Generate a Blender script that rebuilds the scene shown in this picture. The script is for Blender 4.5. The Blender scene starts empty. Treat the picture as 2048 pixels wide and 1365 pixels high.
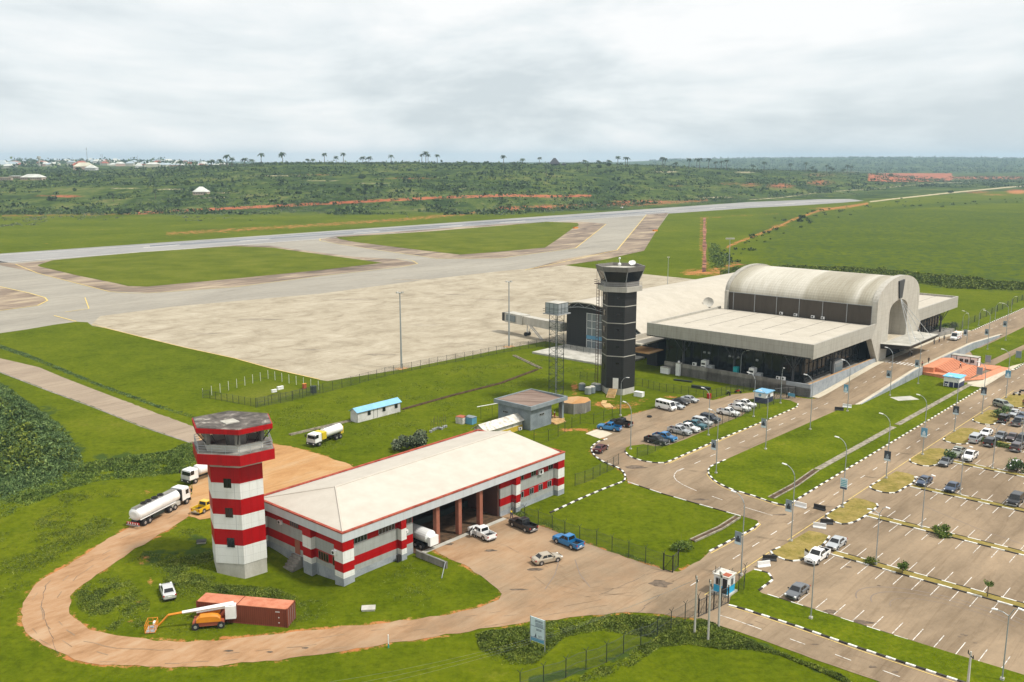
import bpy, math, random
import numpy as np
from mathutils import Vector, Matrix
R=math.radians
rnd=random.Random(7); nr=np.random.default_rng(7)
sc=bpy.context.scene; COL=sc.collection
# ------------------------------------------------------------------ camera
H=58.0; F=1880.0; HY=320.0; PIT=math.atan((682.5-HY)/F)
cd=bpy.data.cameras.new('camera'); cam=bpy.data.objects.new('camera',cd); COL.objects.link(cam)
cam.location=(0,0,H); cam.rotation_euler=(math.pi/2-PIT,0,0)
cd.sensor_width=36; cd.lens=36*F/2048; cd.clip_start=1; cd.clip_end=40000
sc.camera=cam
# ------------------------------------------------------------------ light and sky
EL=R(57); SAZ=R(20)     # azimuth of the sun measured from +X towards -Y
sd=bpy.data.lights.new('sun','SUN'); sd.energy=3.9; sd.angle=R(7); sd.color=(1,.955,.88)
sun=bpy.data.objects.new('sun',sd); COL.objects.link(sun)
sv=Vector((math.cos(EL)*math.cos(SAZ),-math.cos(EL)*math.sin(SAZ),math.sin(EL)))
sun.rotation_euler=(-sv).to_track_quat('-Z','Y').to_euler()
w=bpy.data.worlds.new('World'); sc.world=w; w.use_nodes=True
nt=w.node_tree; nt.nodes.clear(); N=nt.nodes.new; L=nt.links.new
out=N('ShaderNodeOutputWorld'); mix=N('ShaderNodeMixShader'); b1=N('ShaderNodeBackground'); b2=N('ShaderNodeBackground')
sky=N('ShaderNodeTexSky'); sky.sky_type='NISHITA'; sky.sun_disc=False; sky.sun_elevation=EL; sky.sun_rotation=R(90)+SAZ
L(sky.outputs[0],b1.inputs[0]); b1.inputs[1].default_value=.1
tc=N('ShaderNodeTexCoord'); sp=N('ShaderNodeSeparateXYZ'); L(tc.outputs['Generated'],sp.inputs[0])
def mth(op,a,b=None,c=None,T=nt):
    m=T.nodes.new('ShaderNodeMath'); m.operation=op
    for i,x in enumerate((a,b,c)):
        if x is None: continue
        if isinstance(x,(int,float)): m.inputs[i].default_value=x
        else: T.links.new(x,m.inputs[i])
    return m.outputs[0]
zz=mth('ADD',mth('MAXIMUM',sp.outputs[2],0.0),.42)
cx=mth('DIVIDE',sp.outputs[0],zz); cy=mth('DIVIDE',sp.outputs[1],zz)
cb=N('ShaderNodeCombineXYZ'); L(mth('MULTIPLY',cx,1.0),cb.inputs[0]); L(mth('MULTIPLY',sp.outputs[2],5.5),cb.inputs[1]); L(mth('MULTIPLY',cy,.6),cb.inputs[2])
n1=N('ShaderNodeTexNoise'); n1.inputs['Scale'].default_value=1.35; n1.inputs['Detail'].default_value=7; n1.inputs['Roughness'].default_value=.55; n1.inputs['Distortion'].default_value=.5
L(cb.outputs[0],n1.inputs['Vector'])
n2=N('ShaderNodeTexNoise'); n2.inputs['Scale'].default_value=5; n2.inputs['Detail'].default_value=6; L(cb.outputs[0],n2.inputs['Vector'])
ns=mth('ADD',mth('MULTIPLY',n1.outputs[0],.75),mth('MULTIPLY',n2.outputs[0],.25))
hg=mth('MULTIPLY',mth('POWER',mth('MAXIMUM',sp.outputs[2],0.0),1.6),.75)
ns=mth('ADD',ns,hg)
cr=N('ShaderNodeValToRGB'); L(ns,cr.inputs[0])
e=cr.color_ramp.elements; e[0].position=.40; e[0].color=(.66,.72,.745,1); e[1].position=.60; e[1].color=(1.0,1.0,.99,1)
m_=e.new(.50); m_.color=(.84,.885,.895,1)
L(cr.outputs[0],b2.inputs[0]); b2.inputs[1].default_value=1.0
mix.inputs[0].default_value=.93; L(b1.outputs[0],mix.inputs[1]); L(b2.outputs[0],mix.inputs[2]); L(mix.outputs[0],out.inputs[0])
sc.view_settings.view_transform='Standard'; sc.view_settings.look='None'; sc.view_settings.exposure=0.08; sc.view_settings.gamma=1
# ------------------------------------------------------------------ frames
UA=math.atan2(.7475,.6643); U=Vector((.6643,.7475,0)); V=Vector((.7475,-.6643,0))
def dip(x,y):
    u=x*U.x+y*U.y; v=x*V.x+y*V.y
    return -1.1*math.exp(-(((u-70)**2+(v+107)**2)/81.0)**2)
def ray(x,y):
    a=(x-1024)/F; b=-(y-682.5)/F
    return Vector((a,math.cos(PIT)+b*math.sin(PIT),-math.sin(PIT)+b*math.cos(PIT)))
def G(x,y,z=0.0):
    r=ray(x,y); t=(H-z)/-r.z; return Vector((r.x*t,r.y*t,z))
def W(u,v,z=0.0): return Vector((u*U.x+v*V.x,u*U.y+v*V.y,z))
def UV(p): return (p.x*U.x+p.y*U.y, p.x*V.x+p.y*V.y)
def g(x,y,z=0.0):
    return UV(G(x,y,z))
# ------------------------------------------------------------------ materials
def newmat(name):
    m=bpy.data.materials.new(name); m.use_nodes=True; t=m.node_tree
    return m,t,t.nodes['Principled BSDF']
def P_(t,b,k,v): b.inputs[k].default_value=v
def ramp(t,fac,stops):
    r=t.nodes.new('ShaderNodeValToRGB'); t.links.new(fac,r.inputs[0]); el=r.color_ramp.elements
    while len(el)<len(stops): el.new(.5)
    for e_,(p,c) in zip(el,stops): e_.position=p; e_.color=(*c,1)
    return r.outputs[0]
def noise(t,vec,scale,detail=4,rough=.6,dist=0.0):
    n=t.nodes.new('ShaderNodeTexNoise'); n.inputs['Scale'].default_value=scale; n.inputs['Detail'].default_value=detail
    n.inputs['Roughness'].default_value=rough; n.inputs['Distortion'].default_value=dist
    if vec is not None: t.links.new(vec,n.inputs['Vector'])
    return n.outputs[0]
def pos(t): return t.nodes.new('ShaderNodeNewGeometry').outputs['Position']
def objc(t): return t.nodes.new('ShaderNodeTexCoord').outputs['Object']
def mapv(t,vec,scale=(1,1,1),rot=0.0):
    m=t.nodes.new('ShaderNodeMapping'); t.links.new(vec,m.inputs[0]); m.inputs['Scale'].default_value=scale; m.inputs['Rotation'].default_value=(0,0,rot); return m.outputs[0]
def mixc(t,f,a,b,mode='MIX'):
    m=t.nodes.new('ShaderNodeMix'); m.data_type='RGBA'; m.blend_type=mode
    for s,x in ((0,f),(6,a),(7,b)):
        if isinstance(x,(int,float)): m.inputs[s].default_value=x
        elif isinstance(x,tuple): m.inputs[s].default_value=(*x,1)
        else: t.links.new(x,m.inputs[s])
    return m.outputs[2]
def bump(t,b,h,st=.3,d=.1):
    n=t.nodes.new('ShaderNodeBump'); n.inputs['Strength'].default_value=st; n.inputs['Distance'].default_value=d
    t.links.new(h,n.inputs['Height']); t.links.new(n.outputs[0],b.inputs['Normal'])
def plain(name,c,rough=.6,metal=0.0,var=.12,scale=.6,coat=0.0):
    m,t,b=newmat(name); P_(t,b,'Roughness',rough); P_(t,b,'Metallic',metal)
    if coat: P_(t,b,'Coat Weight',coat)
    if var:
        f=noise(t,objc(t),scale,5)
        c1=tuple(x*(1-var) for x in c); c2=tuple(min(1,x*(1+var)) for x in c)
        t.links.new(ramp(t,f,[(.3,c1),(.7,c2)]),b.inputs['Base Color'])
    else: P_(t,b,'Base Color',(*c,1))
    return m
def multi(name,stops,scale,rough=.85,detail=6,stretch=(1,1,1),rot=0.0,scale2=None,amt2=.25,bmp=.0,bd=.1,coords='pos',dist=0.0,rr=.6):
    m,t,b=newmat(name); P_(t,b,'Roughness',rough); P_(t,b,'Specular IOR Level',.25)
    p=pos(t) if coords=='pos' else objc(t)
    pv=mapv(t,p,stretch,rot)
    f=noise(t,pv,scale,detail,rr,dist); c=ramp(t,f,stops)
    if scale2:
        f2=noise(t,p,scale2,5,.7); c=mixc(t,amt2,c,ramp(t,f2,[(.3,(.25,.25,.25)),(.7,(1,1,1))]),'MULTIPLY')
        if bmp: bump(t,b,f2,bmp,bd)
    t.links.new(c,b.inputs['Base Color']); return m
def panel(name,c,lw,lh,mortar=.03,dark=.45,rough=.6,stain=.18,off=0.0):
    m,t,b=newmat(name); P_(t,b,'Roughness',rough); P_(t,b,'Specular IOR Level',.2)
    o=objc(t); s=t.nodes.new('ShaderNodeSeparateXYZ'); t.links.new(o,s.inputs[0])
    cb=t.nodes.new('ShaderNodeCombineXYZ'); t.links.new(mth('ADD',s.outputs[0],s.outputs[1],T=t),cb.inputs[0]); t.links.new(s.outputs[2],cb.inputs[1])
    br=t.nodes.new('ShaderNodeTexBrick'); t.links.new(cb.outputs[0],br.inputs[0]); br.offset=off
    br.inputs['Scale'].default_value=1; br.inputs['Mortar Size'].default_value=mortar; br.inputs['Brick Width'].default_value=lw; br.inputs['Row Height'].default_value=lh
    br.inputs['Mortar Smooth'].default_value=.3
    for k,x in (('Color1',1.0),('Color2',.94),('Mortar',dark)): br.inputs[k].default_value=(c[0]*x,c[1]*x,c[2]*x,1)
    f=noise(t,mapv(t,o,(1,1,.12)),1.3,7,.7)
    cc=mixc(t,min(1,stain*2),br.outputs[0],ramp(t,f,[(.36,(.52,.48,.40)),(.54,(1,1,1))]),'MULTIPLY')
    t.links.new(cc,b.inputs['Base Color']); return m
def lit(name,c,rough=.3): return plain(name,c,rough,0,0)
M={}
# grass ground material driven by vertex attributes
m,t,b=newmat('grass ground'); M['ground']=m; P_(t,b,'Roughness',1.0); P_(t,b,'Specular IOR Level',.03)
p=pos(t)
def att(t,n):
    a=t.nodes.new('ShaderNodeAttribute'); a.attribute_name=n; return a.outputs['Fac']
big=noise(t,p,.018,5,.6); mid=noise(t,p,.16,6,.7); fin=noise(t,p,1.3,4,.75)
gm=mth('ADD',mth('MULTIPLY',big,.45),mth('ADD',mth('MULTIPLY',mid,.35),mth('MULTIPLY',fin,.2,T=t),T=t),T=t) if False else None
def M_(op,a,b_=None,T=None): return mth(op,a,b_,T=T)
gm=M_('ADD',M_('MULTIPLY',big,.40,t),M_('ADD',M_('MULTIPLY',mid,.35,t),M_('MULTIPLY',fin,.25,t),t),t)
gc=ramp(t,gm,[(.34,(.045,.064,.002)),(.45,(.074,.101,.002)),(.56,(.106,.130,.004)),(.70,(.175,.158,.025))])
tall_shade_c=ramp(t,M_('ADD',M_('MULTIPLY',mid,.5,t),M_('MULTIPLY',fin,.5,t),t),[(.35,(.024,.044,.010)),(.6,(.050,.080,.016))])
farn=noise(t,mapv(t,p,(1,.5,1)),.07,8,.8); farn2=noise(t,p,.011,4,.6)
scc=ramp(t,M_('ADD',M_('MULTIPLY',farn,.6,t),M_('MULTIPLY',farn2,.4,t),t),[(.42,(.020,.036,.010)),(.48,(.040,.066,.013)),(.54,(.078,.106,.020)),(.63,(.15,.145,.05))])
def mask(a,n,lo=.42,hi=.62):
    s=M_('ADD',a,M_('MULTIPLY',M_('SUBTRACT',n,.5,t),M_('MULTIPLY',M_('MINIMUM',a,.5,t),6.5,t),t),t)
    mr=t.nodes.new('ShaderNodeMapRange'); mr.inputs[1].default_value=lo; mr.inputs[2].default_value=hi; t.links.new(s,mr.inputs[0]); return mr.outputs[0]
spk=noise(t,p,.75,7,.82); gc=mixc(t,.5,gc,ramp(t,spk,[(.38,(.42,.46,.40)),(.50,(.95,.97,.92)),(.64,(1.35,1.3,1.25))]),'MULTIPLY')
c=mixc(t,att(t,'scrub'),gc,scc)
c=mixc(t,mask(att(t,'tall'),mid),c,tall_shade_c)
soilc=ramp(t,noise(t,p,.35,5,.7),[(.3,(.30,.105,.035)),(.6,(.46,.20,.075)),(.8,(.5,.33,.17))])
soilf=ramp(t,noise(t,p,.02,5,.7),[(.3,(.27,.075,.032)),(.7,(.40,.15,.07))])
soilc=mixc(t,att(t,'scrub'),soilc,soilf)
sn=M_('ADD',M_('MULTIPLY',mid,.6,t),M_('MULTIPLY',fin,.4,t),t)
c=mixc(t,mask(att(t,'soil'),sn),c,soilc)
pale=ramp(t,noise(t,p,.2,4),[(.3,(.38,.32,.2)),(.7,(.52,.44,.29))])
c=mixc(t,mask(att(t,'pale'),sn),c,pale)
t.links.new(c,b.inputs['Base Color']); bump(t,b,M_('ADD',mid,fin,t),.5,.35)
def lawn(name,stops,s=.10):
    m,t,b=newmat(name); P_(t,b,'Roughness',1.0); P_(t,b,'Specular IOR Level',.03); p=pos(t)
    a=noise(t,p,s,5,.65); f=noise(t,p,1.6,5,.75)
    x=M_('ADD',M_('MULTIPLY',a,.6,t),M_('MULTIPLY',f,.4,t),t)
    spk=noise(t,p,1.1,7,.8); t.links.new(mixc(t,.4,ramp(t,x,stops),ramp(t,spk,[(.38,(.5,.52,.48)),(.52,(1,1,1)),(.66,(1.3,1.25,1.2))]),'MULTIPLY'),b.inputs['Base Color']); bump(t,b,f,.6,.25); return m
M['lawn']=lawn('mown lawn',[(.36,(.055,.078,.002)),(.5,(.092,.124,.003)),(.62,(.132,.154,.006)),(.72,(.21,.185,.035))])
M['lawn2']=lawn('airfield grass',[(.36,(.064,.086,.005)),(.5,(.102,.124,.007)),(.64,(.145,.155,.02))],.05)
M['dry']=lawn('dry brown grass',[(.36,(.16,.145,.032)),(.5,(.255,.20,.058)),(.64,(.33,.25,.095))],.3)
# paving
def paving(name,stops,scale,sandy=False,joint=None,streak=True,iso=0):
    m,t,b=newmat(name); P_(t,b,'Roughness',.95); P_(t,b,'Specular IOR Level',.2); p=pos(t)
    rp=mapv(t,p,(1,1,1),-UA)
    f=noise(t,mapv(t,rp,(.8 if iso else .35,1,1)),scale,9 if iso else 7,.74 if iso else .68,.6); c=ramp(t,f,stops)
    f2=noise(t,p,scale*14,4,.7); c=mixc(t,.22,c,ramp(t,f2,[(.3,(.45,.45,.45)),(.7,(1,1,1))]),'MULTIPLY')
    if joint:
        br=t.nodes.new('ShaderNodeTexBrick'); t.links.new(rp,br.inputs[0]); br.offset=0; br.inputs['Scale'].default_value=1
        br.inputs['Brick Width'].default_value=joint; br.inputs['Row Height'].default_value=joint; br.inputs['Mortar Size'].default_value=.09
        br.inputs['Color1'].default_value=(1,1,1,1); br.inputs['Color2'].default_value=(.88,.87,.85,1); br.inputs['Mortar'].default_value=(.66,.63,.58,1)
        c=mixc(t,.75,c,br.outputs[0],'MULTIPLY')
    if streak:
        f3=noise(t,mapv(t,rp,(.5 if iso else .06,.9,1)),.12 if iso else .55,7,.75,1.5); c=mixc(t,.5,c,ramp(t,f3,[(.36,(.62,.58,.53)),(.5,(1,1,1))]),'MULTIPLY')
    if sandy:
        s=t.nodes.new('ShaderNodeSeparateXYZ'); t.links.new(p,s.inputs[0])
        nn=noise(t,p,.07,6,.7)
        x=M_('ADD',M_('MULTIPLY',s.outputs[0],-.022,t),M_('MULTIPLY',M_('SUBTRACT',nn,.5,t),2.4,t),t)
        mr=t.nodes.new('ShaderNodeMapRange'); t.links.new(x,mr.inputs[0]); mr.inputs[1].default_value=-.55; mr.inputs[2].default_value=.75; mr.inputs[4].default_value=.92
        sc_=ramp(t,noise(t,mapv(t,rp,(.4,1,1)),.35,6,.7),[(.34,(.27,.145,.066)),(.5,(.38,.222,.115)),(.66,(.43,.29,.175))])
        c=mixc(t,mr.outputs[0],c,sc_)
    t.links.new(c,b.inputs['Base Color']); bump(t,b,f2,.15,.05); return m
M['asphalt']=paving('sun bleached asphalt',[(.34,(.185,.135,.085)),(.5,(.268,.199,.128)),(.66,(.345,.255,.163))],.09,sandy=True)
M['taxi']=paving('taxiway asphalt',[(.3,(.255,.235,.195)),(.6,(.345,.318,.262))],.03)
M['run']=paving('runway asphalt',[(.3,(.215,.215,.215)),(.6,(.33,.322,.305))],.02)
M['rubber']=paving('rubber marks on runway',[(.35,(.10,.11,.125)),(.65,(.24,.25,.26))],.02)
M['shoulder']=paving('worn shoulder asphalt',[(.36,(.11,.085,.065)),(.5,(.25,.19,.14)),(.64,(.42,.34,.23))],.06)
M['apron']=paving('apron concrete',[(.34,(.30,.252,.178)),(.47,(.39,.338,.247)),(.58,(.435,.38,.283)),(.70,(.51,.455,.355))],.10,joint=7.5,iso=1)
M['service']=paving('service road asphalt',[(.3,(.26,.20,.145)),(.6,(.34,.27,.195))],.1)
M['sand']=paving('orange sandy ground',[(.3,(.36,.18,.065)),(.5,(.46,.26,.11)),(.7,(.50,.34,.19))],.12)
M['walk']=paving('pale pavement',[(.3,(.50,.44,.33)),(.7,(.62,.56,.44))],.2)
M['tile']=panel('orange tiles',(.62,.25,.13),.6,.6,.02,.6)
M['step']=plain('brown step riser',(.30,.09,.045),.8)
M['white_line']=multi('white road paint',[(.38,(.33,.29,.24)),(.52,(.66,.63,.58))],1.6)
M['yellow_line']=multi('yellow road paint',[(.35,(.50,.36,.12)),(.55,(.70,.52,.16))],1.0)
M['kw']=multi('white kerb paint',[(.35,(.50,.48,.42)),(.55,(.78,.77,.72))],1.5)
M['kb']=multi('black kerb paint',[(.35,(.018,.018,.018)),(.65,(.07,.06,.05))],1.5)
M['slab']=multi('old concrete slabs',[(.35,(.16,.14,.10)),(.5,(.27,.24,.18)),(.65,(.36,.32,.25))],1.2)
M['mud_shade']=multi('dark wet soil and bay shade',[(.35,(.045,.028,.015)),(.6,(.11,.065,.035))],1.0)
M['crack']=plain('dark tar seam',(.10,.08,.065),.9)
M['skid']=plain('tyre marks',(.20,.155,.12),.9)
# building materials
M['cladd']=panel('dark grey cladding panels',(.17,.16,.145),1.5,1.5,.025,.7)
M['keyp']=plain('charcoal panel',(.045,.045,.048),.5)
M['clad']=panel('grey cladding panels',(.40,.38,.33),1.5,1.5,.025,.62)
M['cladw']=panel('pale cladding panels',(.47,.445,.385),2.2,1.1,.02,.72)
M['troof']=multi('bright roof sheet',[(.3,(.44,.40,.325)),(.7,(.52,.475,.395))],.25,stretch=(1,1,1),scale2=1.5,amt2=.15)
m,t,b=newmat('weathered vault roof'); M['vault']=m; P_(t,b,'Roughness',.75); o=objc(t)
s=t.nodes.new('ShaderNodeSeparateXYZ'); t.links.new(o,s.inputs[0]); cb_=t.nodes.new('ShaderNodeCombineXYZ'); t.links.new(s.outputs[1],cb_.inputs[0])
yy=M_('ADD',M_('DIVIDE',s.outputs[1],48.0,t),M_('MULTIPLY',M_('SUBTRACT',noise(t,cb_.outputs[0],.6,2),.5,t),.02,t),t) if 'M_' in globals() else None
yy=mth('ADD',mth('DIVIDE',s.outputs[1],48.0,T=t),mth('MULTIPLY',mth('SUBTRACT',noise(t,cb_.outputs[0],.6,2),.5,T=t),.02,T=t),T=t)
W0=(.33,.30,.225); W1=(.40,.37,.29); P0=(.54,.51,.43); c=ramp(t,yy,[(0,P0),(.055,W1),(.10,W0),(.13,P0),(.17,W1),(.21,W0),(.44,W1),(.47,P0),(.60,(.50,.47,.39)),(.72,P0),(.86,P0),(.89,W1),(.97,W0)])
wv=t.nodes.new('ShaderNodeTexWave'); wv.bands_direction='Y'; wv.inputs['Scale'].default_value=.42; t.links.new(o,wv.inputs[0])
c=mixc(t,.07,c,wv.outputs[0],'MULTIPLY'); c=mixc(t,.35,c,ramp(t,noise(t,mapv(t,o,(.15,1,.15)),1.2,5,.7),[(.35,(.55,.5,.4)),(.6,(1,1,1))]),'MULTIPLY')
t.links.new(c,b.inputs['Base Color']); bump(t,b,wv.outputs[0],.3,.08)
M['brown']=panel('brown corrugated cladding',(.072,.058,.043),.35,40,.03,.6)
M['blackt']=panel('black tower cladding',(.030,.029,.028),1.2,.6,.02,.5,.45,.1)
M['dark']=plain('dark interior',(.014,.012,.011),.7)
M['glass']=plain('dark glass',(.012,.013,.014),.12,0,0)
M['cglass']=plain('pale facade glass',(.16,.19,.20),.15,0,0)
M['concrete']=multi('stained concrete',[(.3,(.10,.09,.08)),(.48,(.22,.205,.18)),(.65,(.33,.31,.27))],.5,stretch=(1,1,.25),scale2=3,amt2=.3)
M['conc2']=multi('pale concrete',[(.35,(.36,.345,.29)),(.6,(.52,.50,.44))],.4,stretch=(1,1,.3),scale2=3,amt2=.2)
M['flatroof']=multi('weathered flat roof',[(.35,(.06,.052,.045)),(.5,(.115,.10,.088)),(.58,(.16,.14,.12)),(.68,(.40,.37,.32))],.55,scale2=3,amt2=.3,dist=.8)
M['red']=panel('red wall tiles',(.37,.002,.004),1.0,1.2,.012,.7,.5,.22)
M['white']=panel('white wall tiles',(.70,.70,.66),1.0,1.2,.02,.72,.5,.12)
M['greyw']=panel('grey rendered wall',(.33,.34,.32),1.3,1.3,.015,.8,.6,.15)
M['plinth']=multi('blue grey plinth',[(.35,(.24,.265,.285)),(.6,(.34,.365,.38))],.5,scale2=4,amt2=.2)
M['fasciaw']=panel('white fascia panels',(.50,.53,.54),1.8,4,.015,.75,.5,.08)
M['froof']=multi('cream standing roof',[(.3,(.465,.425,.36)),(.7,(.53,.49,.42))],.4,scale2=3.5,amt2=.06)
M['gutter']=multi('red brown gutter',[(.35,(.22,.035,.02)),(.6,(.37,.085,.05))],.8)
M['brickd']=plain('dark brick',(.10,.04,.025),.8)
M['col']=plain('terracotta column',(.27,.095,.055),.7)
M['bluew']=multi('blue grey wall',[(.35,(.17,.20,.215)),(.6,(.24,.275,.29))],.5,scale2=4,amt2=.25)
M['brownroof']=multi('brown sheet roof',[(.35,(.15,.10,.075)),(.6,(.26,.19,.15))],.5,stretch=(.2,2,1),rot=-UA,scale2=2,amt2=.2)
M['sky_roof']=plain('light blue roof sheet',(.20,.43,.62),.5)
M['sky_roof2']=plain('bright blue roof sheet',(.16,.50,.78),.5)
M['navy']=plain('navy paint',(.018,.024,.075),.6)
M['bluep']=plain('azure paint',(.02,.33,.56),.6)
M['wallw']=multi('white site wall',[(.35,(.50,.49,.46)),(.6,(.68,.67,.64))],.7,scale2=4,amt2=.25)
M['oldwhite']=multi('peeling white sheet',[(.35,(.40,.36,.29)),(.55,(.66,.64,.58))],1.0,scale2=4,amt2=.25)
M['yellowp']=plain('yellow paint',(.62,.46,.02),.5)
M['yellowd']=plain('dirty yellow sheet',(.50,.36,.03),.6)
M['orange']=plain('orange paint',(.62,.22,.012),.45)
M['rust']=plain('rust red paint',(.33,.075,.03),.6)
M['whitep']=plain('white paint',(.74,.74,.72),.35)
M['greyp']=plain('grey metal',(.30,.31,.31),.5)
M['galv']=plain('galvanised steel',(.33,.36,.37),.45,.4)
M['dkmetal']=plain('dark green metal',(.018,.028,.022),.6)
M['blackm']=plain('black metal',(.012,.012,.012),.55)
M['steelr']=plain('dark red steel',(.07,.025,.02),.7)
M['tyre']=plain('tyre rubber',(.016,.015,.014),.9)
M['rim']=plain('wheel rim',(.45,.45,.46),.35,.6)
M['lampw']=lit('lamp lens',(.80,.80,.78))
M['redl']=lit('red lens',(.35,.01,.01))
M['wood']=multi('raw timber',[(.35,(.40,.25,.10)),(.6,(.56,.38,.18))],1.5)
M['bark']=plain('bark',(.10,.075,.05),.95)
M['skin']=plain('skin',(.10,.05,.03),.6)
M['poster']=plain('poster grey',(.22,.27,.31),.5)
M['posterd']=plain('poster dark',(.03,.04,.05),.5)
M['posterb']=plain('poster blue',(.10,.28,.42),.5)
M['teal']=plain('teal print',(.03,.34,.38),.5)
M['signw']=plain('pale sign face',(.55,.66,.70),.5)
M['ink']=plain('dark print',(.05,.07,.11),.6)
M['cont']=panel('brown container steel',(.20,.052,.028),.28,40,.035,.62,.6,.2)
M['controof']=multi('sun faded container roof',[(.35,(.42,.135,.07)),(.6,(.54,.215,.125))],.8)
M['tealp']=plain('teal paint',(.01,.28,.30),.5)
M['cream']=multi('cream stucco',[(.35,(.42,.40,.30)),(.6,(.56,.54,.43))],.05)
M['hroof']=multi('pale sheet roof',[(.35,(.42,.43,.38)),(.6,(.60,.61,.56))],.1)
M['hroofd']=plain('dark thatch roof',(.035,.035,.04),.8)
M['hwall']=multi('bare block wall',[(.35,(.32,.24,.18)),(.6,(.44,.36,.27))],.2)
M['bluefar']=plain('pale blue roof',(.34,.40,.43),.7)
M['pinkw']=plain('pinkish render',(.60,.42,.34),.8)
def foliage(name,c1,c2,c3):
    m,t,b=newmat(name); P_(t,b,'Roughness',.75); P_(t,b,'Specular IOR Level',.25)
    gn=t.nodes.new('ShaderNodeNewGeometry'); gp=gn.outputs['Position']
    v_=ramp(t,noise(t,gp,.33,6,.75),[(.34,(.38,.42,.38)),(.5,(.95,.97,.9)),(.66,(1.7,1.5,1.25))])
    t.links.new(mixc(t,.9,ramp(t,gn.outputs['Random Per Island'],[(0,c1),(.55,c2),(1,c3)]),v_,'MULTIPLY'),b.inputs['Base Color']); return m
M['leaf']=foliage('green leaves',(.040,.075,.010),(.095,.150,.020),(.18,.23,.05))
M['leafd']=foliage('dark green leaves',(.035,.065,.022),(.078,.135,.040),(.17,.24,.09))
M['leafb']=foliage('bright green leaves',(.055,.085,.008),(.10,.14,.012),(.18,.21,.04))
M['leafs']=foliage('scrub leaves',(.022,.042,.012),(.048,.082,.020),(.10,.145,.035))
M['leafg']=foliage('grey green leaves',(.06,.075,.045),(.10,.13,.075),(.20,.22,.15))
M['palm']=foliage('palm fronds',(.018,.035,.012),(.035,.06,.02),(.06,.09,.03))
m,t,b=newmat('chain link mesh'); M['mesh']=m
P_(t,b,'Base Color',(.05,.06,.05,1)); P_(t,b,'Roughness',.6)
o=objc(t); s=t.nodes.new('ShaderNodeSeparateXYZ'); t.links.new(o,s.inputs[0])
hx=M_('ADD',s.outputs[0],s.outputs[1],t)
def wires(expr):
    fr=M_('FRACT',M_('MULTIPLY',expr,5.0,t),None,t); return M_('LESS_THAN',fr,.09,t)
al=M_('MAXIMUM',wires(M_('ADD',hx,s.outputs[2],t)),wires(M_('SUBTRACT',hx,s.outputs[2],t)),t)
tr=t.nodes.new('ShaderNodeBsdfTransparent'); mx=t.nodes.new('ShaderNodeMixShader'); t.links.new(al,mx.inputs[0]); t.links.new(tr.outputs[0],mx.inputs[1]); t.links.new(b.outputs[0],mx.inputs[2])
t.links.new(mx.outputs[0],t.nodes['Material Output'].inputs[0])
PAINT={k:plain('car paint '+k,c,.3,.25 if k!='white' else 0.0,0,coat=.5) for k,c in dict(white=(.78,.78,.76),black=(.014,.014,.016),blue=(.01,.17,.42),beige=(.42,.36,.27),silver=(.45,.47,.48),grey=(.13,.14,.15),navy=(.035,.06,.11),maroon=(.085,.012,.014),teal=(.015,.13,.17),yellow=(.78,.50,.01),dkblue=(.03,.04,.06),green=(.24,.26,.21),brown=(.065,.045,.045),ltsilver=(.55,.56,.55)).items()}
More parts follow.
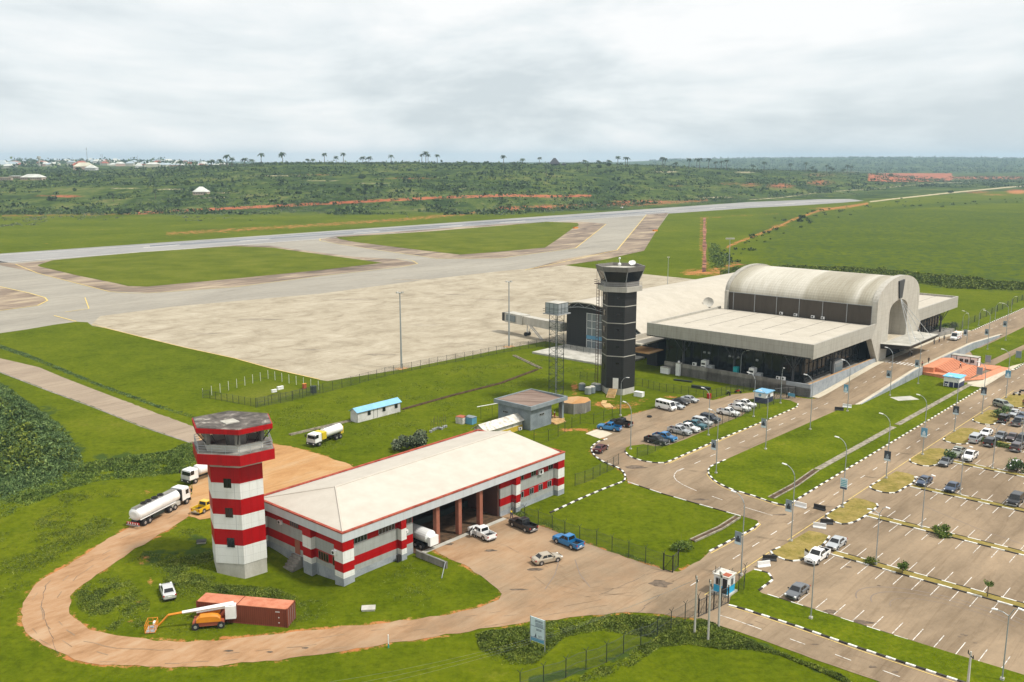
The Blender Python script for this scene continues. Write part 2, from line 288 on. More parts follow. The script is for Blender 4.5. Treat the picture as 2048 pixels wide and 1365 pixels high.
# ------------------------------------------------------------------ builders
class MB:
    def __init__(s): s.v=[]; s.f=[]; s.m=[]; s.mi=0; s.sm=False
    def add(s,vs,fs,mi=None):
        n=len(s.v); s.v+= [tuple(x) for x in vs]; s.f+=[tuple(i+n for i in f) for f in fs]; s.m+=[s.mi if mi is None else mi]*len(fs); return s
    def box(s,x0,x1,y0,y1,z0,z1,mi=None):
        x0,x1=min(x0,x1),max(x0,x1); y0,y1=min(y0,y1),max(y0,y1)
        return s.add([(x0,y0,z0),(x1,y0,z0),(x1,y1,z0),(x0,y1,z0),(x0,y0,z1),(x1,y0,z1),(x1,y1,z1),(x0,y1,z1)],
          [(3,2,1,0),(4,5,6,7),(0,1,5,4),(1,2,6,5),(2,3,7,6),(3,0,4,7)],mi)
    def obox(s,c,d,ang=0,mi=None,tilt=None):
        m=Matrix.Rotation(ang,3,'Z')
        if tilt is not None: m=m@Matrix.Rotation(tilt,3,'Y')
        h=[x/2 for x in d]; vs=[]
        for dz in (-1,1):
            for dx,dy in ((-1,-1),(1,-1),(1,1),(-1,1)):
                vs.append(Vector(c)+m@Vector((dx*h[0],dy*h[1],dz*h[2])))
        return s.add(vs,[(3,2,1,0),(4,5,6,7),(0,1,5,4),(1,2,6,5),(2,3,7,6),(3,0,4,7)],mi)
    def prism(s,poly,z0,z1,mi=None,mtop=None):
        n=len(poly); a=sum(poly[i][0]*poly[(i+1)%n][1]-poly[(i+1)%n][0]*poly[i][1] for i in range(n))
        if a<0: poly=poly[::-1]
        vs=[(x,y,z0) for x,y in poly]+[(x,y,z1) for x,y in poly]
        s.add(vs,[tuple(range(n-1,-1,-1))]+[(i,(i+1)%n,n+(i+1)%n,n+i) for i in range(n)],mi)
        s.add([(x,y,z1) for x,y in poly],[tuple(range(n))],mtop if mtop is not None else mi); return s
    def sheet(s,poly,z=0.0,mi=None):
        n=len(poly); a=sum(poly[i][0]*poly[(i+1)%n][1]-poly[(i+1)%n][0]*poly[i][1] for i in range(n))
        if a<0: poly=poly[::-1]
        return s.add([(x,y,z) for x,y in poly],[tuple(range(n))],mi)
    def rings(s,rs,caps=True,mi=None,closed=True):
        n=len(rs[0]); vs=[p for r in rs for p in r]; fs=[]
        for k in range(len(rs)-1):
            for i in range(n if closed else n-1):
                j=(i+1)%n; fs.append((k*n+i,k*n+j,(k+1)*n+j,(k+1)*n+i))
        if caps: fs.append(tuple(range(n-1,-1,-1))); fs.append(tuple((len(rs)-1)*n+i for i in range(n)))
        return s.add(vs,fs,mi)
    def tube(s,pts,r,n=6,mi=None):
        pts=[Vector(p) for p in pts]; rs=[]
        rr=r if isinstance(r,(list,tuple)) else [r]*len(pts)
        for i,p in enumerate(pts):
            d=(pts[min(i+1,len(pts)-1)]-pts[max(i-1,0)]).normalized()
            a=d.cross(Vector((0,0,1))) if abs(d.z)<.95 else d.cross(Vector((1,0,0))); a.normalize(); b=d.cross(a)
            rs.append([tuple(p+(a*math.cos(2*math.pi*k/n)+b*math.sin(2*math.pi*k/n))*rr[i]) for k in range(n)])
        return s.rings(rs,True,mi)
    def cyl(s,c0,c1,r0,r1=None,n=12,mi=None): return s.tube([c0,c1],[r0,r0 if r1 is None else r1],n,mi)
    def ball(s,c,r,n=10,k=6,sq=(1,1,1),mi=None):
        rs=[]
        for i in range(k+1):
            a=math.pi*i/k; rs.append([(c[0]+r*sq[0]*math.sin(a)*math.cos(2*math.pi*j/n),c[1]+r*sq[1]*math.sin(a)*math.sin(2*math.pi*j/n),c[2]-r*sq[2]*math.cos(a)) for j in range(n)])
        return s.rings(rs,False,mi)
    def build(s,name,mats,parent=None,uv=False,smooth=False,world=False):
        """uv: raw points are absolute (u,v,z); world: absolute xyz; else local"""
        me=bpy.data.meshes.new(name); v=s.v; f=s.f
        if uv or world:
            if uv: v=[tuple(W(*p)) for p in v]; f=[x[::-1] for x in f]
            if parent is not None:
                mi=root_mat(parent).inverted(); v=[tuple(mi@Vector(p)) for p in v]; loc=None
            else:
                a=np.array(v); o=Vector((float((a[:,0].min()+a[:,0].max())/2),float((a[:,1].min()+a[:,1].max())/2),0)); loc=o
                v=[(p[0]-o.x,p[1]-o.y,p[2]) for p in v]
        me.from_pydata(v,[],f); 
        if not isinstance(mats,(list,tuple)): mats=[mats]
        for m in mats: me.materials.append(M[m] if isinstance(m,str) else m)
        me.polygons.foreach_set("material_index",s.m if mats else [0]*len(s.m))
        if smooth or s.sm: me.polygons.foreach_set('use_smooth',[True]*len(f))
        me.update()
        o=bpy.data.objects.new(name,me); COL.objects.link(o)
        if parent is not None: o.parent=parent
        elif uv or world: o.location=loc
        return o
def root_mat(o):
    m=Matrix.Translation(o.location)@o.rotation_euler.to_matrix().to_4x4()
    p=o.parent
    return root_mat(p)@m if p is not None else m
def thing(name,label,cat,loc,rz=0.0,group=None):
    o=bpy.data.objects.new(name,None); COL.objects.link(o); o.location=Vector(loc); o.rotation_euler=(0,0,rz); o.empty_display_size=.5
    o['label']=label; o['category']=cat
    if group: o['group']=group
    return o
def uthing(name,label,cat,u,v,group=None,z=0.0): return thing(name,label,cat,W(u,v,z),UA,group)
def tag(o,label,cat,group=None):
    o['label']=label; o['category']=cat
    if group: o['group']=group
    return o
def struct(o): o['kind']='structure'; return o
def stuff(o,label,cat): o['kind']='stuff'; o['label']=label; o['category']=cat; return o
def copy_tree(o,parent=None,skip=()):
    c=o.copy(); COL.objects.link(c); c.parent=parent
    for ch in list(o.children): copy_tree(ch,c)
    return c
def kill(o):
    for ch in list(o.children): kill(ch)
    bpy.data.objects.remove(o)
ORD='first second third fourth fifth sixth seventh eighth ninth tenth eleventh twelfth thirteenth fourteenth fifteenth sixteenth seventeenth eighteenth nineteenth twentieth'.split()
def ordn(i):
    if i>=99: return 'one hundred'+(' and '+ordn(i-100) if i>99 else 'th')
    if i<20: return ORD[i]
    tens={2:'twenty',3:'thirty',4:'forty',5:'fifty',6:'sixty',7:'seventy',8:'eighty',9:'ninety'}[(i+1)//10]
    return tens+('-'+ORD[(i+1)%10-1] if (i+1)%10 else 'th')
# ------------------------------------------------------------------ leaf clouds (numpy)
def leafmesh(name,C,S,mat,parent=None,loc=(0,0,0),flat=.0,elong=1.0):
    """C: (n,3) centres, S: (n,) sizes, one small quad leaf each"""
    n=len(C); a=nr.normal(size=(n,3)); a/=np.linalg.norm(a,axis=1)[:,None]
    b=nr.normal(size=(n,3)); b-= (a*b).sum(1)[:,None]*a; b/=np.linalg.norm(b,axis=1)[:,None]
    if flat: a[:,2]*=(1-flat); b[:,2]*=(1-flat)
    a*=S[:,None]*.5*elong; b*=S[:,None]*.5/elong
    Q=np.stack([C-a-b,C+a-b*.6,C+a+b,C-a*.6+b],1).reshape(-1,3).astype(np.float32)
    Q-=np.array(loc,dtype=np.float32)
    me=bpy.data.meshes.new(name); me.vertices.add(4*n); me.loops.add(4*n); me.polygons.add(n)
    me.vertices.foreach_set('co',Q.ravel()); me.loops.foreach_set('vertex_index',np.arange(4*n,dtype=np.int32))
    me.polygons.foreach_set('loop_start',np.arange(0,4*n,4,dtype=np.int32)); me.polygons.foreach_set('loop_total',np.full(n,4,dtype=np.int32))
    me.materials.append(M[mat] if isinstance(mat,str) else mat); me.update(calc_edges=True)
    o=bpy.data.objects.new(name,me); COL.objects.link(o); o.location=loc
    if parent is not None: o.parent=parent; o.location=(0,0,0)
    return o
def blobs(centers,radii,per,sq=.8):
    """leaf centres filling lumpy blobs; centers (k,3)"""
    C=[];k=len(centers)
    for i in range(k):
        n=int(per[i]) if hasattr(per,'__len__') else per
        d=nr.normal(size=(n,3)); d/=np.linalg.norm(d,axis=1)[:,None]; r=radii[i]*nr.uniform(.35,1,size=(n,1))**.6
        q=d*r; q[:,2]*=sq; C.append(np.array(centers[i])+q)
    return np.concatenate(C)
def inpoly(pts,poly):
    x,y=pts[:,0],pts[:,1]; c=np.zeros(len(pts),bool); n=len(poly)
    for i in range(n):
        x0,y0=poly[i]; x1,y1=poly[(i+1)%n]
        k=((y0>y)!=(y1>y))&(x<(x1-x0)*(y-y0)/((y1-y0) or 1e-9)+x0); c^=k
    return c
def scatter(pxpoly,n):
    P=[G(x,y) for x,y in pxpoly]; P=[(p.x,p.y) for p in P]; a=np.array(P); lo,hi=a.min(0),a.max(0); out=[]
    tot=0
    while tot<n:
        q=nr.uniform(lo,hi,size=(n*2,2)); q=q[inpoly(q,P)]; out.append(q); tot+=len(q)
    return np.concatenate(out)[:n]
# ================================================================== TERRAIN
cols=np.concatenate([np.arange(-1500,-60,60),np.arange(-60,2110,6),np.arange(2110,3560,60)]).astype(float)
ys=np.concatenate([np.arange(2400,1380,-60),np.arange(1380,425,-3.5)])
def r_of_y(y):
    b=-(y-682.5)/F; c0=math.cos(PIT)+b*math.sin(PIT); s0=-math.sin(PIT)+b*math.cos(PIT); return H*c0/-s0
rows=[r_of_y(y) for y in ys]
rows+=list(np.arange(rows[-1]+5,2000,6))+list(np.arange(2010,3600,22))+list(np.arange(3600,9000,80))+[9600,11000]
rows=np.array(rows)
RR,CC=np.meshgrid(rows,cols,indexing='ij')      # RR = forward distance
def sstep(a,b,x): t_=np.clip((x-a)/(b-a),0,1); return t_*t_*(3-2*t_)
def vnoise(x,y,s,seed=0):
    r_=np.random.default_rng(seed); g_=r_.random((64,64)); xs=x/s; ys_=y/s
    i=np.floor(xs).astype(int); j=np.floor(ys_).astype(int); fx=xs-i; fy=ys_-j; fx=fx*fx*(3-2*fx); fy=fy*fy*(3-2*fy)
    a=g_[i%64,j%64];b=g_[(i+1)%64,j%64];c=g_[i%64,(j+1)%64];d=g_[(i+1)%64,(j+1)%64]
    return (a*(1-fx)+b*fx)*(1-fy)+(c*(1-fx)+d*fx)*fy-.5
def terrain(X,Y):
    X=np.asarray(X,float); Y=np.asarray(Y,float)
    c=1024+F*X/np.maximum(Y,1)*0.982
    A=np.interp(c,[-200,250,560,1050,1200,1400,1500,1620,1700,1800,1850],[34,36,49,50,47,39,34,28,20,6,0])
    r0=np.interp(c,[0,1024,1500,1800],[1060,1090,1480,1950]); r1=np.interp(c,[0,1050,1500,1800],[1850,1850,2300,2700])
    t_=np.clip((Y-r0)/(r1-r0),0,1); z=A*(1-(1-t_)**1.6)*sstep(0,.15,t_)
    back=np.interp(c,[350,700],[39,8]); z=np.where(Y>r1,A+(back-A)*sstep(0,1,(Y-r1)/1300),z)
    farh=np.interp(c,[600,1230,1330,1500,1750,2100],[30,34,56,66,70,66]); fk=sstep(0,1,(Y-4200)/2600)
    left=np.interp(c,[350,700],[0,1]); z=z+np.where(Y>4200,fk*(farh-back)*left,0)
    z=z+13*sstep(2200,4600,Y)*(1-np.interp(c,[350,700],[0,1])); kk=sstep(.02,.35,t_); z+=vnoise(X,Y,260,3)*6*kk+vnoise(X,Y,90,4)*3*kk
    u=X*U.x+Y*U.y; v=X*V.x+Y*V.y
    z+=-1.1*np.exp(-(((u-70)**2+(v+107)**2)/81.0)**2)
    return z
XX=(CC-1024)/F*RR/0.982; ZZ=terrain(XX,RR)
def proj(X,Y,Z):
    dz=Z-H; dep=Y*math.cos(PIT)-dz*math.sin(PIT); up=Y*math.sin(PIT)+dz*math.cos(PIT); return 1024+F*X/dep, 682.5-F*up/dep
PX,PY=proj(XX,RR,ZZ)
nR,nC=XX.shape
def ell(lst):
    o=np.zeros_like(PX)
    for x,y,rx,ry,s in lst: o=np.maximum(o,s*np.exp(-(((PX-x)/rx)**2+((PY-y)/ry)**2)))
    return o
def band(pts,wd,s=1.0,wx=None):
    """soft band around an open line on the ground"""
    o=np.zeros_like(PX)
    for (x0,y0),(x1,y1) in zip(pts,pts[1:]):
        k=(PX>=min(x0,x1)-1)&(PX<=max(x0,x1)+1); t_=np.clip((PX-x0)/((x1-x0) or 1),0,1); yy=y0+(y1-y0)*t_
        o=np.where(k,np.maximum(o,s*np.exp(-((PY-yy)/wd)**2)),o)
    return o
soil=ell([(500,1290,0,0,0) if 0 else (300,1280,70,6,.45),(258,1050,30,12,.42),(300,985,35,14,.35),(290,1000,20,8,.4),(285,1120,30,14,.40),(300,1165,10,26,.55),(275,1205,20,8,.4),(268,1245,30,8,.5),(640,1130,60,12,.2),
  (705,1030,10,10,0.3),(1165,715,25,8,.45),(1150,775,12,30,.55),(1175,740,40,6,.35),(1090,835,40,8,.35),(1140,860,60,6,.5),(1230,810,70,14,.5),(1060,870,50,10,.3),(1290,800,20,8,.55),(1340,795,30,5,.5),(960,700,60,10,.0),
  (870,848,14,8,.45),(1000,850,20,8,.3),(880,860,30,10,.3),(1140,905,70,16,.25),(1430,745,30,8,.4),(1230,905,20,10,.2),(1400,545,50,9,.7),(1460,530,50,9,.5),(1440,540,40,8,.55),
  (110,1285,40,20,.0),(560,1140,30,10,.2),(1000,1175,40,30,.0),(1240,1300,40,6,.4),(1190,1330,40,6,.35),(1130,1345,40,6,.3),(455,1275,60,5,.45),(980,1250,40,4,.4)])
soil=np.maximum(soil,band([(270,427),(500,415),(870,396),(1010,391),(1100,393),(1180,392)],3.2,.95))
soil=np.maximum(soil,band([(0,432),(150,430),(270,428)],5,.45))
soil=np.maximum(soil,band([(330,468),(560,455),(800,440),(930,428),(1050,415),(1130,412),(1300,408),(1420,400)],6,.50))
soil=np.maximum(soil,band([(-60,470),(200,462),(450,440),(700,425)],14,.27)); soil=np.maximum(soil,band([(0,490),(300,478),(500,463)],7,.30)); soil=np.maximum(soil,ell([(1020,418,35,7,.75),(1090,415,25,7,.8),(1130,415,20,6,.6),(1290,405,90,6,.72),(1250,408,60,4,.7),(1560,372,40,8,.62),(1640,366,40,8,.6),(1640,350,60,6,.45),(1350,372,60,5,.4),(1460,368,50,6,.45),(130,393,45,4,.7),(90,392,40,3,.5),
  (820,357,90,3,.5),(620,350,90,3.5,.45),(870,415,18,5,.5),(1700,345,40,5,.4),(1500,370,40,8,.5)]))
soil=np.maximum(soil,band([(1408,560),(1409,500),(1411,435)],50,.0))
soil=np.maximum(soil,np.where((np.abs(PX-(1409+(PY-440)*-.02))<9)&(PY>434)&(PY<545),.40,0))
soil=np.maximum(soil,band([(1450,497),(1475,485),(1520,468),(1560,452),(1585,440),(1640,421),(1700,413),(1740,407)],4,.62))
soil=np.maximum(soil,band([(1408,437),(1470,432),(1560,428)],2.5,.45)); soil=np.maximum(soil,ell([(1560,452,30,5,.5),(1660,417,60,3,.6),(1480,540,70,5,.5),(1450,548,50,6,.6),(1990,390,50,3,.5)])); soil=np.maximum(soil,band([(1760,562),(1900,560),(2048,567)],3,.5))
soil=np.maximum(soil,np.where((PX>1738)&(PX<1905)&(RR>2150)&(PY>347)&(PY<364),.95,0)); soil=np.maximum(soil,band([(1900,356),(2048,356)],3.5,.85)); soil=np.maximum(soil,ell([(2035,384,30,6,.8),(1955,385,50,5,.5)]))
ROADPOLY=[(1214,879),(1200,872),(1171,868),(1197,858),(1223,842),(1265,829),(1303,819),(1350,801),(1404,796),(1425,801),(1441,798),(1462,790),(1511,785),(1577,789),(1594,796),(1628,799),(1700,768),(1900,681),(2048,616),(2300,507),
 (3200,640),(3300,1830),(2200,1510),(1900,1411),(1748,1361),(1647,1326),(1517,1278),(1440,1252),(1390,1238),(1341,1232),(1332,1229),(1253,1226),(1160,1234),(1063,1244),(960,1260),(800,1285),(604,1315),(459,1330),(341,1336),(204,1329),(150,1319),(112,1305),(75,1285),(54,1264),(43,1241),(44,1207),(60,1182),(85,1159),(163,1115),(218,1077),(255,1058),(330,1010),(385,968),(378,1034),(324,1067),(273,1098),(221,1132),(164,1169),(143,1193),(136,1217),(147,1237),(181,1259),(238,1271),(290,1280),(375,1285),(431,1282),(568,1267),(664,1257),(800,1243),(900,1230),(960,1215),(995,1200),(1002,1189),(987,1169),(940,1136),(879,1107),(858,1090),(835,1066),(860,1055),(1000,1002),(1040,1000),(1010,1018),(1050,1040),(1209,1100),(1326,1141),(1355,1144),(1400,1122),(1419,1104),(1504,1060),(1517,1050),(1515,1042),(1481,1032),(1324,987),(1256,964),(1250,950),(1237,936),(1207,924),(1186,910),(1182,898),(1197,884)]
near=RR<262; vx=XX[near]; vy=RR[near]; dmin=np.full(vx.shape,99.)
for poly_ in (ROADPOLY,[(385,968),(392,940),(400,915),(395,860),(450,875),(530,886),(580,894),(615,903),(660,916),(700,930),(730,945),(700,1000)]):
    for (x0_,y0_),(x1_,y1_) in zip(poly_,poly_[1:]+poly_[:1]):
        if max(x0_,x1_)>1420 and max(y0_,y1_)>1000: continue
        a_,c_=G(x0_,y0_),G(x1_,y1_); dx,dy=c_.x-a_.x,c_.y-a_.y; t_=np.clip(((vx-a_.x)*dx+(vy-a_.y)*dy)/(dx*dx+dy*dy+1e-9),0,1)
        dmin=np.minimum(dmin,np.hypot(vx-a_.x-dx*t_,vy-a_.y-dy*t_))
fr=np.zeros_like(PX); fr[near]=.47*np.exp(-(dmin/1.1)**2); soil=np.maximum(soil,fr)
pale=band([(1740,404),(1790,398),(1900,386),(2048,372)],1.6,.8)
pale=np.maximum(pale,band([(1500,400),(1560,396),(1640,385),(1750,378),(1860,367),(1960,364)],1.6,.52))
pale=np.maximum(pale,ell([(560,352,110,1.6,.6),(640,362,60,1.4,.55),(740,367,120,1.4,.5),(250,377,60,1.6,.55),(340,379,45,2,.6),(420,396,50,2.2,.55),(455,386,40,2,.5),(760,372,60,1.3,.5),(1330,344,30,2.2,.8),(540,400,20,2.5,.5),(1490,345,30,3,.6),(1430,395,60,3,.55),(925,378,70,1.3,.5)]))
pale=np.maximum(pale,ell([(1215,523,30,3,.4),(1160,770,10,3,.3),(1135,712,14,2.5,.8),(1150,716,8,2,.0),(1540,742,22,5,.0),(1600,1296,30,6,.0)]))
tall=ell([(0,820,60,60,.8),(60,860,75,60,.85),(120,900,60,45,.8),(60,950,110,55,.7),(250,915,90,18,.55),(360,905,40,22,.6),(150,960,100,30,.5),(330,1120,70,40,.5),(390,1100,40,40,.7),(200,1210,50,40,.4)])  # the patches left of the tower paint its cast shadow into the grass
tall=np.maximum(tall,band([(0,690),(80,720),(200,770),(400,836)],2.4,.6)); tall=np.maximum(tall,band([(960,1270),(1200,1255),(1330,1245)],16,.45)); tall=np.maximum(tall,band([(1060,1365),(1200,1330),(1330,1270),(1400,1245),(1500,1285),(1640,1340)],14,.6))
tall=np.maximum(tall,band([(1440,548),(1560,540),(1700,545),(1850,556),(2048,578)],18,.55)); tall=np.maximum(tall,ell([(1440,520,25,14,.6),(1480,528,40,10,.5)]))
tall=np.maximum(tall,band([(1500,470),(1600,440),(1750,420),(1900,408),(2048,400)],9,.5)); tall=np.maximum(tall,band([(580,800),(700,790),(900,760)],4,.0))
tall=np.maximum(tall,sstep(1420,1560,PX)*sstep(590,570,PY)*sstep(398,430,PY)*.46)
scrub=sstep(1010,1130,RR+np.interp(CC,[0,1300,1700,2100],[60,0,-300,-900])); scrub=np.maximum(scrub,sstep(3000,3400,RR))
me=bpy.data.meshes.new('ground'); 
co=np.stack([XX,RR,ZZ],-1).reshape(-1,3).astype(np.float32)
# drop far rim below the horizon
idx=np.arange(nR*nC).reshape(nR,nC); q=np.stack([idx[:-1,:-1],idx[:-1,1:],idx[1:,1:],idx[1:,:-1]],-1).reshape(-1,4).astype(np.int32)
me.vertices.add(len(co)); me.vertices.foreach_set('co',co.ravel()); me.loops.add(q.size); me.loops.foreach_set('vertex_index',q.ravel()); me.polygons.add(len(q))
me.polygons.foreach_set('loop_start',np.arange(0,q.size,4,dtype=np.int32)); me.polygons.foreach_set('loop_total',np.full(len(q),4,dtype=np.int32)); me.polygons.foreach_set('use_smooth',np.ones(len(q),bool))
for nme,a in (('soil',soil),('pale',pale),('tall',tall),('scrub',scrub)):
    at=me.attributes.new(nme,'FLOAT','POINT'); at.data.foreach_set('value',a.ravel().astype(np.float32))
me.materials.append(M['ground']); me.update(calc_edges=True)
ground=bpy.data.objects.new('ground',me); COL.objects.link(ground); struct(ground)
# ================================================================== PAVED SHEETS (setting)
def psheet(name,px,z,mat):
    P=[G(x,y) for x,y in px]
    if name in ('service_road','sandy_yard','road','pale_patch','enclosure_lawn'):
        Q=[]
        for i,a in enumerate(P):
            c=P[(i+1)%len(P)]; l=(c-a).length
            if l>220 or 'serv' in name and l>150: Q.append(a); continue
            n=max(1,int(l/1.3)); nn_=Vector((-(c-a).y,(c-a).x,0)).normalized(); amp=.22 if a.y<235 and a.x<25 else .05
            for k in range(n): q_=a+(c-a)*(k/n); f_=(math.sin(q_.x*.9+q_.y*.7)+math.sin(q_.x*2.3-q_.y*1.9+1))*.5+rnd.uniform(-.6,.6); Q.append(q_+nn_*amp*f_)
        P=Q
    b=MB(); b.sheet([(p.x,p.y) for p in P],z); return struct(b.build(name,mat,world=True))
psheet('taxiway',[(-700,560),(0,512),(1340,424),(1337,428),(1310,466),(1288,502),(1203,521),(1129,531),(1160,545),(655,740),(184,652),(175,645),(153,644),(108,650),(50,660),(0,667),(-700,768)],.02,'taxi')
psheet('apron',[(200,633),(344,614),(640,588),(850,560),(1000,543),(1129,531),(1244,544),(1330,553),(1415,562),(1560,640),(1300,660),(1200,700),(1090,683),(1000,700),(800,740),(655,763),(637,760),(544,738),(469,717),(372,696),(281,674),(184,649)],.04,'apron')
psheet('runway',[(-700,556),(0,508),(1000,439),(1500,404.5),(1640,399),(1700,398.5),(1728,402),(1690,405.5),(1600,411.5),(1500,416.5),(1334,428),(1000,451),(37,524.5),(-700,577)],.06,'run')
def strip(name,a,b_,wd,z,mat,n=1): ...
psheet('runway_rubber_marks',[(300,495.5),(600,474.5),(1000,446.3),(1330,424),(1330,421.5),(1000,442.5),(600,469),(300,490.5)],.08,'rubber')
bm=MB()
def lineseg(b,p0,p1,wd,z=.1):
    d=(p1-p0); d.z=0; n=Vector((-d.y,d.x,0)).normalized()*wd/2; b.add([(p0.x-n.x,p0.y-n.y,z),(p1.x-n.x,p1.y-n.y,z),(p1.x+n.x,p1.y+n.y,z),(p0.x+n.x,p0.y+n.y,z)],[(0,1,2,3)])
bm=MB()
for (x0,y0),(x1,y1) in (((287,496),(359,490.5)),((707,467),(759,463.2)),((1000,446),(1051,442.5)),((480,483),(540,478.5)),((880,454.5),(925,451.2)),((1160,434.5),(1200,431.8)),((1254,428.4),(1332,423)),((1420,417),(1452,414.8)),((1550,410),(1590,407))): lineseg(bm,G(x0,y0),G(x1,y1),2.6)
lineseg(bm,G(-600,570.3),G(1330,427.3),1.4); lineseg(bm,G(-600,549.8),G(1690,400),1.4)
struct(bm.build('runway_markings','white_line',world=True))
psheet('taxiway_shoulder',[(-300,505),(0,523),(31,528),(104,521),(469,491),(541,492),(573,497),(705,514),(793,519),(835,527),(820,531),(640,552),(469,574),(297,586),(219,583),(75,546),(0,531),(-300,535)],.06,'shoulder')
psheet('taxiway_shoulder',[(639,479),(673,473),(1010,448),(1161,444),(1212,448),(1180,476),(1151,496),(1000,516),(940,518),(876,517),(744,498),(671,487)],.062,'shoulder')
psheet('taxiway_shoulder',[(1293,429),(1337,426),(1310,466),(1288,502),(1203,521),(1129,531),(1050,541),(1122,520),(1234,500),(1268,459)],.062,'shoulder')
psheet('taxiway_shoulder',[(-300,560),(0,575),(59,588),(90,597),(94,602),(75,611),(0,621),(-300,668)],.062,'shoulder')
psheet('grass_island',[(75,531),(106,521),(281,505),(469,493),(547,496),(573,500),(705,518),(765,526.5),(640,541),(469,558),(294,574),(256,573),(231,567),(156,552),(106,540),(80,534)],.10,'lawn2')
psheet('grass_island',[(673,475),(707,473),(866,463),(1000,452),(1093,444),(1155,446.5),(1158,451),(1143,459),(1117,478),(1090,496),(1000,504),(920,510),(842,501),(712,485),(680,479)],.10,'lawn2')
yl=MB()
def polyline(b,px,wd,z): 
    for a,c in zip(px,px[1:]): lineseg(b,G(*a),G(*c),wd,z)
polyline(yl,[(31,529),(75,547),(219,584),(260,587),(297,587),(469,575),(640,553),(800,535),(835,528),(825,522),(793,518)],.5,.11)
polyline(yl,[(671,488),(744,499),(876,518),(1000,517),(1151,497),(1170,482),(1212,449)],.6,.11); polyline(yl,[(1050,541),(1234,501),(1268,460),(1293,430)],.6,.11)
polyline(yl,[(0,574),(59,587),(90,596),(95,602),(75,612),(0,622)],.6,.11); polyline(yl,[(108,632),(153,644)],.5,.11); polyline(yl,[(671,488),(640,482),(640,478),(660,475)],.5,.11)
polyline(yl,[(184,650),(281,674.5),(372,696.5),(469,717.5),(544,738.5),(640,760)],.35,.11); polyline(yl,[(170,596),(178,618),(130,625)],.4,.11)
struct(yl.build('taxiway_edge_lines','yellow_line',world=True))
M['ditch']=multi('red earth ditch',[(.40,(.05,.018,.010)),(.48,(.20,.055,.025)),(.56,(.36,.17,.09))],.12,scale2=1.2,amt2=.4)
psheet('drainage_ditch',[(1406,436),(1412,436),(1410.5,450),(1413,462),(1411,478),(1414,492),(1411.5,508),(1413,522),(1412,544),(1404,545),(1405,525),(1407,508),(1404.5,492),(1406.5,476),(1405,460),(1407,448)],.03,'ditch')
psheet('service_road',[(-500,600),(0,717),(78,735),(125,755),(250,803),(390,855),(460,885),(460,905),(392,889),(281,852),(187,814),(94,780),(0,744),(-500,640)],.03,'service')
psheet('service_road_edge_kerb',[(-500,641.5),(0,744.5),(94,780.5),(187,814.5),(281,852.5),(392,889.5),(392,891),(281,854),(187,816),(94,782),(0,746),(-500,643)],.045,'concrete')
psheet('sandy_yard',[(385,968),(392,940),(400,915),(395,860),(450,875),(530,886),(580,894),(615,903),(660,916),(700,930),(730,945),(700,1000),(560,1010),(470,1030),(400,1040),(378,1034)],.05,'sand')
psheet('road',ROADPOLY,.04,'asphalt')
# ---- kerbs: alternating black and white blocks
def kerb(pts,wd=.28,h=.17,seg=1.15,name='kerb',z=0.0):
    P=[Vector((*p,0)) if not isinstance(p,Vector) else p for p in pts]; b=MB(); k=0; carry=0.0
    L_=[(a,c,(c-a).length) for a,c in zip(P,P[1:])]; tot=sum(x[2] for x in L_); n=max(1,int(round(tot/seg)))
    def at(s):
        for a,c,l in L_:
            if s<=l or (a,c,l)==L_[-1]: return a+(c-a)*(s/l if l else 0),(c-a).normalized()
            s-=l
    for i in range(n):
        a,d=at(tot*i/n); c,_=at(tot*(i+1)/n); d=(c-a); l=d.length
        if l<.02: continue
        b.obox(((a.x+c.x)/2,(a.y+c.y)/2,z+h/2+.02),(l-.02,wd,h),math.atan2(d.y,d.x),i%2)
    return struct(b.build(name,['kw','kb'],world=True))
def pxk(px): return [G(x,y) for x,y in px]
def uvk(uv): return [W(*p) for p in uv]
kerb(pxk([(1214,879),(1197,884),(1186,892),(1182,898),(1184,905),(1190,914),(1207,925),(1222,931),(1237,937),(1247,945),(1251,954),(1250,961),(1244,965),(1207,979),(1160,999),(1100,1027)]))
def island(px,mat='lawn',h=.13,k=None,closed=False):
    P=[G(x,y) for x,y in px]; b=MB(); b.prism([(p.x,p.y) for p in P],0,h); o=struct(b.build('grass_verge',mat,world=True))
    if k is not None:
        pts=[P[i%len(P)] for i in k]; kerb(pts)
    return o
# island beside the small car park
island([(1596,809),(1594,815),(1535,841),(1441,879),(1338,924),(1330,927),(1312,927),(1301,926),(1285,923),(1268,918),(1256,912),(1250,903),(1252,897),(1261,893),(1287,890),(1310,894),(1335,893),(1371,880),(1441,850),(1483,833),(1497,822),(1497,800),(1519,799),(1560,799),(1580,802)],k=[0,1,2,3,4,5,6,7,8,9,10,11])
# big median lawn
med=[(1451,921),(1430,930),(1419,936),(1416,943),(1418,951),(1430,964),(1447,973),(1465,981),(1507,993),(1540,1005),(1554,1009),(1569,1012),(1580,1009),(1590,1003),(1640,972),(1800,876),(1966,776),(1940,768),(1890,760),(1845,748),(1780,779),(1718,810),(1700,812),(1676,821),(1620,846),(1568,869),(1511,894)]
island(med,k=[0,1,2,3,4,5,6,7,8,9,10,11,12,13,14,15,16])
# lawn beyond the red steps
island([(2001,737),(1990,731),(2045,702),(2300,590),(2300,585),(2048,690),(1966,728),(1955,724),(1938,700),(1960,697),(1995,681),(2048,655),(2300,548),(2300,650),(2110,693),(2048,728),(2038,735),(2030,740),(2020,741)],k=[13,14,15,16,17,18,0])
island([(1920,668),(1947,661),(2048,617),(2300,508),(2300,480),(2048,596),(1960,640),(1925,655)],k=[0,1,2,3])
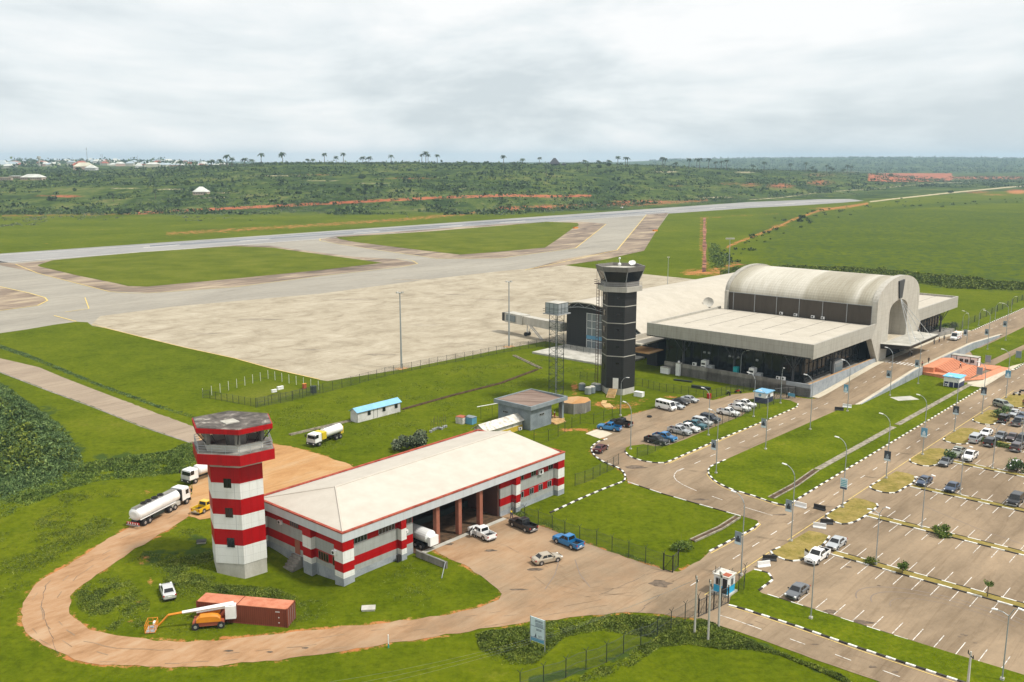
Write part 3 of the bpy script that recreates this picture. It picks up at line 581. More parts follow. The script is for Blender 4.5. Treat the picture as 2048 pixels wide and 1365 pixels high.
# car park islands (dry grass)
C=[ [(1709,997),(1730,1001),(1753,1009),(1756,1014),(1741,1027),(1725,1037),(1710,1045),(1697,1049),(1684,1050),(1672,1047),(1653,1037),(1651,1032),(1697,1003)],
 [(1618,1063),(1640,1067),(1659,1074),(1650,1087),(1630,1105),(1616,1115),(1603,1122),(1590,1124),(1575,1123),(1558,1117),(1543,1109),(1541,1104),(1560,1096)],
 [(1793,944),(1815,948),(1833,955),(1826,968),(1812,975),(1795,986),(1785,988),(1770,987),(1755,984),(1741,978),(1739,974),(1760,962)],
 [(1859,898),(1880,898),(1896,901),(1900,910),(1890,922),(1877,930),(1860,934),(1845,933),(1828,929),(1819,924),(1820,920)],
 [(1922,857),(1945,858),(1962,863),(1955,875),(1943,884),(1934,889),(1915,890),(1898,886),(1886,882),(1890,876)],
 [(1976,821),(1995,822),(2006,826),(2003,840),(1987,850),(1975,851),(1960,848),(1945,843),(1947,838)],
 [(2020,790),(2048,790),(2075,796),(2065,812),(2040,818),(2025,815),(2012,808),(2003,803)]]
for i,c_ in enumerate(C):
    island(c_,'dry',.12,k=[2]+list(range(3,len(c_)))+([0] if 0 else []))
# strip along the exit road
island([(1508,1141),(1536,1147),(1546,1161),(1517,1183),(1523,1188),(1653,1228.5),(1748,1260),(1906,1309),(2048,1352),(2300,1430),(2300,1485),(2160,1441),(1919,1364),(1716,1297),(1590,1253),(1482,1218),(1457,1212),(1462,1195),(1470,1170),(1490,1150)],k=[10,11,12,13,14,15,16])
kerb(pxk([(1508,1141),(1536,1147),(1546,1161),(1517,1183)]))
# medians between the car park rows
for u0,v0,v1_ in ((130.3,-52,34),(149.0,-54,34),(168.4,-53.6,34),(187.9,-52.4,34),(208.0,-52,34),(227.4,-51,34)):
    b=MB(); b.box(u0+.15,u0+1.55,v0,v1_,0,.12); struct(b.build('grass_median','dry',uv=True))
    kerb(uvk([(u0,v0),(u0,v1_)]),.24,.16,1.9); kerb(uvk([(u0+1.7,v0),(u0+1.7,v1_)]),.2,.13,1.9)
kerb(uvk([(111.85,-53),(112.2,30)]),.16,.10,1.7)
# ---- painted lines
pl=MB(); Z_=.06
def dash(u0,u1,v,wd=.13): pl.box(u0,u1,v-wd/2,v+wd/2,.045,Z_)
for k in range(-6,30):
    uu=143.2+6*k
    if uu>107: dash(uu,uu+2.2,-62.2)
for k in range(0,40):
    uu=148.2+6*k
    if not (216<uu<338): dash(uu,uu+2.2,-89.6)
for u0,v0,v1_,lo,hi in ((112.0,-51.4,30,1,0),(130.3,-51.4,33,1,1),(149.0,-51.3,33,1,1),(168.4,-51.3,33,1,1),(187.9,-51.3,33,1,1),(208.0,-51.3,33,1,1),(227.4,-51.3,33,1,1)):
    n=int((v1_-v0)/2.5)
    for k in range(n):
        v=v0+2.5*k
        if u0==112.0: pl.box(u0+.25,u0+4.0,v-.05,v+.05,.045,Z_); continue
        if lo: pl.box(u0-4.0,u0-.2,v-.048,v+.048,.045,Z_)
        if hi: pl.box(u0+1.9,u0+5.7,v-.048,v+.048,.045,Z_)
def pline(px,wd=.13):
    for a,c in zip(px,px[1:]):
        p,q_=G(*a),G(*c); d=q_-p; pu,pv=UV((p+q_)/2); pl.add([],[]) ; n=Vector((-d.y,d.x,0)).normalized()*wd/2
        vs=[UV(x) for x in (p-n,q_-n,q_+n,p+n)]; pl.add([(x[0],x[1],Z_) for x in vs],[(3,2,1,0)])
pline([(1365,938),(1355,942),(1349,949),(1348,955),(1353,962),(1365,970),(1380,977),(1393,982.5)]); pline([(1424,993.5),(1445,1001)]); pline([(1486,1014.5),(1545,1032)])
pline([(1441,1232),(1470,1241),(1523,1260)]); pline([(1580,1279),(1610,1290)]); pline([(1670,1310),(1702,1322)]); pline([(1765,1342),(1800,1355)])
struct(pl.build('road_markings','white_line',uv=True))
ye=MB()
def yline(uv,wd=.12):
    for a,c in zip(uv,uv[1:]):
        p,q_=W(*a),W(*c); lineseg(ye,p,q_,wd,.062)
yline([(156,-65.95),(258,-65.95)]); yline([(131,-59.3),(160,-59.3)]); yline([(106,-59.3),(127,-59.3)]); yline([(160,-59.3),(260,-59.3)])
yline([(150,-94.6+.9),(208,-93.6)])
for px in ([(1348,955),(1348,955)],[(1416,943),(1414,950),(1424,962),(1445,976),(1466,984),(1507,996),(1554,1012),(1572,1016),(1590,1008)],[(1457,1214),(1482,1221),(1590,1256.5),(1716,1301),(1919,1369)],[(1338,928),(1441,882.5),(1596,815)],[(1517,1046),(1521,1050),(1510,1060),(1421,1108)]):
    for a,c in zip(px,px[1:]):
        if a!=c: lineseg(ye,G(*a),G(*c),.12,.062)
struct(ye.build('yellow_edge_lines','yellow_line',world=True))
# lawn kerb of the fenced plot
kerb(pxk([(1256,965),(1324,988),(1400,1010),(1481,1033)]),.16,.1,2.6)
kerb(pxk([(1517,1049),(1504,1060),(1419,1104)]),.26,.16,1.15)
# seams and skid marks
sk=MB()
for px in ([(1330,1141),(1290,1150),(1250,1170),(1200,1190)],[(1320,1190),(1290,1215),(1275,1228)],[(92,1170),(84,1205),(90,1240),(105,1280),(118,1310)],[(1560,1100),(1500,1130)]):
    for a,c in zip(px,px[1:]):
        A0_,C0_=G(*a),G(*c); nn_=max(2,int((C0_-A0_).length/1.2)); last=A0_
        for k in range(1,nn_+1):
            q_=A0_.lerp(C0_,k/nn_)+Vector((rnd.uniform(-.2,.2),rnd.uniform(-.2,.2),0)); lineseg(sk,last,q_,rnd.uniform(.03,.09),.055); last=q_
struct(sk.build('road_seams','crack',world=True))
sk=MB()
for R0,w_ in ((9.0,.16),(10.6,.16),(7.0,.10)):
    cu,cv=121,-31
    pts=[W(cu+R0*.62*math.cos(a),cv+R0*1.25*math.sin(a)) for a in np.linspace(R(70+180),R(340+60),26)]
    for a,c in zip(pts,pts[1:]): lineseg(sk,a,c,w_,.052)
for px in ([(1180,1175),(1160,1150),(1150,1120)],[(1090,1180),(1110,1150),(1120,1115)],[(1840,1010),(1960,1060),(2047,1090)]):
    for a,c in zip(px,px[1:]): lineseg(sk,G(*a),G(*c),.14,.052)
struct(sk.build('tyre_marks','skid',world=True))
M['track']=multi('worn wheel track',[(.4,(.20,.135,.082)),(.6,(.29,.205,.13))],.4)
M['oil']=multi('oil and water stain',[(.4,(.085,.062,.045)),(.6,(.17,.128,.09))],.8)
def offpath(b,px,offs,wd,z,skip=.25,jit=.12):
    P=[G(*q) if not isinstance(q,Vector) else q for q in px]
    Q=[]
    for a,c in zip(P,P[1:]):
        n=max(1,int((c-a).length/1.6)); Q+=[a+(c-a)*(k/n) for k in range(n)]
    Q.append(P[-1])
    for of in offs:
        pts=[]
        for i,q_ in enumerate(Q):
            d=(Q[min(i+2,len(Q)-1)]-Q[max(i-2,0)]); nn_=Vector((-d.y,d.x,0)).normalized(); pts.append(q_+nn_*(of+rnd.uniform(-jit,jit)))
        for a,c in zip(pts,pts[1:]):
            if rnd.random()>skip: lineseg(b,a,c,wd*rnd.uniform(.5,1.2),z)
b=MB(); offpath(b,[(360,1026),(300,1062),(240,1092),(190,1120),(140,1152),(105,1185),(88,1212),(90,1240),(112,1268),(150,1292),(220,1308),(340,1312),(480,1304),(604,1291),(800,1264),(960,1240),(1100,1216),(1250,1190),(1380,1150)],(-1.9,-.3,1.2),.14,.056,.68)
offpath(b,[W(125,-62.2-1.6),W(215,-62.2-1.6)],(-.8,.8),.10,.056,.5,.06); offpath(b,[W(125,-60.6),W(215,-60.6)],(-.8,.8),.10,.056,.5,.06)
offpath(b,[(1395,960),(1440,990),(1545,1045),(1590,1040),(1680,985)],(-.8,.8),.12,.056,.4,.08); offpath(b,[(900,1050),(1020,1090),(1120,1140),(1180,1180),(1300,1190),(1420,1140)],(-.8,.8),.14,.056,.4,.1); offpath(b,[(1075,1150),(1110,1175),(1180,1190),(1260,1180)],(-.8,.8,2.0,3.6),.14,.056,.4,.1)
offpath(b,[(1500,1250),(1700,1320),(1850,1370)],(-2.2,-.6,1.3),.12,.056,.5,.08)
struct(b.build('wheel_tracks','track',world=True))
b=MB(); 
for (x,y,ra_,rb_) in ((1660,1224,1.1,.6),(1712,1246,2.2,.7),(1722,1256,1.2,.8),(1925,1270,.3,.2),(1919,1274,.25,.2),(1932,1272,.3,.2),(1950,1287,.3,.15),(1758,1172,.3,.2),(1697,1135,.6,.3),(1500,1250,.5,.2),(1745,1335,.6,.3),(1790,1345,.4,.3),(1630,1290,.5,.2),(1840,935+20,1,.6),(1560,1030,1.4,.4),(980,1102,1.0,.5),(1070,1140,1.3,.5),(883,1088,2.2,.8),(1035,1250-70,1.5,.3),(540,1305,.5,.2),(457,1303,.7,.25),(610,1297,.5,.2),(1270,935,2.5,1.0),(1330,900,1.5,.5),(1255,905,1.2,.5),(1340,815,1.6,.5),(1320,1168,1.6,1.6),(1400,1000,1.5,.5),(1690,900,1.2,.4),(1905,1075,1.2,.4)):
    p=G(x,y); b.sheet([(p.x+ra_*math.cos(a)*rnd.uniform(.55,1.2),p.y+rb_*math.sin(a)*rnd.uniform(.55,1.2)) for a in np.linspace(0,2*math.pi,15)[:-1]],.057)
struct(b.build('stains','oil',world=True))
b=MB()
for (x,y,ra_,rb_) in ((520,640,9,2.2),(700,600,12,2),(860,650,7,2.5),(980,600,9,2),(620,700,6,1.5),(760,710,6,1.4),(900,590,10,2),(1100,600,8,2),(420,668,8,1.4),(840,560,14,2)):
    p=G(x,y); b.sheet([(p.x+ra_*math.cos(a)*rnd.uniform(.5,1.2),p.y+rb_*math.sin(a)*rnd.uniform(.5,1.2)) for a in np.linspace(0,2*math.pi,17)[:-1]],.06)
M['apst']=multi('apron stain',[(.4,(.24,.20,.145)),(.6,(.40,.345,.255))],.15,scale2=1,amt2=.2); struct(b.build('stains','apst',world=True))
# drain with cover slabs across the median
def pxstrip(name,a,b_,wd,z,mat): 
    b=MB(); lineseg(b,G(*a),G(*b_),wd,z); return struct(b.build(name,mat,world=True))
p0,p1=G(1634,941),G(1940,770); n_=int((p1-p0).length/1.05); b=MB(); d=(p1-p0)/n_; an=math.atan2(d.y,d.x)
for i in range(n_):
    q_=p0+d*(i+.5)
    if 36<i*1.0<39: continue
    b.obox((q_.x,q_.y,.15+rnd.uniform(0,.05)),(1.0,1.25,.08),an+rnd.uniform(-.05,.05),0)
struct(b.build('drain_cover_path','slab',world=True))
def channel(px,wd,wall='slab'):
    for a,c in zip(px,px[1:]):
        p,q_=G(*a),G(*c); b=MB(); lineseg(b,p,q_,wd,.145); struct(b.build('drain_bed','mud_shade',world=True)); b=MB()
        d=(q_-p); l=d.length; d.normalize(); nn=Vector((-d.y,d.x,0)); an=math.atan2(d.y,d.x)
        for s in (-1,1):
            m_=(p+q_)/2+nn*s*(wd/2+.1); b.obox((m_.x,m_.y,.13),(l,.2,.28),an)
        struct(b.build('drain_wall','slab' if wall=='slab' else wall,world=True))
channel([(1632,942),(1590,972),(1542,998)],.9); channel([(1476,1035),(1440,1058),(1385,1083)],.7)
channel([(700,843),(660,852),(580,871)],.5); channel([(1028,712),(1082,738)],.5); channel([(805,820),(905,792),(1000,768),(1075,740)],.35,'mud_shade')
b=MB(); lineseg(b,G(1788,799.5),G(1830,797),3.6,.15); struct(b.build('concrete_slab','conc2',world=True))
psheet('enclosure_lawn',[(419,796),(537,762),(615,781),(512,812)],.02,'lawn2')
psheet('pale_patch',[(1170,868),(1197,858),(1225,868),(1200,878)],.05,'walk')
# ================================================================== FIRE STATION (near, red and white)
def part(b,name,mats,parent,uv=True,label=None,smooth=False):
    o=b.build(name,mats,parent,uv=uv,smooth=smooth)
    if label: o['label']=label
    return o
S=uthing('fire_station','long red and white banded fire station with cream hipped roof and open truck bays','building',75.4,-98.6)
E0,E1,Va,Vb=75.4,124.5,-98.2,-119.2; ZT=7.6
# storey bands: (z0,z1,mat)
BANDS=[(-1.2,.95,'plinth'),(.95,1.8,'greyw'),(1.8,3.15,'red'),(3.15,4.9,'greyw'),(4.9,6.35,'red')]
BW=[(-1.2,.95,'plinth'),(.95,1.8,'white'),(1.8,3.15,'red'),(3.15,4.9,'white'),(4.9,6.35,'red')]
def banded(name,u0,u1,v0,v1,bands,parent):
    b=MB(); ms=['plinth','greyw','red','white']
    for z0,z1,m in bands: b.box(u0,u1,v0,v1,z0,z1,ms.index(m))
    return part(b,name,ms,parent)
banded('wall',E0+1.1,89.2,Va-.9,Va-1.2,BANDS,S)          # right front, first stretch
banded('wall',108.6,E1-.6,Va-.9,Va-1.2,BANDS,S)
banded('wall',E0+.9,E0+1.2,Vb+1,Va-.9,BANDS,S)
banded('wall',E0+1.2,E1-.6,Vb+.9,Vb+1.2,BANDS,S); banded('wall',E1-.6,E1-.9,Vb+1.2,Va-1.2,BANDS,S)
for (u0,u1,v0,v1) in ((E0+.05,E0+2.0,Va-2.0,Va-.05),(86.2,87.2,Va-.9,Va-.05),(111.6,112.7,Va-.9,Va-.05),(E1-1.8,E1-.05,Va-1.8,Va-.05),(E0+.1,E0+.9,-107.6,-105.6),(E0+.05,E0+1.5,Vb+.1,Vb+1.6)): banded('pilaster',u0,u1,v0,v1,BW,S)
# bay jambs
for a_ in (89.2,108.3): b=MB(); b.box(a_,a_+.3,Va-12,Va-1.2,0,6.35); part(b,'bay_side_wall',['brickd'],S)
b=MB(); b.box(89.5,108.3,Va-19.5,Va-19.8,0,6.3); b.box(89.5,108.3,Va-19.5,Va-1.2,6.2,6.35); part(b,'bay_back_wall',['dark'],S)  # the bay's shade is put into the dark back wall and ceiling colour
b=MB(); b.box(89.2,108.6,Vb+1.2,Va-.3,0.05,.14); part(b,'bay_floor',['mud_shade'],S)  # floor coloured dark so the shade of the bay sits in the surface
b=MB(); b.box(89.2,108.6,Va-.3,Va+.5,.03,.12); part(b,'bay_apron_kerb',['conc2'],S)
for u_ in (94.1,98.9,103.7):
    b=MB(); b.box(u_-.35,u_+.35,Va-1.3,Va-.55,.12,6.35); part(b,'column',['col'],S)
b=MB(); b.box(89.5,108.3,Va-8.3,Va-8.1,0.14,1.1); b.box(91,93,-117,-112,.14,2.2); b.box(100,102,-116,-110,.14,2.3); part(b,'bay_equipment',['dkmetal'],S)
# fascia ring and roof
b=MB()
for z0,z1,mi,o in ((6.3,7.55,0,0),(7.55,7.75,1,.06)):
    b.box(E0-o,E1+o,Va-.35,Va+o,z0,z1,mi); b.box(E0-o,E1+o,Vb-o,Vb+.35,z0,z1,mi); b.box(E0-o,E0+.35,Vb+.35,Va-.35,z0,z1,mi); b.box(E1-.35,E1+o,Vb+.35,Va-.35,z0,z1,mi)
part(b,'fascia',['fasciaw','gutter'],S)
b=MB(); b.box(E0+.35,E1-.35,Vb+.35,Va-.35,6.3,6.42); part(b,'soffit',['greyw'],S)
RV=(Va+Vb)/2-.6; ra,rb,zr=E0+7.6,E1-2.0,9.7; zb=7.45
vs=[(E0+.3,Va-.3,zb),(E1-.3,Va-.3,zb),(E1-.3,Vb+.3,zb),(E0+.3,Vb+.3,zb),(ra,RV,zr),(rb,RV,zr)]
b=MB(); b.add(vs,[(0,1,5,4),(1,2,5),(2,3,4,5),(3,0,4)]); rf=part(b,'roof',['froof'],S)
b=MB()
def bar(b,p,q,wd=.28,h=.1,mi=None):
    b.tube([p,q],wd/2,6,mi)
bar(b,(ra,RV,zr+.03),(rb,RV,zr+.03)); bar(b,(ra,RV,zr+.03),(E0+.5,Va-.5,zb+.08)); bar(b,(ra,RV,zr+.03),(E0+.5,Vb+.5,zb+.08),.2)
part(b,'ridge_cap',['froof'],rf)
def window(parent,u0,u1,v0,v1,z0,z1,frame='greyp',axis='v',div=2,glass='glass'):
    """window in a wall facing +v (axis v) or -u (axis u)"""
    b=MB(); t=.06
    if axis=='v':
        b.box(u0,u1,v0,v0+.05,z0,z1); o=part(b,'window',[glass],parent); b=MB()
        for i in range(div+1): uu=u0+(u1-u0)*i/div; b.box(uu-.03,uu+.03,v0+.05,v0+.09,z0,z1)
        b.box(u0,u1,v0+.052,v0+.088,z0-.03,z0+.05); b.box(u0,u1,v0+.052,v0+.088,z1-.05,z1+.03)
    else:
        b.box(u0,u0-.05,v0,v1,z0,z1); o=part(b,'window',[glass],parent); b=MB()
        for i in range(div+1): vv=v0+(v1-v0)*i/div; b.box(u0-.05,u0-.09,vv-.03,vv+.03,z0,z1)
        b.box(u0-.052,u0-.088,v0,v1,z0-.03,z0+.05); b.box(u0-.052,u0-.088,v0,v1,z1-.05,z1+.03)
    part(b,'window_frame',[frame],o); return o
vw=Va-.9
for u0,u1,z0,z1,d in ((77.6,80.4,5.0,6.0,5),(82.6,85.6,5.0,6.0,5),(87.4,89.0,5.0,6.0,2),(113.2,114.4,5.0,6.0,2),(116.4,117.6,5.0,6.0,2),(121.0,122.2,5.0,6.0,2),(113.2,114.4,1.9,3.0,2),(116.0,117.0,1.9,3.0,2),(118.4,119.4,1.9,3.0,2),(120.8,121.8,1.9,3.0,2)): window(S,u0,u1,vw,0,z0,z1,div=d)
for v0,v1,z0,z1,d in ((-101.6,-100.2,1.75,3.05,3),(-104.9,-102.6,1.75,3.05,4),(-111.6,-109.6,4.95,5.9,4)): window(S,E0+.9,0,v0,v1,z0,z1,axis='u',div=d,frame='col')
b=MB(); b.box(E0+.84,E0+.9,-110.6,-109.4,.95,3.1); part(b,'door',['col'],S)
b=MB()
for i in range(5): b.box(E0+.9-.38*(5-i),E0+.9,-111.2,-108.9,-1.1+.38*i,-1.1+.38*(i+1)-.004)
part(b,'entrance_steps',['concrete'],S)
b=MB(); b.tube([(E0+.85,-105.2,.8),(E0+.85,-105.2,-1)],.07); b.tube([(E0+.85,-105.75+.1,6.3),(E0+.85,-105.75+.1,.9)],.05); part(b,'downpipe',['plinth'],S)
b=MB(); b.box(85.4,86.0,Va-.1,Va-.4,-.9,1.1); part(b,'meter_cabinet',['dark'],S)
def ac(parent,u,v,z,s=1.0,axis='v',mat='whitep'):
    b=MB(); 
    if axis=='v': b.box(u-.45*s,u+.45*s,v,v+.35*s,z,z+.65*s)
    else: b.box(u,u-.35*s,v-.45*s,v+.45*s,z,z+.65*s)
    o=part(b,'air_conditioner',[mat],parent); b=MB()
    if axis=='v': b.tube([(u-.1,v+.35*s,z+.33*s),(u-.1,v+.36*s+.02,z+.33*s)],.24*s,12)
    else: b.tube([(u-.35*s,v-.1,z+.33*s),(u-.37*s-.02,v-.1,z+.33*s)],.24*s,12)
    part(b,'fan_grille',['blackm'],o); return o
ac(S,118.7,vw,4.95,1.2); ac(S,E0+.05,-100.0,4.1,.9,'u'); ac(S,87.8,vw,3.7,.7); ac(S,E0+.9,-114,4.6,.9,'u')
# low wall, pipe rail and barrel by the bay
o=uthing('retaining_wall','short grey concrete retaining wall between forecourt and lawn beside the fire station','wall',88.9,-95)
b=MB(); b.box(88.6,88.95,-97.9,-91.5,-.2,1.0); part(b,'wall_panel',['concrete'],o); b=MB(); b.tube([(88.3,-91.3,1.2),(85.9,-89.6,.1)],.06); b.tube([(88.6,-97.8,1.2),(88.3,-91.3,1.2)],.04); part(b,'handrail',['galv'],o)
# ================================================================== RED AND WHITE WATCH TOWER
def hexa(cu,cv,f):
    o=[(-3.1,-5.7),(-5.6,-.3),(-2.2,4.9),(2.9,5.5),(5.6,.5),(2.5,-5.1)]; return [(cu+a*f,cv+b_*f) for a,b_ in o]
T=uthing('watch_tower','old hexagonal watch tower banded red and white with an empty open cab on top','tower',70.5,-115.5)
cu,cv=70.15,-115.5; f0=.69
lv=[(-1.6,1.25,'conc2'),(1.25,4.05,'white'),(4.05,6.43,'red'),(6.43,8.65,'white'),(8.65,10.99,'red'),(10.99,13.33,'white'),(13.33,15.64,'red'),(15.64,16.5,'conc2')]
for z0,z1,m in lv:
    b=MB(); b.prism(hexa(cu,cv,f0 if m!='conc2' or z0>0 else f0*.985),z0,z1); part(b,'base' if z0<0 else 'wall_band',[m],T)
h=hexa(cu,cv,f0)
def onface(i,s,hx=h): a,c=hx[i],hx[(i+1)%6]; return (a[0]+(c[0]-a[0])*s,a[1]+(c[1]-a[1])*s)
def fpanel(i,s0,s1,z0,z1,off,hx=h):
    a=onface(i,s0,hx); c=onface(i,s1,hx); d=Vector((c[0]-a[0],c[1]-a[1],0)); n=Vector((d.y,-d.x,0)).normalized()
    mx,my=(a[0]+c[0])/2-cu,(a[1]+c[1])/2-cv
    if n.x*mx+n.y*my<0: n=-n
    b=MB(); P=[(a[0],a[1]),(c[0],c[1]),(c[0]+n.x*off,c[1]+n.y*off),(a[0]+n.x*off,a[1]+n.y*off)]; b.prism(P,z0,z1); return b
for z in (4.05,8.65,13.2,16.0-.15):
    z0=z-.55 if z<15 else 15.75; z1=z+.85 if z<15 else 16.35
    z0,z1={4.05:(3.75,5.15),8.65:(8.25,9.65),13.2:(12.65,14.0)}.get(z,(15.85,16.45))
    o=part(fpanel(1,.44,.70,z0,z1,.05),'window',['glass'],T); part(fpanel(1,.56,.58,z0,z1,.07),'window_frame',['blackm'],o)
b=MB(); b.prism(hexa(cu,cv,1.02),16.4,17.9); b2=b; part(b,'balcony_fascia',['red'],T)
b=MB(); b.prism(hexa(cu,cv,1.0),17.9,17.98); part(b,'balcony_floor',['concrete'],T)
b=MB(); hx=hexa(cu,cv,.97)
for i in range(6):
    a,c=hx[i],hx[(i+1)%6]
    for zz_ in (18.35,18.75,19.1): b.tube([(a[0],a[1],zz_),(c[0],c[1],zz_)],.03,5)
    for s in (0,.33,.66): q_=onface(i,s,hx); b.tube([(q_[0],q_[1],17.95),(q_[0],q_[1],19.12)],.035,5)
part(b,'railing',['galv'],T)
b=MB(); ho=hexa(cu,cv,.74); hi=hexa(cu,cv,.70)
for i in range(6):
    j=(i+1)%6; b.prism([ho[i],ho[j],hi[j],hi[i]],17.9,18.95)
part(b,'parapet_wall',['conc2'],T)
for p in hexa(cu,cv,.71): b=MB(); b.box(p[0]-.28,p[0]+.28,p[1]-.28,p[1]+.28,18.9,20.95); part(b,'column',['concrete'],T)
b=MB(); b.prism(hexa(cu,cv+.6,.26),17.95,20.9); part(b,'stair_core',['concrete'],T)
for i in range(6):
    hb=hexa(cu,cv,.72); ht=hexa(cu,cv,.98)
    for s in (.0,.33,.66): b=MB(); p=onface(i,s,hb); q_=onface(i,s,ht); b.tube([(p[0],p[1],18.9),(q_[0],q_[1],20.9)],.09 if s==0 else .045,5); part(b,'window_mullion',['blackm'],T)
b=MB(); b.prism(hexa(cu,cv,1.0),20.88,20.92); part(b,'cab_ceiling',['concrete'],T)
b=MB(); b.prism(hexa(cu,cv,1.0),20.85,21.55); part(b,'roof_fascia',['red'],T)
b=MB(); b.prism(hexa(cu,cv,.97),21.5,21.64); rf=part(b,'roof',['flatroof'],T)
b=MB(); b.obox((cu-.8,cv+.5,21.7),(2.0,2.0,.14),.1); part(b,'roof_hatch',['conc2'],rf)
# ================================================================== BLACK CONTROL TOWER
B=uthing('control_tower','tall black hexagonal control tower with white bands and dark glass cab','tower',187.9,-131.9)
tc_=G(1235,783); TU,TV=UV(tc_); 
def reg(n,r,a0): return [(TU+r*math.cos(a0+2*math.pi*i/n),TV-r*math.sin(a0+2*math.pi*i/n)) for i in range(n)]
# face normal world angle 251.4 deg -> in uv frame angle = world-UA
A0=R(251.4)-UA+R(30)
for z0,z1 in ((1.6,9.7),(9.95,13.9),(14.15,18.05),(18.3,22.3),(22.55,26.1)):
    b=MB(); b.prism(reg(6,4.35,A0),z0,z1); part(b,'shaft',['blackt'],B)
for z in (9.7,13.9,18.05,22.3):
    b=MB(); b.prism(reg(6,4.42,A0),z+.05,z+.22); part(b,'white_band',['conc2'],B)
b=MB(); b.prism(reg(6,4.3,A0),-.2,1.6); part(b,'plinth',['conc2'],B)
b=MB(); b.prism(reg(6,5.7,A0),26.1,27.35); part(b,'balcony',['clad'],B)
b=MB(); b.prism(reg(6,4.9,A0),27.35,28.5); part(b,'cab_base',['cladd'],B)
def frus(r0,r1,z0,z1): 
    p,q_=reg(6,r0,A0),reg(6,r1,A0); b=MB(); b.rings([[(x,y,z0) for x,y in p],[(x,y,z1) for x,y in q_]]); return b
part(frus(4.75,5.9,28.5,31.1),'cab_glazing',['glass'],B)
b=MB(); p,q_=reg(6,4.78,A0),reg(6,5.93,A0)
for x,y in zip(p,q_): b=MB(); b.tube([(x[0],x[1],28.5),(y[0],y[1],31.1)],.09,5); part(b,'glazing_post',['greyp'],B)
b=MB()
for r0,r1,z0,z1 in ((6.0,6.35,31.1,32.3),):
    p,q_=reg(6,r0,A0),reg(6,r1,A0); pi,qi=reg(6,r0-.3,A0),reg(6,r1-.35,A0)
    for i in range(6):
        j=(i+1)%6
        b.add([(*p[i],z0),(*p[j],z0),(*q_[j],z1),(*q_[i],z1)],[(0,1,2,3)]); b.add([(*qi[i],z1),(*qi[j],z1),(*pi[j],z0),(*pi[i],z0)],[(0,1,2,3)]); b.add([(*q_[i],z1),(*q_[j],z1),(*qi[j],z1),(*qi[i],z1)],[(0,1,2,3)])
part(b,'roof_parapet',['cladd'],B)
b=MB(); b.prism(reg(6,6.0,A0),31.1,31.5); rf=part(b,'roof',['conc2'],B)
b=MB(); b.ball((TU-.3,TV,32.5),.42,12,8); b.ball((TU-.3,TV,34.0),.27,12,8); b.tube([(TU-.3,TV,31.5),(TU-.3,TV,34.2)],.06); part(b,'radome',['whitep'],rf)
for du,dv in ((2.2,1.8),(3.2,1.6)):
    b=MB(); 
    rs=[]
    c0=Vector((TU+du,TV+dv,32.7)); n=Vector((-.5,.5,.7)).normalized(); a=n.cross(Vector((0,0,1))).normalized(); c1=n.cross(a)
    for rr,dd in ((.05,0),(.45,.08),(.7,.22)): rs.append([tuple(c0+n*dd+(a*math.cos(t_)+c1*math.sin(t_))*rr) for t_ in np.linspace(0,2*math.pi,13)[:-1]])
    b.rings(rs,False); b.tube([tuple(c0),(c0.x,c0.y,31.5)],.06); part(b,'satellite_dish',['whitep'],rf)
b=MB()
for s in (0,1,2,3,4,5):
    a=reg(6,5.55,A0)[s]; c=reg(6,5.55,A0)[(s+1)%6]
    for z in (27.8,28.25): b.tube([(*a,z),(*c,z)],.03,4)
    b.tube([(*a,27.3),(*a,28.3)],.04,4)
part(b,'railing',['greyp'],B)
bx=reg(6,4.36,A0)
def bface(i,s0,s1,z0,z1,off,mat,name):
    a,c=Vector((*bx[i],0)),Vector((*bx[(i+1)%6],0)); p=a+(c-a)*s0; q_=a+(c-a)*s1; d=q_-p; n=Vector((d.y,-d.x,0)).normalized(); m_=(p+q_)/2-Vector((TU,TV,0))
    if n.dot(m_)<0: n=-n
    b=MB(); b.prism([(p.x,p.y),(q_.x,q_.y),(q_.x+n.x*off,q_.y+n.y*off),(p.x+n.x*off,p.y+n.y*off)],z0,z1); return part(b,name,[mat],B)
# which face looks to the camera
fi=max(range(6),key=lambda i:-(W(*( (bx[i][0]+bx[(i+1)%6][0])/2,(bx[i][1]+bx[(i+1)%6][1])/2 )).y))
bface(fi,.40,.72,1.6,4.3,.08,'whitep','door')
for z in (7.9,12,16.3,20.2,24.2): bface(fi,.55,.72,z,z+.4,.05,'glass','window')
fl=(fi+1)%6 if W(*bx[(fi+1)%6]).x<W(*bx[fi]).x else (fi-1)%6
for z in (6.0,11.3,15.6,19.8,23.6): bface(fl,.30,.65,z,z+1.5,.06,'glass','window')
# external ladder frame
lp=min(bx,key=lambda p:W(*p).x); lx=W(*lp); q0=lx+Vector((-.9,.2,0)); lu,lvv=UV(q0)
b=MB()
for du in (0,.9):
    for dv in (0,.9): b.tube([(lu+du-.4,lvv+dv-.4,0),(lu+du-.4,lvv+dv-.4,27.5)],.06,5)
for k in range(34):
    z=k*.8; b.tube([(lu-.4,lvv-.4,z),(lu+.5,lvv-.4,z)],.035,4); b.tube([(lu-.4,lvv+.5,z),(lu-.4,lvv-.4,z)],.035,4)
b.box(lu-.9,lu+.8,lvv-.9,lvv+.8,27.4,27.55)
for z in (28,28.5): b.tube([(lu-.9,lvv-.9,z),(lu+.8,lvv-.9,z),(lu+.8,lvv+.8,z),(lu-.9,lvv+.8,z),(lu-.9,lvv-.9,z)],.04,4)
b.tube([(lu-.4,lvv-.4,27),(lu-.4,lvv-.4,33)],.05,4); part(b,'ladder_frame',['steelr'],B)
fc=W((bx[fi][0]+bx[(fi+1)%6][0])/2,(bx[fi][1]+bx[(fi+1)%6][1])/2); nrm=(fc-W(TU,TV)).normalized(); an=math.atan2(nrm.y,nrm.x)
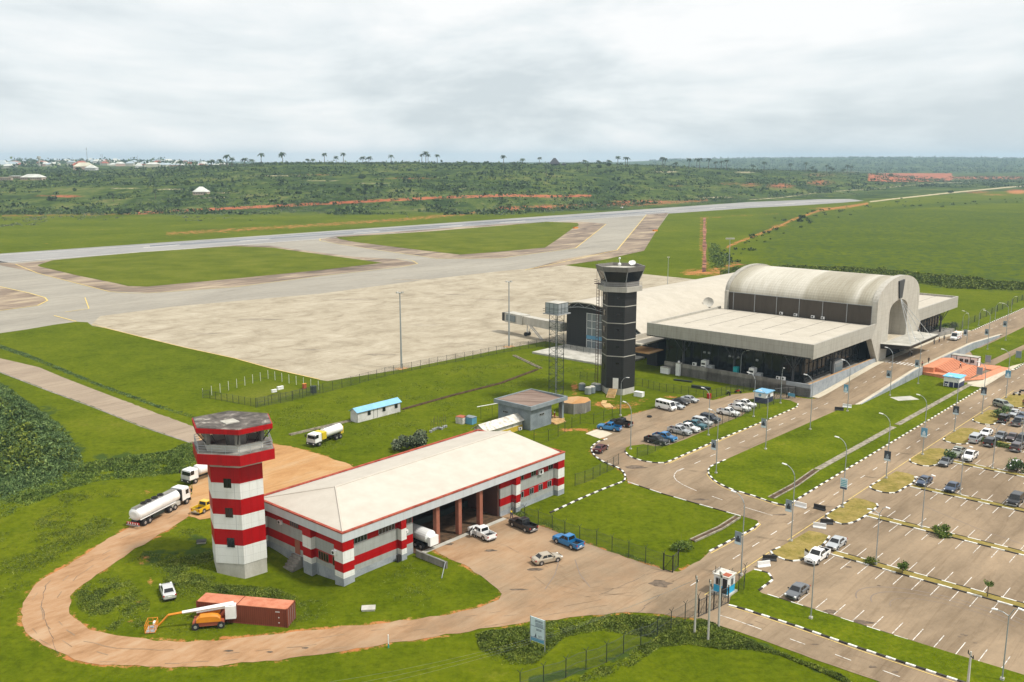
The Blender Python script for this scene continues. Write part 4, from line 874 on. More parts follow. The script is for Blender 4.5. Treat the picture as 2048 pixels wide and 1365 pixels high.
b=MB(); sc0=fc+nrm*1.9+Vector((-.25,.2,0))
for k in range(8): q_=fc+nrm*(3.4-.42*k)+Vector((-.25,0,0)); b.obox((q_.x,q_.y,.1+.2*k),(.44,2.0,.12),an)
for s in (-1,1):
    pd=Vector((-nrm.y,nrm.x,0))*s*1.0; b.tube([tuple(fc+nrm*3.5+pd+Vector((-.25,0,.1))),tuple(fc+nrm*.4+pd+Vector((-.25,0,1.5)))],.09,4)
o=b.build('timber_steps','wood',world=True); tag(o,'raw timber steps leading up to the white door of the black tower','steps')
b=MB(); q_=G(1215,812); b.obox((q_.x,q_.y,.06),(3.6,2.2,.1),an+.5); q_=G(1208,806); b.obox((q_.x,q_.y,.18),(3.2,1.2,.06),an+.1); tag(b.build('plywood_boards','wood',world=True),'loose yellow plywood boards lying at the foot of the timber steps','boards')
# ================================================================== WATER TOWER
Wt=uthing('water_tower','slim steel lattice tower carrying a blue grey sectional water tank','water tower',174.5,-140.7)
wu,wv=174.6,-140.7
for a in (-1,1):
    for c in (-1,1):
        b=MB(); b.tube([(wu+1.25*a,wv+1.25*c,0),(wu+1.25*a,wv+1.25*c,21.7)],.09,5); part(b,'leg',['dkmetal'],Wt)
b=MB()
for k in range(13):
    z=1.65*k; z1=z+1.65
    for (a,c),(d,e_) in (((-1,-1),(1,-1)),((1,-1),(1,1)),((1,1),(-1,1)),((-1,1),(-1,-1))):
        p=(wu+1.25*a,wv+1.25*c); q_=(wu+1.25*d,wv+1.25*e_)
        b.tube([(*p,z1),(*q_,z1)],.045,4)
        if k%2: p,q_=q_,p
        b.tube([(*p,z),(*q_,z1)],.04,4)
part(b,'bracing',['dkmetal'],Wt)
b=MB(); b.box(wu-2.4,wu+2.4,wv-2.4,wv+2.4,21.55,21.75); part(b,'platform',['greyp'],Wt)
b=MB(); b.box(wu-1.95,wu+1.95,wv-1.95,wv+1.95,21.75,24.3); tk=part(b,'tank',['galv'],Wt)
b=MB()
for z in (21.8,23.0,24.25):
    for s in (-1,1): b.box(wu-2.0,wu+2.0,wv+s*1.97-.03,wv+s*1.97+.03,z,z+.06); b.box(wu+s*1.97-.03,wu+s*1.97+.03,wv-2.0,wv+2.0,z,z+.06)
for k in range(4):
    t_=-1.95+1.3*k
    for s in (-1,1): b.box(wu+t_-.03,wu+t_+.03,wv+s*1.97-.03,wv+s*1.97+.03,21.75,24.3); b.box(wu+s*1.97-.03,wu+s*1.97+.03,wv+t_-.03,wv+t_+.03,21.75,24.3)
part(b,'panel_rib',['dkmetal'],tk)
b=MB(); b.box(wu-1.9,wu+1.9,wv-1.9,wv+1.9,24.3,24.36); part(b,'lid',['conc2'],tk)
b=MB()
for z in (22.3,22.8): b.tube([(wu-2.4,wv-2.4,z),(wu-2.4,wv+2.4,z)],.03,4); b.tube([(wu-2.4,wv-2.4,z),(wu+2.4,wv-2.4,z)],.03,4); b.tube([(wu-2.4,wv+2.4,z),(wu+2.4,wv+2.4,z)],.03,4)
part(b,'railing',['dkmetal'],Wt)
b=MB()
for s in (-.2,.2): b.tube([(wu+s,wv,0),(wu+s,wv,21.6)],.06,5)
for k in range(50): b.tube([(wu-.2,wv,.4*k+.4),(wu+.2,wv,.4*k+.4)],.03,4)
part(b,'ladder',['galv'],Wt)
# ================================================================== TERMINAL
t0=218.3; A_=uthing('airport_terminal','large grey airport terminal with a barrel vault roof, arched portal and flat side wings','building',t0,-95)
TZ=13.4; SB=9.7; v1=-94.9; v0=-143.6; ua,ub=258.7,291.9; ue=330.5
def slab(u0,u1,name='roof_slab'):
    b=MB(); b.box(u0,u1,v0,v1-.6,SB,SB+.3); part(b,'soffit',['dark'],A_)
    b=MB()
    b.box(u0,u0+.5,v0,v1,SB,TZ); b.box(u1-.5,u1,v0,v1,SB,TZ) if u1>300 else None; b.box(u0+.5,u1,v0,v0+.5,SB,TZ); b.box(u0+.5,u1-(.5 if u1>300 else 0),v1-.5,v1,SB,TZ)
    part(b,'fascia',['clad'],A_)
    b=MB(); b.box(u0+.5,u1-.5,v0+.5,v1-.5,TZ-.75,TZ-.6); r=part(b,name,['troof'],A_)
    b=MB()
    for k in range(1,7):
        vv=v0+(v1-v0)*k/7; b.box(u0+.5+rnd.uniform(8,14),u1-1,vv-.06,vv+.06,TZ-.6,TZ-.55)
    part(b,'roof_seam',['concrete'],r)
slab(t0,ua); slab(ub,ue)
# portal arch wall facing the road
uc=(ua+ub)/2; hw=(ub-ua)/2; zs=18.6; rise=6.7
def arch(k,n=28): 
    a=math.pi*k/n; return (uc-hw*math.cos(a),zs+rise*math.sin(a))
outer=[arch(k) for k in range(29)]
ohw=7.2; ozs=15.0; orise=3.4
inner=[(uc-ohw*math.cos(math.pi*k/20),ozs+orise*math.sin(math.pi*k/20)**.85) for k in range(21)]
oz0=6.9
def uz(b,poly,va,vb,mi=None):
    # poly in (u,z) extruded from va to vb (va>vb)
    n=len(poly); a=sum(poly[i][0]*poly[(i+1)%n][1]-poly[(i+1)%n][0]*poly[i][1] for i in range(n))
    if a<0: poly=poly[::-1]
    vs=[(u,va,z) for u,z in poly]+[(u,vb,z) for u,z in poly]
    b.add(vs,[tuple(range(n)),tuple(range(2*n-1,n-1,-1))]+[(i,n+i,n+(i+1)%n,(i+1)%n) for i in range(n)],mi)
th=1.6
b=MB()
# left half and right half built as quads between outer and inner contours
def ringquads(b,o_,i_,va,vb):
    for k in range(len(o_)-1):
        uz(b,[o_[k],o_[k+1],i_[k+1],i_[k]],va,vb)
res=lambda P,n:[tuple(np.array([np.interp(t_,np.linspace(0,1,len(P)),[p[0] for p in P]),np.interp(t_,np.linspace(0,1,len(P)),[p[1] for p in P])])) for t_ in np.linspace(0,1,n)]
ringquads(b,res(outer,29),res(inner,29),v1,v1-th)
uz(b,[(ua,zs),(ua,13.0),(uc-ohw,13.0),(uc-ohw,ozs)],v1,v1-th); uz(b,[(ub,zs),(ub,13.0),(uc+ohw,13.0),(uc+ohw,ozs)],v1,v1-th)
uz(b,[(ua,13.0),(ua-3.0,SB-.2),(uc-ohw,SB-.2),(uc-ohw,13.0)],v1+.003,v1-th); uz(b,[(ub,13.0),(ub+3.0,SB-.2),(uc+ohw,SB-.2),(uc+ohw,13.0)],v1+.003,v1-th)
uz(b,[(ua-3.0,SB-.2),(262.6,.5),(267.4,.5),(uc-ohw,oz0),(uc-ohw,SB-.2)],v1+.003,v1-th); uz(b,[(ub+3.0,SB-.2),(288,.5),(283.2,.5),(uc+ohw,oz0),(uc+ohw,SB-.2)],v1+.003,v1-th)
part(b,'portal_wall',['cladw'],A_)
b=MB(); ii=[(uc-ohw,oz0)]+inner+[(uc+ohw,oz0)]
for k in range(len(ii)-1):
    (ux,zx),(uy,zy)=ii[k],ii[k+1]; b.add([(ux,v1-th,zx),(uy,v1-th,zy),(uy,v1-11,zy),(ux,v1-11,zx)],[(0,1,2,3)])
b.add([(u,v1-11,z) for u,z in ii],[tuple(range(len(ii)))]); part(b,'portal_recess',['cladw'],A_)
b=MB(); b.box(uc-ohw,uc+ohw,v1-11,v1-.2,oz0-.2,oz0); part(b,'portal_floor',['walk'],A_)
b=MB(); uz(b,[(uc-2.1,23.9),(uc+2.1,24.1),(uc+.9,18.9),(uc-.9,18.8)],v1+.45,v1); part(b,'keystone_panel',['keyp'],A_,label='dark grey wedge shaped panel above the arch')
# vault
b=MB(); vb_=-141.5
ou=res(outer,29)
for k in range(28):
    (ux,zx),(uy,zy)=ou[k],ou[k+1]; b.add([(ux,v1-th,zx-.5),(uy,v1-th,zy-.5),(uy,vb_,zy-.5),(ux,vb_,zx-.5)],[(3,2,1,0)])
vt=part(b,'vault_roof',['vault'],A_,smooth=True)
b=MB(); i2=[(uc+(u-uc)*.95,12.9 if k in(0,28) else zs+(z-zs)*.92-.3) for k,(u,z) in enumerate(ou)]
ringquads(b,ou,[(uc+(u-uc)*.94,zs+(z-zs)*.86) for u,z in ou],vb_+.9,vb_); uz(b,[(ua-1.0,zs),(ua-1.0,SB),(ua+1.2,SB),(ua+1.2,zs)],vb_+.9,vb_); part(b,'rear_arch',['clad'],A_)
b=MB(); uz(b,ou+[(ub,SB),(ua,SB)],vb_-.1,vb_-.4); part(b,'rear_wall',['clad'],A_)
b=MB(); b.box(ua+.1,ua+.5,vb_,v1-th,TZ-.9,zs-.4); b.box(ub-.5,ub-.1,vb_,v1-th,TZ-.9,zs-.4); part(b,'clerestory_wall',['brown'],A_)
b=MB()
for k in range(7): vv=-139+k*7.1; b.box(ua,ua+.1,vv-.08,vv+.08,TZ-.6,zs-.4)
b.box(ua-.05,ua+.1,vb_,v1-th,zs-.5,zs-.35); part(b,'clerestory_mullion',['greyp'],A_)
for vv in (-123,-118.5,-113.2,-110.2): ac(A_,ua-.1,vv,TZ-.35,1.1,'u')
# canopy over the road with cables
cz0,cz1=5.6,7.1; cv0,cv1=-94.9,-87.2
b=MB(); b.rings([[(263.2,v1+.02,cz0+.1),(289.4,v1+.02,cz0+.1),(287.6,cv1-.8,cz0+.4),(265.6,cv1-.8,cz0+.4)],[(262.6,v1+.02,cz1),(290,v1+.02,cz1),(289,cv1,cz1),(264.4,cv1,cz1)]]); cn=part(b,'canopy',['blackt'],A_)
b=MB(); b.rings([[(262.9,v1+.02,cz1+.01),(289.7,v1+.02,cz1+.01),(288.7,cv1-.3,cz1+.01),(264.7,cv1-.3,cz1+.01)],[(262.9,v1+.02,cz1+.1),(289.7,v1+.02,cz1+.1),(288.7,cv1-.3,cz1+.1),(264.7,cv1-.3,cz1+.1)]]); part(b,'canopy_roof',['conc2'],cn)
for uu in (268,272.5,279,285):
    b=MB(); b.tube([(uc,v1+.3,18.6),(uu,cv1-1.2,cz1+.1)],.07,5); part(b,'stay_cable',['fasciaw'],A_)
# glazed body under the slabs
b=MB(); b.box(t0+4.5,265,-140,-99,2.2,SB); b.box(285.5,ue-4.5,-140,-99,2.2,SB); part(b,'glazed_hall',['glass'],A_)
b=MB()
for (x0,x1) in ((t0+4.5,258),(293,ue-4.5)):
    uu=x0
    while uu<x1: b.box(uu-.06,uu+.06,-99,-98.85,2.2,SB); uu+=2.6
    for z in (4.6,7.1): b.box(x0,x1,-98.99,-98.84,z,z+.08)
    b.box(x0,x1,-99,-98.6,2.2,2.9)
vv=-139
while vv<-99.5: b.box(t0+4.5,t0+4.38,vv-.05,vv+.05,3.4,SB); vv+=2.6
part(b,'glazing_frame',['blackm'],A_)
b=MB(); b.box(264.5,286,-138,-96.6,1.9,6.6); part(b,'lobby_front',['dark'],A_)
b=MB(); b.box(238.3,243.6,-98.84,-97.6,2.2,5.6); o=part(b,'entrance_porch',['greyp'],A_); b=MB(); b.box(238.7,243.2,-97.6,-97.5,2.3,4.9); part(b,'door_glass',['cglass'],o)
# podium
b=MB(); b.box(t0-.1,262.5,-137.5,-95.2,0,3.1-.8); b.box(t0-.1,t0+.35,-137.5,-101.5,0,3.3); b.box(288,ue,-137.5,-95.2,0,2.4); part(b,'podium',['concrete'],A_)
b=MB(); b.box(t0-.1,t0+.3,-101.5,-95.2,0,3.3); b.box(t0+.3,262,-95.5,-95.15,0,3.3); b.box(t0+.3,262,-96.3,-95.5,2.3,3.15); part(b,'planter_wall',['plinth'],A_)
b=MB(); b.box(t0+.5,261,-96.2,-95.6,3.15,3.22); part(b,'planter_soil',['sand'],A_)
def ycol(u,v,z0):
    b=MB(); b.cyl((u,v,z0),(u,v,z0+3.6),.35,.3,10)
    for dx,dy in ((-2.2,-1.6),(2.2,-1.6),(-2.2,1.6),(2.2,1.6),(-1,0),(1,0)): b.tube([(u,v,z0+3.5),(u+dx,v+dy,SB)],.12,5)
    part(b,'branching_column',['keyp'],A_)
for vv in (-133,-117.5,-101): ycol(t0+2.4,vv,2.3)
ycol(t0+17,-96.9,2.3); ycol(303,-96.9,2.3); ycol(321,-96.9,2.3)
for vv in (-127.6,-126.2,-119.9,-118.7,-117.5,-112): 
    b=MB(); b.box(t0+4.3,t0+4.37,vv-.35,vv+.35,6.2,6.7); part(b,'wall_vent',['greyp'],A_)
for u,v,s in ((t0+.7,-128.3,1.2),(t0+.7,-104,1.1),(t0+.7,-102.6,1.2)): ac(A_,u,v,3.3,s,'u')
def chiller(u,v,lab):
    o=uthing('chiller_unit',lab,'chiller',u,v); 
    b=MB(); b.box(u-.9,u+.9,v-.7,v+.7,2.35,5.0); part(b,'casing',['whitep'],o); b=MB(); b.box(u-.93,u-.9,v-.55,v+.55,3.0,3.5); b.box(u-.93,u-.9,v-.55,v+.55,3.9,4.4); part(b,'louvre',['blackm'],o); b=MB(); b.cyl((u,v,5.0),(u,v,5.2),.5,.5,12); part(b,'fan',['greyp'],o)
    b=MB(); b.box(u-.6,u+.7,v+1.0,v+2.6,2.35,3.9); part(b,'side_box',['greyp'],o)
chiller(t0+1.3,-125.6,'white chiller cabinet with grey box on the podium behind the left concrete wall'); chiller(t0+1.3,-111.5,'white chiller cabinet with grey box on the podium nearer the front corner of the terminal')
b=MB(); b.box(t0+.6,t0+1.8,-116.8,-115.6,2.35,4.6); tag(b.build('teal_cabinet','tealp',uv=True),'bright teal cabinet standing on the terminal podium','cabinet')
# airside hall with curved roof
prof=[(-187.5,11.9),(-184,13.2),(-180,14.3),(-175,15.1),(-170,15.1),(-165,14.4),(-160,13.0),(-155.5,10.9),(-151.5,8.2),(-148.5,5.6)]
b=MB()
for (va,za),(vb2,zb2) in zip(prof,prof[1:]):
    b.add([(227.3,va,za),(345,va,za),(345,vb2,zb2),(227.3,vb2,zb2)],[(0,1,2,3)]); b.add([(227.3,va,za-.25),(345,va,za-.25),(345,vb2,zb2-.25),(227.3,vb2,zb2-.25)],[(3,2,1,0)])
    b.add([(227.3,va,za-.25),(227.3,va,za),(227.3,vb2,zb2),(227.3,vb2,zb2-.25)],[(0,1,2,3)])
part(b,'airside_roof',['troof'],A_,smooth=False)
b=MB()
for k,((va,za),(vb2,zb2)) in enumerate(zip(prof,prof[1:])):
    b.tube([(227.6,va,za-.3),(227.6,vb2,zb2-.3)],.12,5); b.tube([(227.6,va,za-1.6),(227.6,vb2,zb2-1.6)],.1,5)
    vm=(va+vb2)/2; zm=(za+zb2)/2; b.tube([(227.6,va,za-.3),(227.6,vm,zm-1.6),(227.6,vb2,zb2-.3)],.07,4)
part(b,'roof_truss',['greyp'],A_)
b=MB(); poly=[(-182.5,0),(-182.5,13.0-.5)]+[(v,z-.5) for v,z in prof[2:9]]+[(-151.5,0)]
def vz(b,poly,u0,u1,mi=None):
    n=len(poly); vs=[(u0,v,z) for v,z in poly]+[(u1,v,z) for v,z in poly]
    b.add(vs,[tuple(range(n)),tuple(range(2*n-1,n-1,-1))]+[(i,n+i,n+(i+1)%n,(i+1)%n) for i in range(n)],mi)
vz(b,poly,231.5,343); part(b,'airside_hall',['blackt'],A_)
b=MB(); b.box(231.2,231.5,-174.2,-158,.4,11.2); gw=part(b,'glass_wall',['cglass'],A_); b=MB()
for k in range(9): b.box(231.0,231.2,-174.2+2*k-.06,-174.2+2*k+.06,.3,11.3)
for z in (.4,2.6,4.2,6.6,8.9,11.2): b.box(231.0,231.18,-174.2,-158,z-.06,z+.06)
part(b,'glazing_frame',['whitep'],gw); b=MB(); b.box(230.95,231.1,-174.2,-158,3.2,4.3); part(b,'spandrel',['posterb'],gw)
b=MB(); b.box(215.6,345,-148.6,v0,7.2,7.6); b.box(216,258,-148.6,-148.2,7.6,9.0); part(b,'link_roof',['troof'],A_)
b=MB(); b.box(224,345,-147,-143.6,0,7.1); part(b,'link_block',['blackt'],A_)
b=MB(); b.box(216.5,223.9,-149,-141.5,4.9,5.2); part(b,'porch_roof',['sand'],A_)
b=MB(); b.box(214,230.5,-182,-152,0,.5); part(b,'airside_plinth',['conc2'],A_)
# satellite dish on the link
D=thing('satellite_dish','large mesh satellite dish standing on the roof behind the vault','satellite dish',G(1416,622,9.0),0)
b=MB(); c0=Vector((0,0,2.6)); n=Vector((-.15,-.85,.5)).normalized(); a=n.cross(Vector((0,0,1))).normalized(); c1=n.cross(a); rs=[]
for rr,dd in ((.1,0),(.7,.12),(1.3,.4),(1.75,.75)): rs.append([tuple(c0+n*dd+(a*math.cos(t_)+c1*math.sin(t_))*rr) for t_ in np.linspace(0,2*math.pi,17)[:-1]])
b.rings(rs,False); b.build('reflector','conc2',D); b=MB(); b.cyl((0,0,-.6),(0,0,2.5),.12,.1,8); b.tube([tuple(c0),tuple(c0+n*1.5)],.04,4); b.build('mast','greyp',D)
# jet bridge
J=uthing('jet_bridge','white passenger boarding bridge standing on wheels at the apron','jet bridge',231,-190)
jb0=Vector(UV(G(1122,672,0.0))+(0,)); 
b=MB(); jl=[(232.5,-184.5),(235.0,-202.5),(236.3,-211.5)]
def seg(b,p,q_,wd,z0,z1):
    d=Vector((q_[0]-p[0],q_[1]-p[1],0)); n=Vector((-d.y,d.x,0)).normalized()*wd/2
    b.prism([(p[0]-n.x,p[1]-n.y),(q_[0]-n.x,q_[1]-n.y),(q_[0]+n.x,q_[1]+n.y),(p[0]+n.x,p[1]+n.y)],z0,z1)
seg(b,jl[0],jl[1],2.9,4.0,6.7); part(b,'tunnel',['cladw'],J)
b=MB(); seg(b,jl[1],jl[2],3.6,3.8,7.0); part(b,'cab',['conc2'],J); b=MB(); seg(b,(235.25,-206),(235.9,-210.5),3.75,4.4,6.4); part(b,'cab_glazing',['cglass'],J)
b=MB(); seg(b,jl[2],(236.6,-213),3.4,4,6.8); part(b,'bellows',['blackm'],J)
b=MB(); b.tube([(235,-202,4),(235,-202,1)],.22,6); b.tube([(234.5,-199.5,4),(235,-201.6,1.1)],.12,6); part(b,'leg',['whitep'],J)
b=MB(); b.cyl((234,-202,.7),(234.6,-202,.7),.7,.7,12); b.cyl((235.6,-202,.7),(236.2,-202,.7),.7,.7,12); part(b,'wheel',['tyre'],J)
b=MB(); b.tube([(233.6,-199,4.1),(231.8,-192.5,.4)],.16,4); b.tube([(232.7,-199,4.1),(230.9,-192.5,.4)],.16,4)
for k in range(14): t_=k/13; b.tube([(233.6-1.8*t_,-199+6.5*t_,4.1-3.7*t_),(232.7-1.8*t_,-199+6.5*t_,4.1-3.7*t_)],.06,4)
part(b,'service_stairs',['greyp'],J)
# ================================================================== RAISED TERMINAL ROAD AND WALLS
def rz(u): return 2.15*max(0,min(1,(u-222)/36.0))*max(0,min(1,(346-u)/38.0)) if True else 0
us=list(np.arange(219,347,4.0)); b=MB()
for a,c in zip(us,us[1:]):
    za,zc=rz(a)+.07,rz(c)+.07; b.add([(a,-93.4,za),(c,-93.4,zc),(c,-84.0,zc),(a,-84.0,za)],[(3,2,1,0)])
struct(b.build('raised_road','asphalt',uv=True))
b=MB()
for a,c in zip(us,us[1:]):
    za,zc=rz(a)+.12,rz(c)+.12; b.add([(a,-95.1,za),(c,-95.1,zc),(c,-93.3,zc),(a,-93.3,za)],[(3,2,1,0)]); b.add([(a,-93.3,za),(c,-93.3,zc),(c,-93.3,zc-.2),(a,-93.3,za-.2)],[(3,2,1,0)])
    b.add([(a,-84.1,za),(c,-84.1,zc),(c,-83.2,zc),(a,-83.2,za)],[(3,2,1,0)]); b.add([(a,-84.1,za),(c,-84.1,zc),(c,-84.1,zc-.15),(a,-84.1,za-.15)],[(0,1,2,3)])
struct(b.build('pavement','walk',uv=True))
b=MB(); uu=220.2
while uu<344: b.add([(uu,-89.67,rz(uu)+.085),(uu+2.2,-89.67,rz(uu+2.2)+.085),(uu+2.2,-89.53,rz(uu+2.2)+.085),(uu,-89.53,rz(uu)+.085)],[(3,2,1,0)]); uu+=6
for k in range(9): b.box(262.2,265.8,-93.2+k*1.02,-92.7+k*1.02,rz(264)+.088,rz(264)+.09)
struct(b.build('road_markings','white_line',uv=True))
def rwall(u0,u1,label):
    b=MB(); us_=[u for u in np.arange(u0,u1,3.0)]+[u1]
    for a,c in zip(us_,us_[1:]):
        za,zc=rz(a)+.16,rz(c)+.16; b.add([(a,-83.2,-.1),(c,-83.2,-.1),(c,-83.2,zc),(a,-83.2,za),(a,-82.9,-.1),(c,-82.9,-.1),(c,-82.9,zc),(a,-82.9,za)],[(0,1,2,3),(7,6,5,4),(3,2,6,7)])
    tag(b.build('retaining_wall','plinth',uv=True),label,'wall')
rwall(220,262.6,'low grey retaining wall along the raised terminal road, left of the orange steps'); rwall(279,338,'low grey retaining wall along the raised terminal road, right of the orange steps')
# orange steps
St=uthing('grand_steps','broad orange tiled steps descending from the terminal road to the main street','steps',272,-76)
b=MB(); b.prism([(262.6,-84.1),(279,-84.1),(281.5,-80.5),(264,-80.5)],0,2.2); part(b,'landing',['tile'],St)
b=MB(); z=2.05; vv=-80.5
for k in range(8): b.box(265.5,281,vv,vv+.45,0,z); b.box(265.5,281,vv+.45,vv+.46,z-.16,z,1); vv+=.46; z-=.135
b.box(265.5,281,vv,vv+1.8,0,z); vv+=1.8
for k in range(7): b.box(265.5,281,vv,vv+.45,0,z); b.box(265.5,281,vv+.45,vv+.46,z-.15,z,1); vv+=.46; z-=.13
part(b,'flight',['tile','step'],St)
b=MB(); b.prism([(263.2,-84),(265.4,-80.5),(265.4,-71.4),(262.8,-72.4),(262.4,-80)],0,.9); b.prism([(281.1,-80.4),(285,-80.4),(288,-69.6),(281.1,-70)],0,.35); part(b,'side_wall',['tile'],St)
b=MB(); b.prism([(263,-72.3),(265.3,-71.4),(281.3,-70.0),(288,-69.6),(287.5,-67.0),(268,-68.5)],0,.2); part(b,'lower_terrace',['tile'],St)
psheet('pavement',[(1935,772),(1966,777),(2045,728),(2025,733),(2002,742),(1965,762),(1935,766)],.17,'walk')
# ================================================================== VEHICLES (local: x forward, y left, z up)
def lerp3(a,b,t): return tuple(a[i]+(b[i]-a[i])*t for i in range(3))
def quadpanel(b,q,s0,s1,t0,t1,off=.012):
    """panel on the face q (4 corners: bottom-left, bottom-right, top-right, top-left)"""
    bl,br,tr,tl=q; P=[]
    for s,t_ in ((s0,t0),(s1,t0),(s1,t1),(s0,t1)):
        P.append(Vector(lerp3(lerp3(bl,br,s),lerp3(tl,tr,s),t_)))
    n=(P[1]-P[0]).cross(P[3]-P[0]).normalized()*off
    b.add([tuple(p+n) for p in P],[(0,1,2,3)])
def vehicle(kind):
    """prototype: returns an Empty with parts; body slot 0 is the paint"""
    r=bpy.data.objects.new(kind,None); COL.objects.link(r)
    spec=dict(
     pickup=dict(st=[(2.62,.72,.42,.80),(2.52,.86,.32,.98),(2.2,.91,.30,1.08),(1.15,.92,.28,1.14),(.95,.92,.28,1.16),(-.85,.92,.28,1.16)],cab=((1.12,-.86,1.14),(.35,-.70,1.78),.86,.70),wb=(1.58,-1.50),wr=.39,W=.92,sides=2,bed=1),
     sedan=dict(st=[(2.28,.66,.40,.60),(2.15,.80,.24,.72),(1.75,.87,.21,.84),(.95,.88,.20,.95),(-1.45,.88,.20,1.0),(-2.1,.84,.24,.98),(-2.26,.74,.38,.86)],cab=((1.10,-1.68,.95),(.30,-.98,1.44),.80,.60),wb=(1.36,-1.34),wr=.33,W=.88,sides=2),
     suv=dict(st=[(2.35,.72,.42,.78),(2.25,.86,.30,.95),(1.9,.92,.27,1.06),(1.0,.93,.26,1.12),(-2.1,.93,.26,1.14),(-2.32,.88,.35,1.08)],cab=((1.15,-2.28,1.12),(.42,-1.95,1.76),.88,.72),wb=(1.42,-1.38),wr=.38,W=.93,sides=3),
     jeep=dict(st=[(2.0,.72,.5,.95),(1.95,.80,.45,1.12),(.9,.84,.42,1.2),(-1.75,.84,.42,1.2),(-1.85,.82,.48,1.15)],cab=((.72,-1.8,1.2),(.55,-1.75,1.86),.80,.74),wb=(1.2,-1.25),wr=.41,W=.86,sides=3),
     minivan=dict(st=[(2.3,.70,.42,.80),(2.15,.86,.28,.95),(1.7,.90,.25,1.06),(1.3,.91,.25,1.12),(-2.2,.91,.25,1.12),(-2.32,.88,.34,1.08)],cab=((1.75,-2.3,1.10),(.85,-2.15,1.84),.87,.72),wb=(1.45,-1.35),wr=.34,W=.91,sides=3),
     van=dict(st=[(2.62,.76,.42,.75),(2.55,.90,.30,.95),(2.3,.94,.27,1.12),(-2.5,.94,.27,1.15),(-2.6,.92,.35,1.1)],cab=((2.32,-2.58,1.12),(1.62,-2.5,2.18),.90,.78),wb=(1.75,-1.35),wr=.35,W=.94,sides=4),
     ambulance=dict(st=[(2.85,.76,.42,.78),(2.75,.92,.32,.98),(2.0,.98,.30,1.18),(1.7,.98,.30,1.22),(-2.75,.98,.30,1.25),(-2.85,.96,.38,1.2)],cab=((1.95,-2.83,1.2),(1.15,-2.78,2.45),.96,.86),wb=(1.9,-1.6),wr=.37,W=.98,sides=1))[kind]
    body=MB()
    rs=[]
    for x,wd,z0,z1 in spec['st']:
        rs.append([(x,-wd*.88,z0),(x,-wd,z0+.16),(x,-wd,z1-.16),(x,-wd*.93,z1-.03),(x,-wd*.5,z1+.015),(x,wd*.5,z1+.015),(x,wd*.93,z1-.03),(x,wd,z1-.16),(x,wd,z0+.16),(x,wd*.88,z0)])
    body.rings(rs)
    (bx0,bx1,bz),(tx0,tx1,tz),bw,tw=spec['cab']
    B0=[(bx0,-bw,bz-.02),(bx0,bw,bz-.02),(bx1,bw,bz-.02),(bx1,-bw,bz-.02)]
    mz=.93; M1=[tuple(lerp3(a,c,.93)) for a,c in zip(B0,[(tx0,-tw-.04,tz),(tx0,tw+.04,tz),(tx1,tw+.04,tz),(tx1,-tw-.04,tz)])]
    T0=[(tx0-.12,-tw+.06,tz),(tx0-.12,tw-.06,tz),(tx1+.12,tw-.06,tz),(tx1+.12,-tw+.06,tz)]
    body.add(B0+M1+T0,[(0,1,5,4),(1,2,6,5),(2,3,7,6),(3,0,4,7),(4,5,9,8),(5,6,10,9),(6,7,11,10),(7,4,8,11),(8,9,10,11)])
    if spec.get('bed'):
        body.box(-2.62,-.86,-.92,-.84,.42,1.14); body.box(-2.62,-.86,.84,.92,.42,1.14); body.box(-2.65,-2.57,-.84,.84,.46,1.12)
    bo=body.build('body',['paint_'],r) if False else None
    M.setdefault('paintdef',PAINT['white']); bo=body.build('body','paintdef',r)
    if spec.get('bed'):
        b=MB(); b.box(-2.57,-.86,-.84,.84,.55,.68); b.box(-2.57,-2.55,-.84,.84,.68,1.1); b.build('load_bed','blackm',r)
    # glazing
    t0,t1=.12,.88
    b=MB(); quadpanel(b,(B0[0],B0[1],M1[1],M1[0]),.07,.93,.10,.95); b.build('windscreen','glass',r)
    b=MB(); 
    if kind!='ambulance': quadpanel(b,(B0[2],B0[3],M1[3],M1[2]),.10,.90,.30 if kind in('van','minivan','jeep','suv') else .10,.9); b.build('rear_window','glass',r)
    for side in (0,1):
        b=MB(); q=(B0[3],B0[0],M1[0],M1[3]) if side==0 else (B0[1],B0[2],M1[2],M1[1])
        n=spec['sides']
        ranges={1:[(.84,.96)],2:[(.06,.48),(.53,.93)],3:[(.04,.26),(.30,.60),(.64,.93)],4:[(.03,.24),(.27,.50),(.53,.76),(.80,.95)]}[n]
        if kind=='sedan': ranges=[(.16,.50),(.54,.86)]
        for a,c in ranges:
            if side: a,c=1-c,1-a
            quadpanel(b,q,a,c,.34 if kind in ('van','ambulance') else .12,.86)
        b.build('side_window','glass',r)
    # dark trim: sills, grille, bumpers
    x0=spec['st'][0][0]; x1=spec['st'][-1][0] if not spec.get('bed') else -2.65; Wd=spec['W']
    b=MB(); b.box(x0-.12,x0+.04,-.42,.42,.50,.70); b.box(x1-.02,x0-.25,-Wd*.86,Wd*.86,.20,.34); b.build('grille','blackm',r)
    if kind in ('pickup','suv','jeep'): b=MB(); b.box(x0-.04,x0+.08,-Wd*.85,Wd*.85,.36,.5); b.build('front_bumper','greyp',r); b=MB(); b.box(x1-.12,x1+.02,-Wd*.85,Wd*.85,.40,.54); b.build('rear_bumper','rim' if kind=='pickup' else 'greyp',r)
    b=MB(); b.box(x1-.03,x1+.01,-.26,.26,.60,.74); b.build('number_plate','whitep',r)
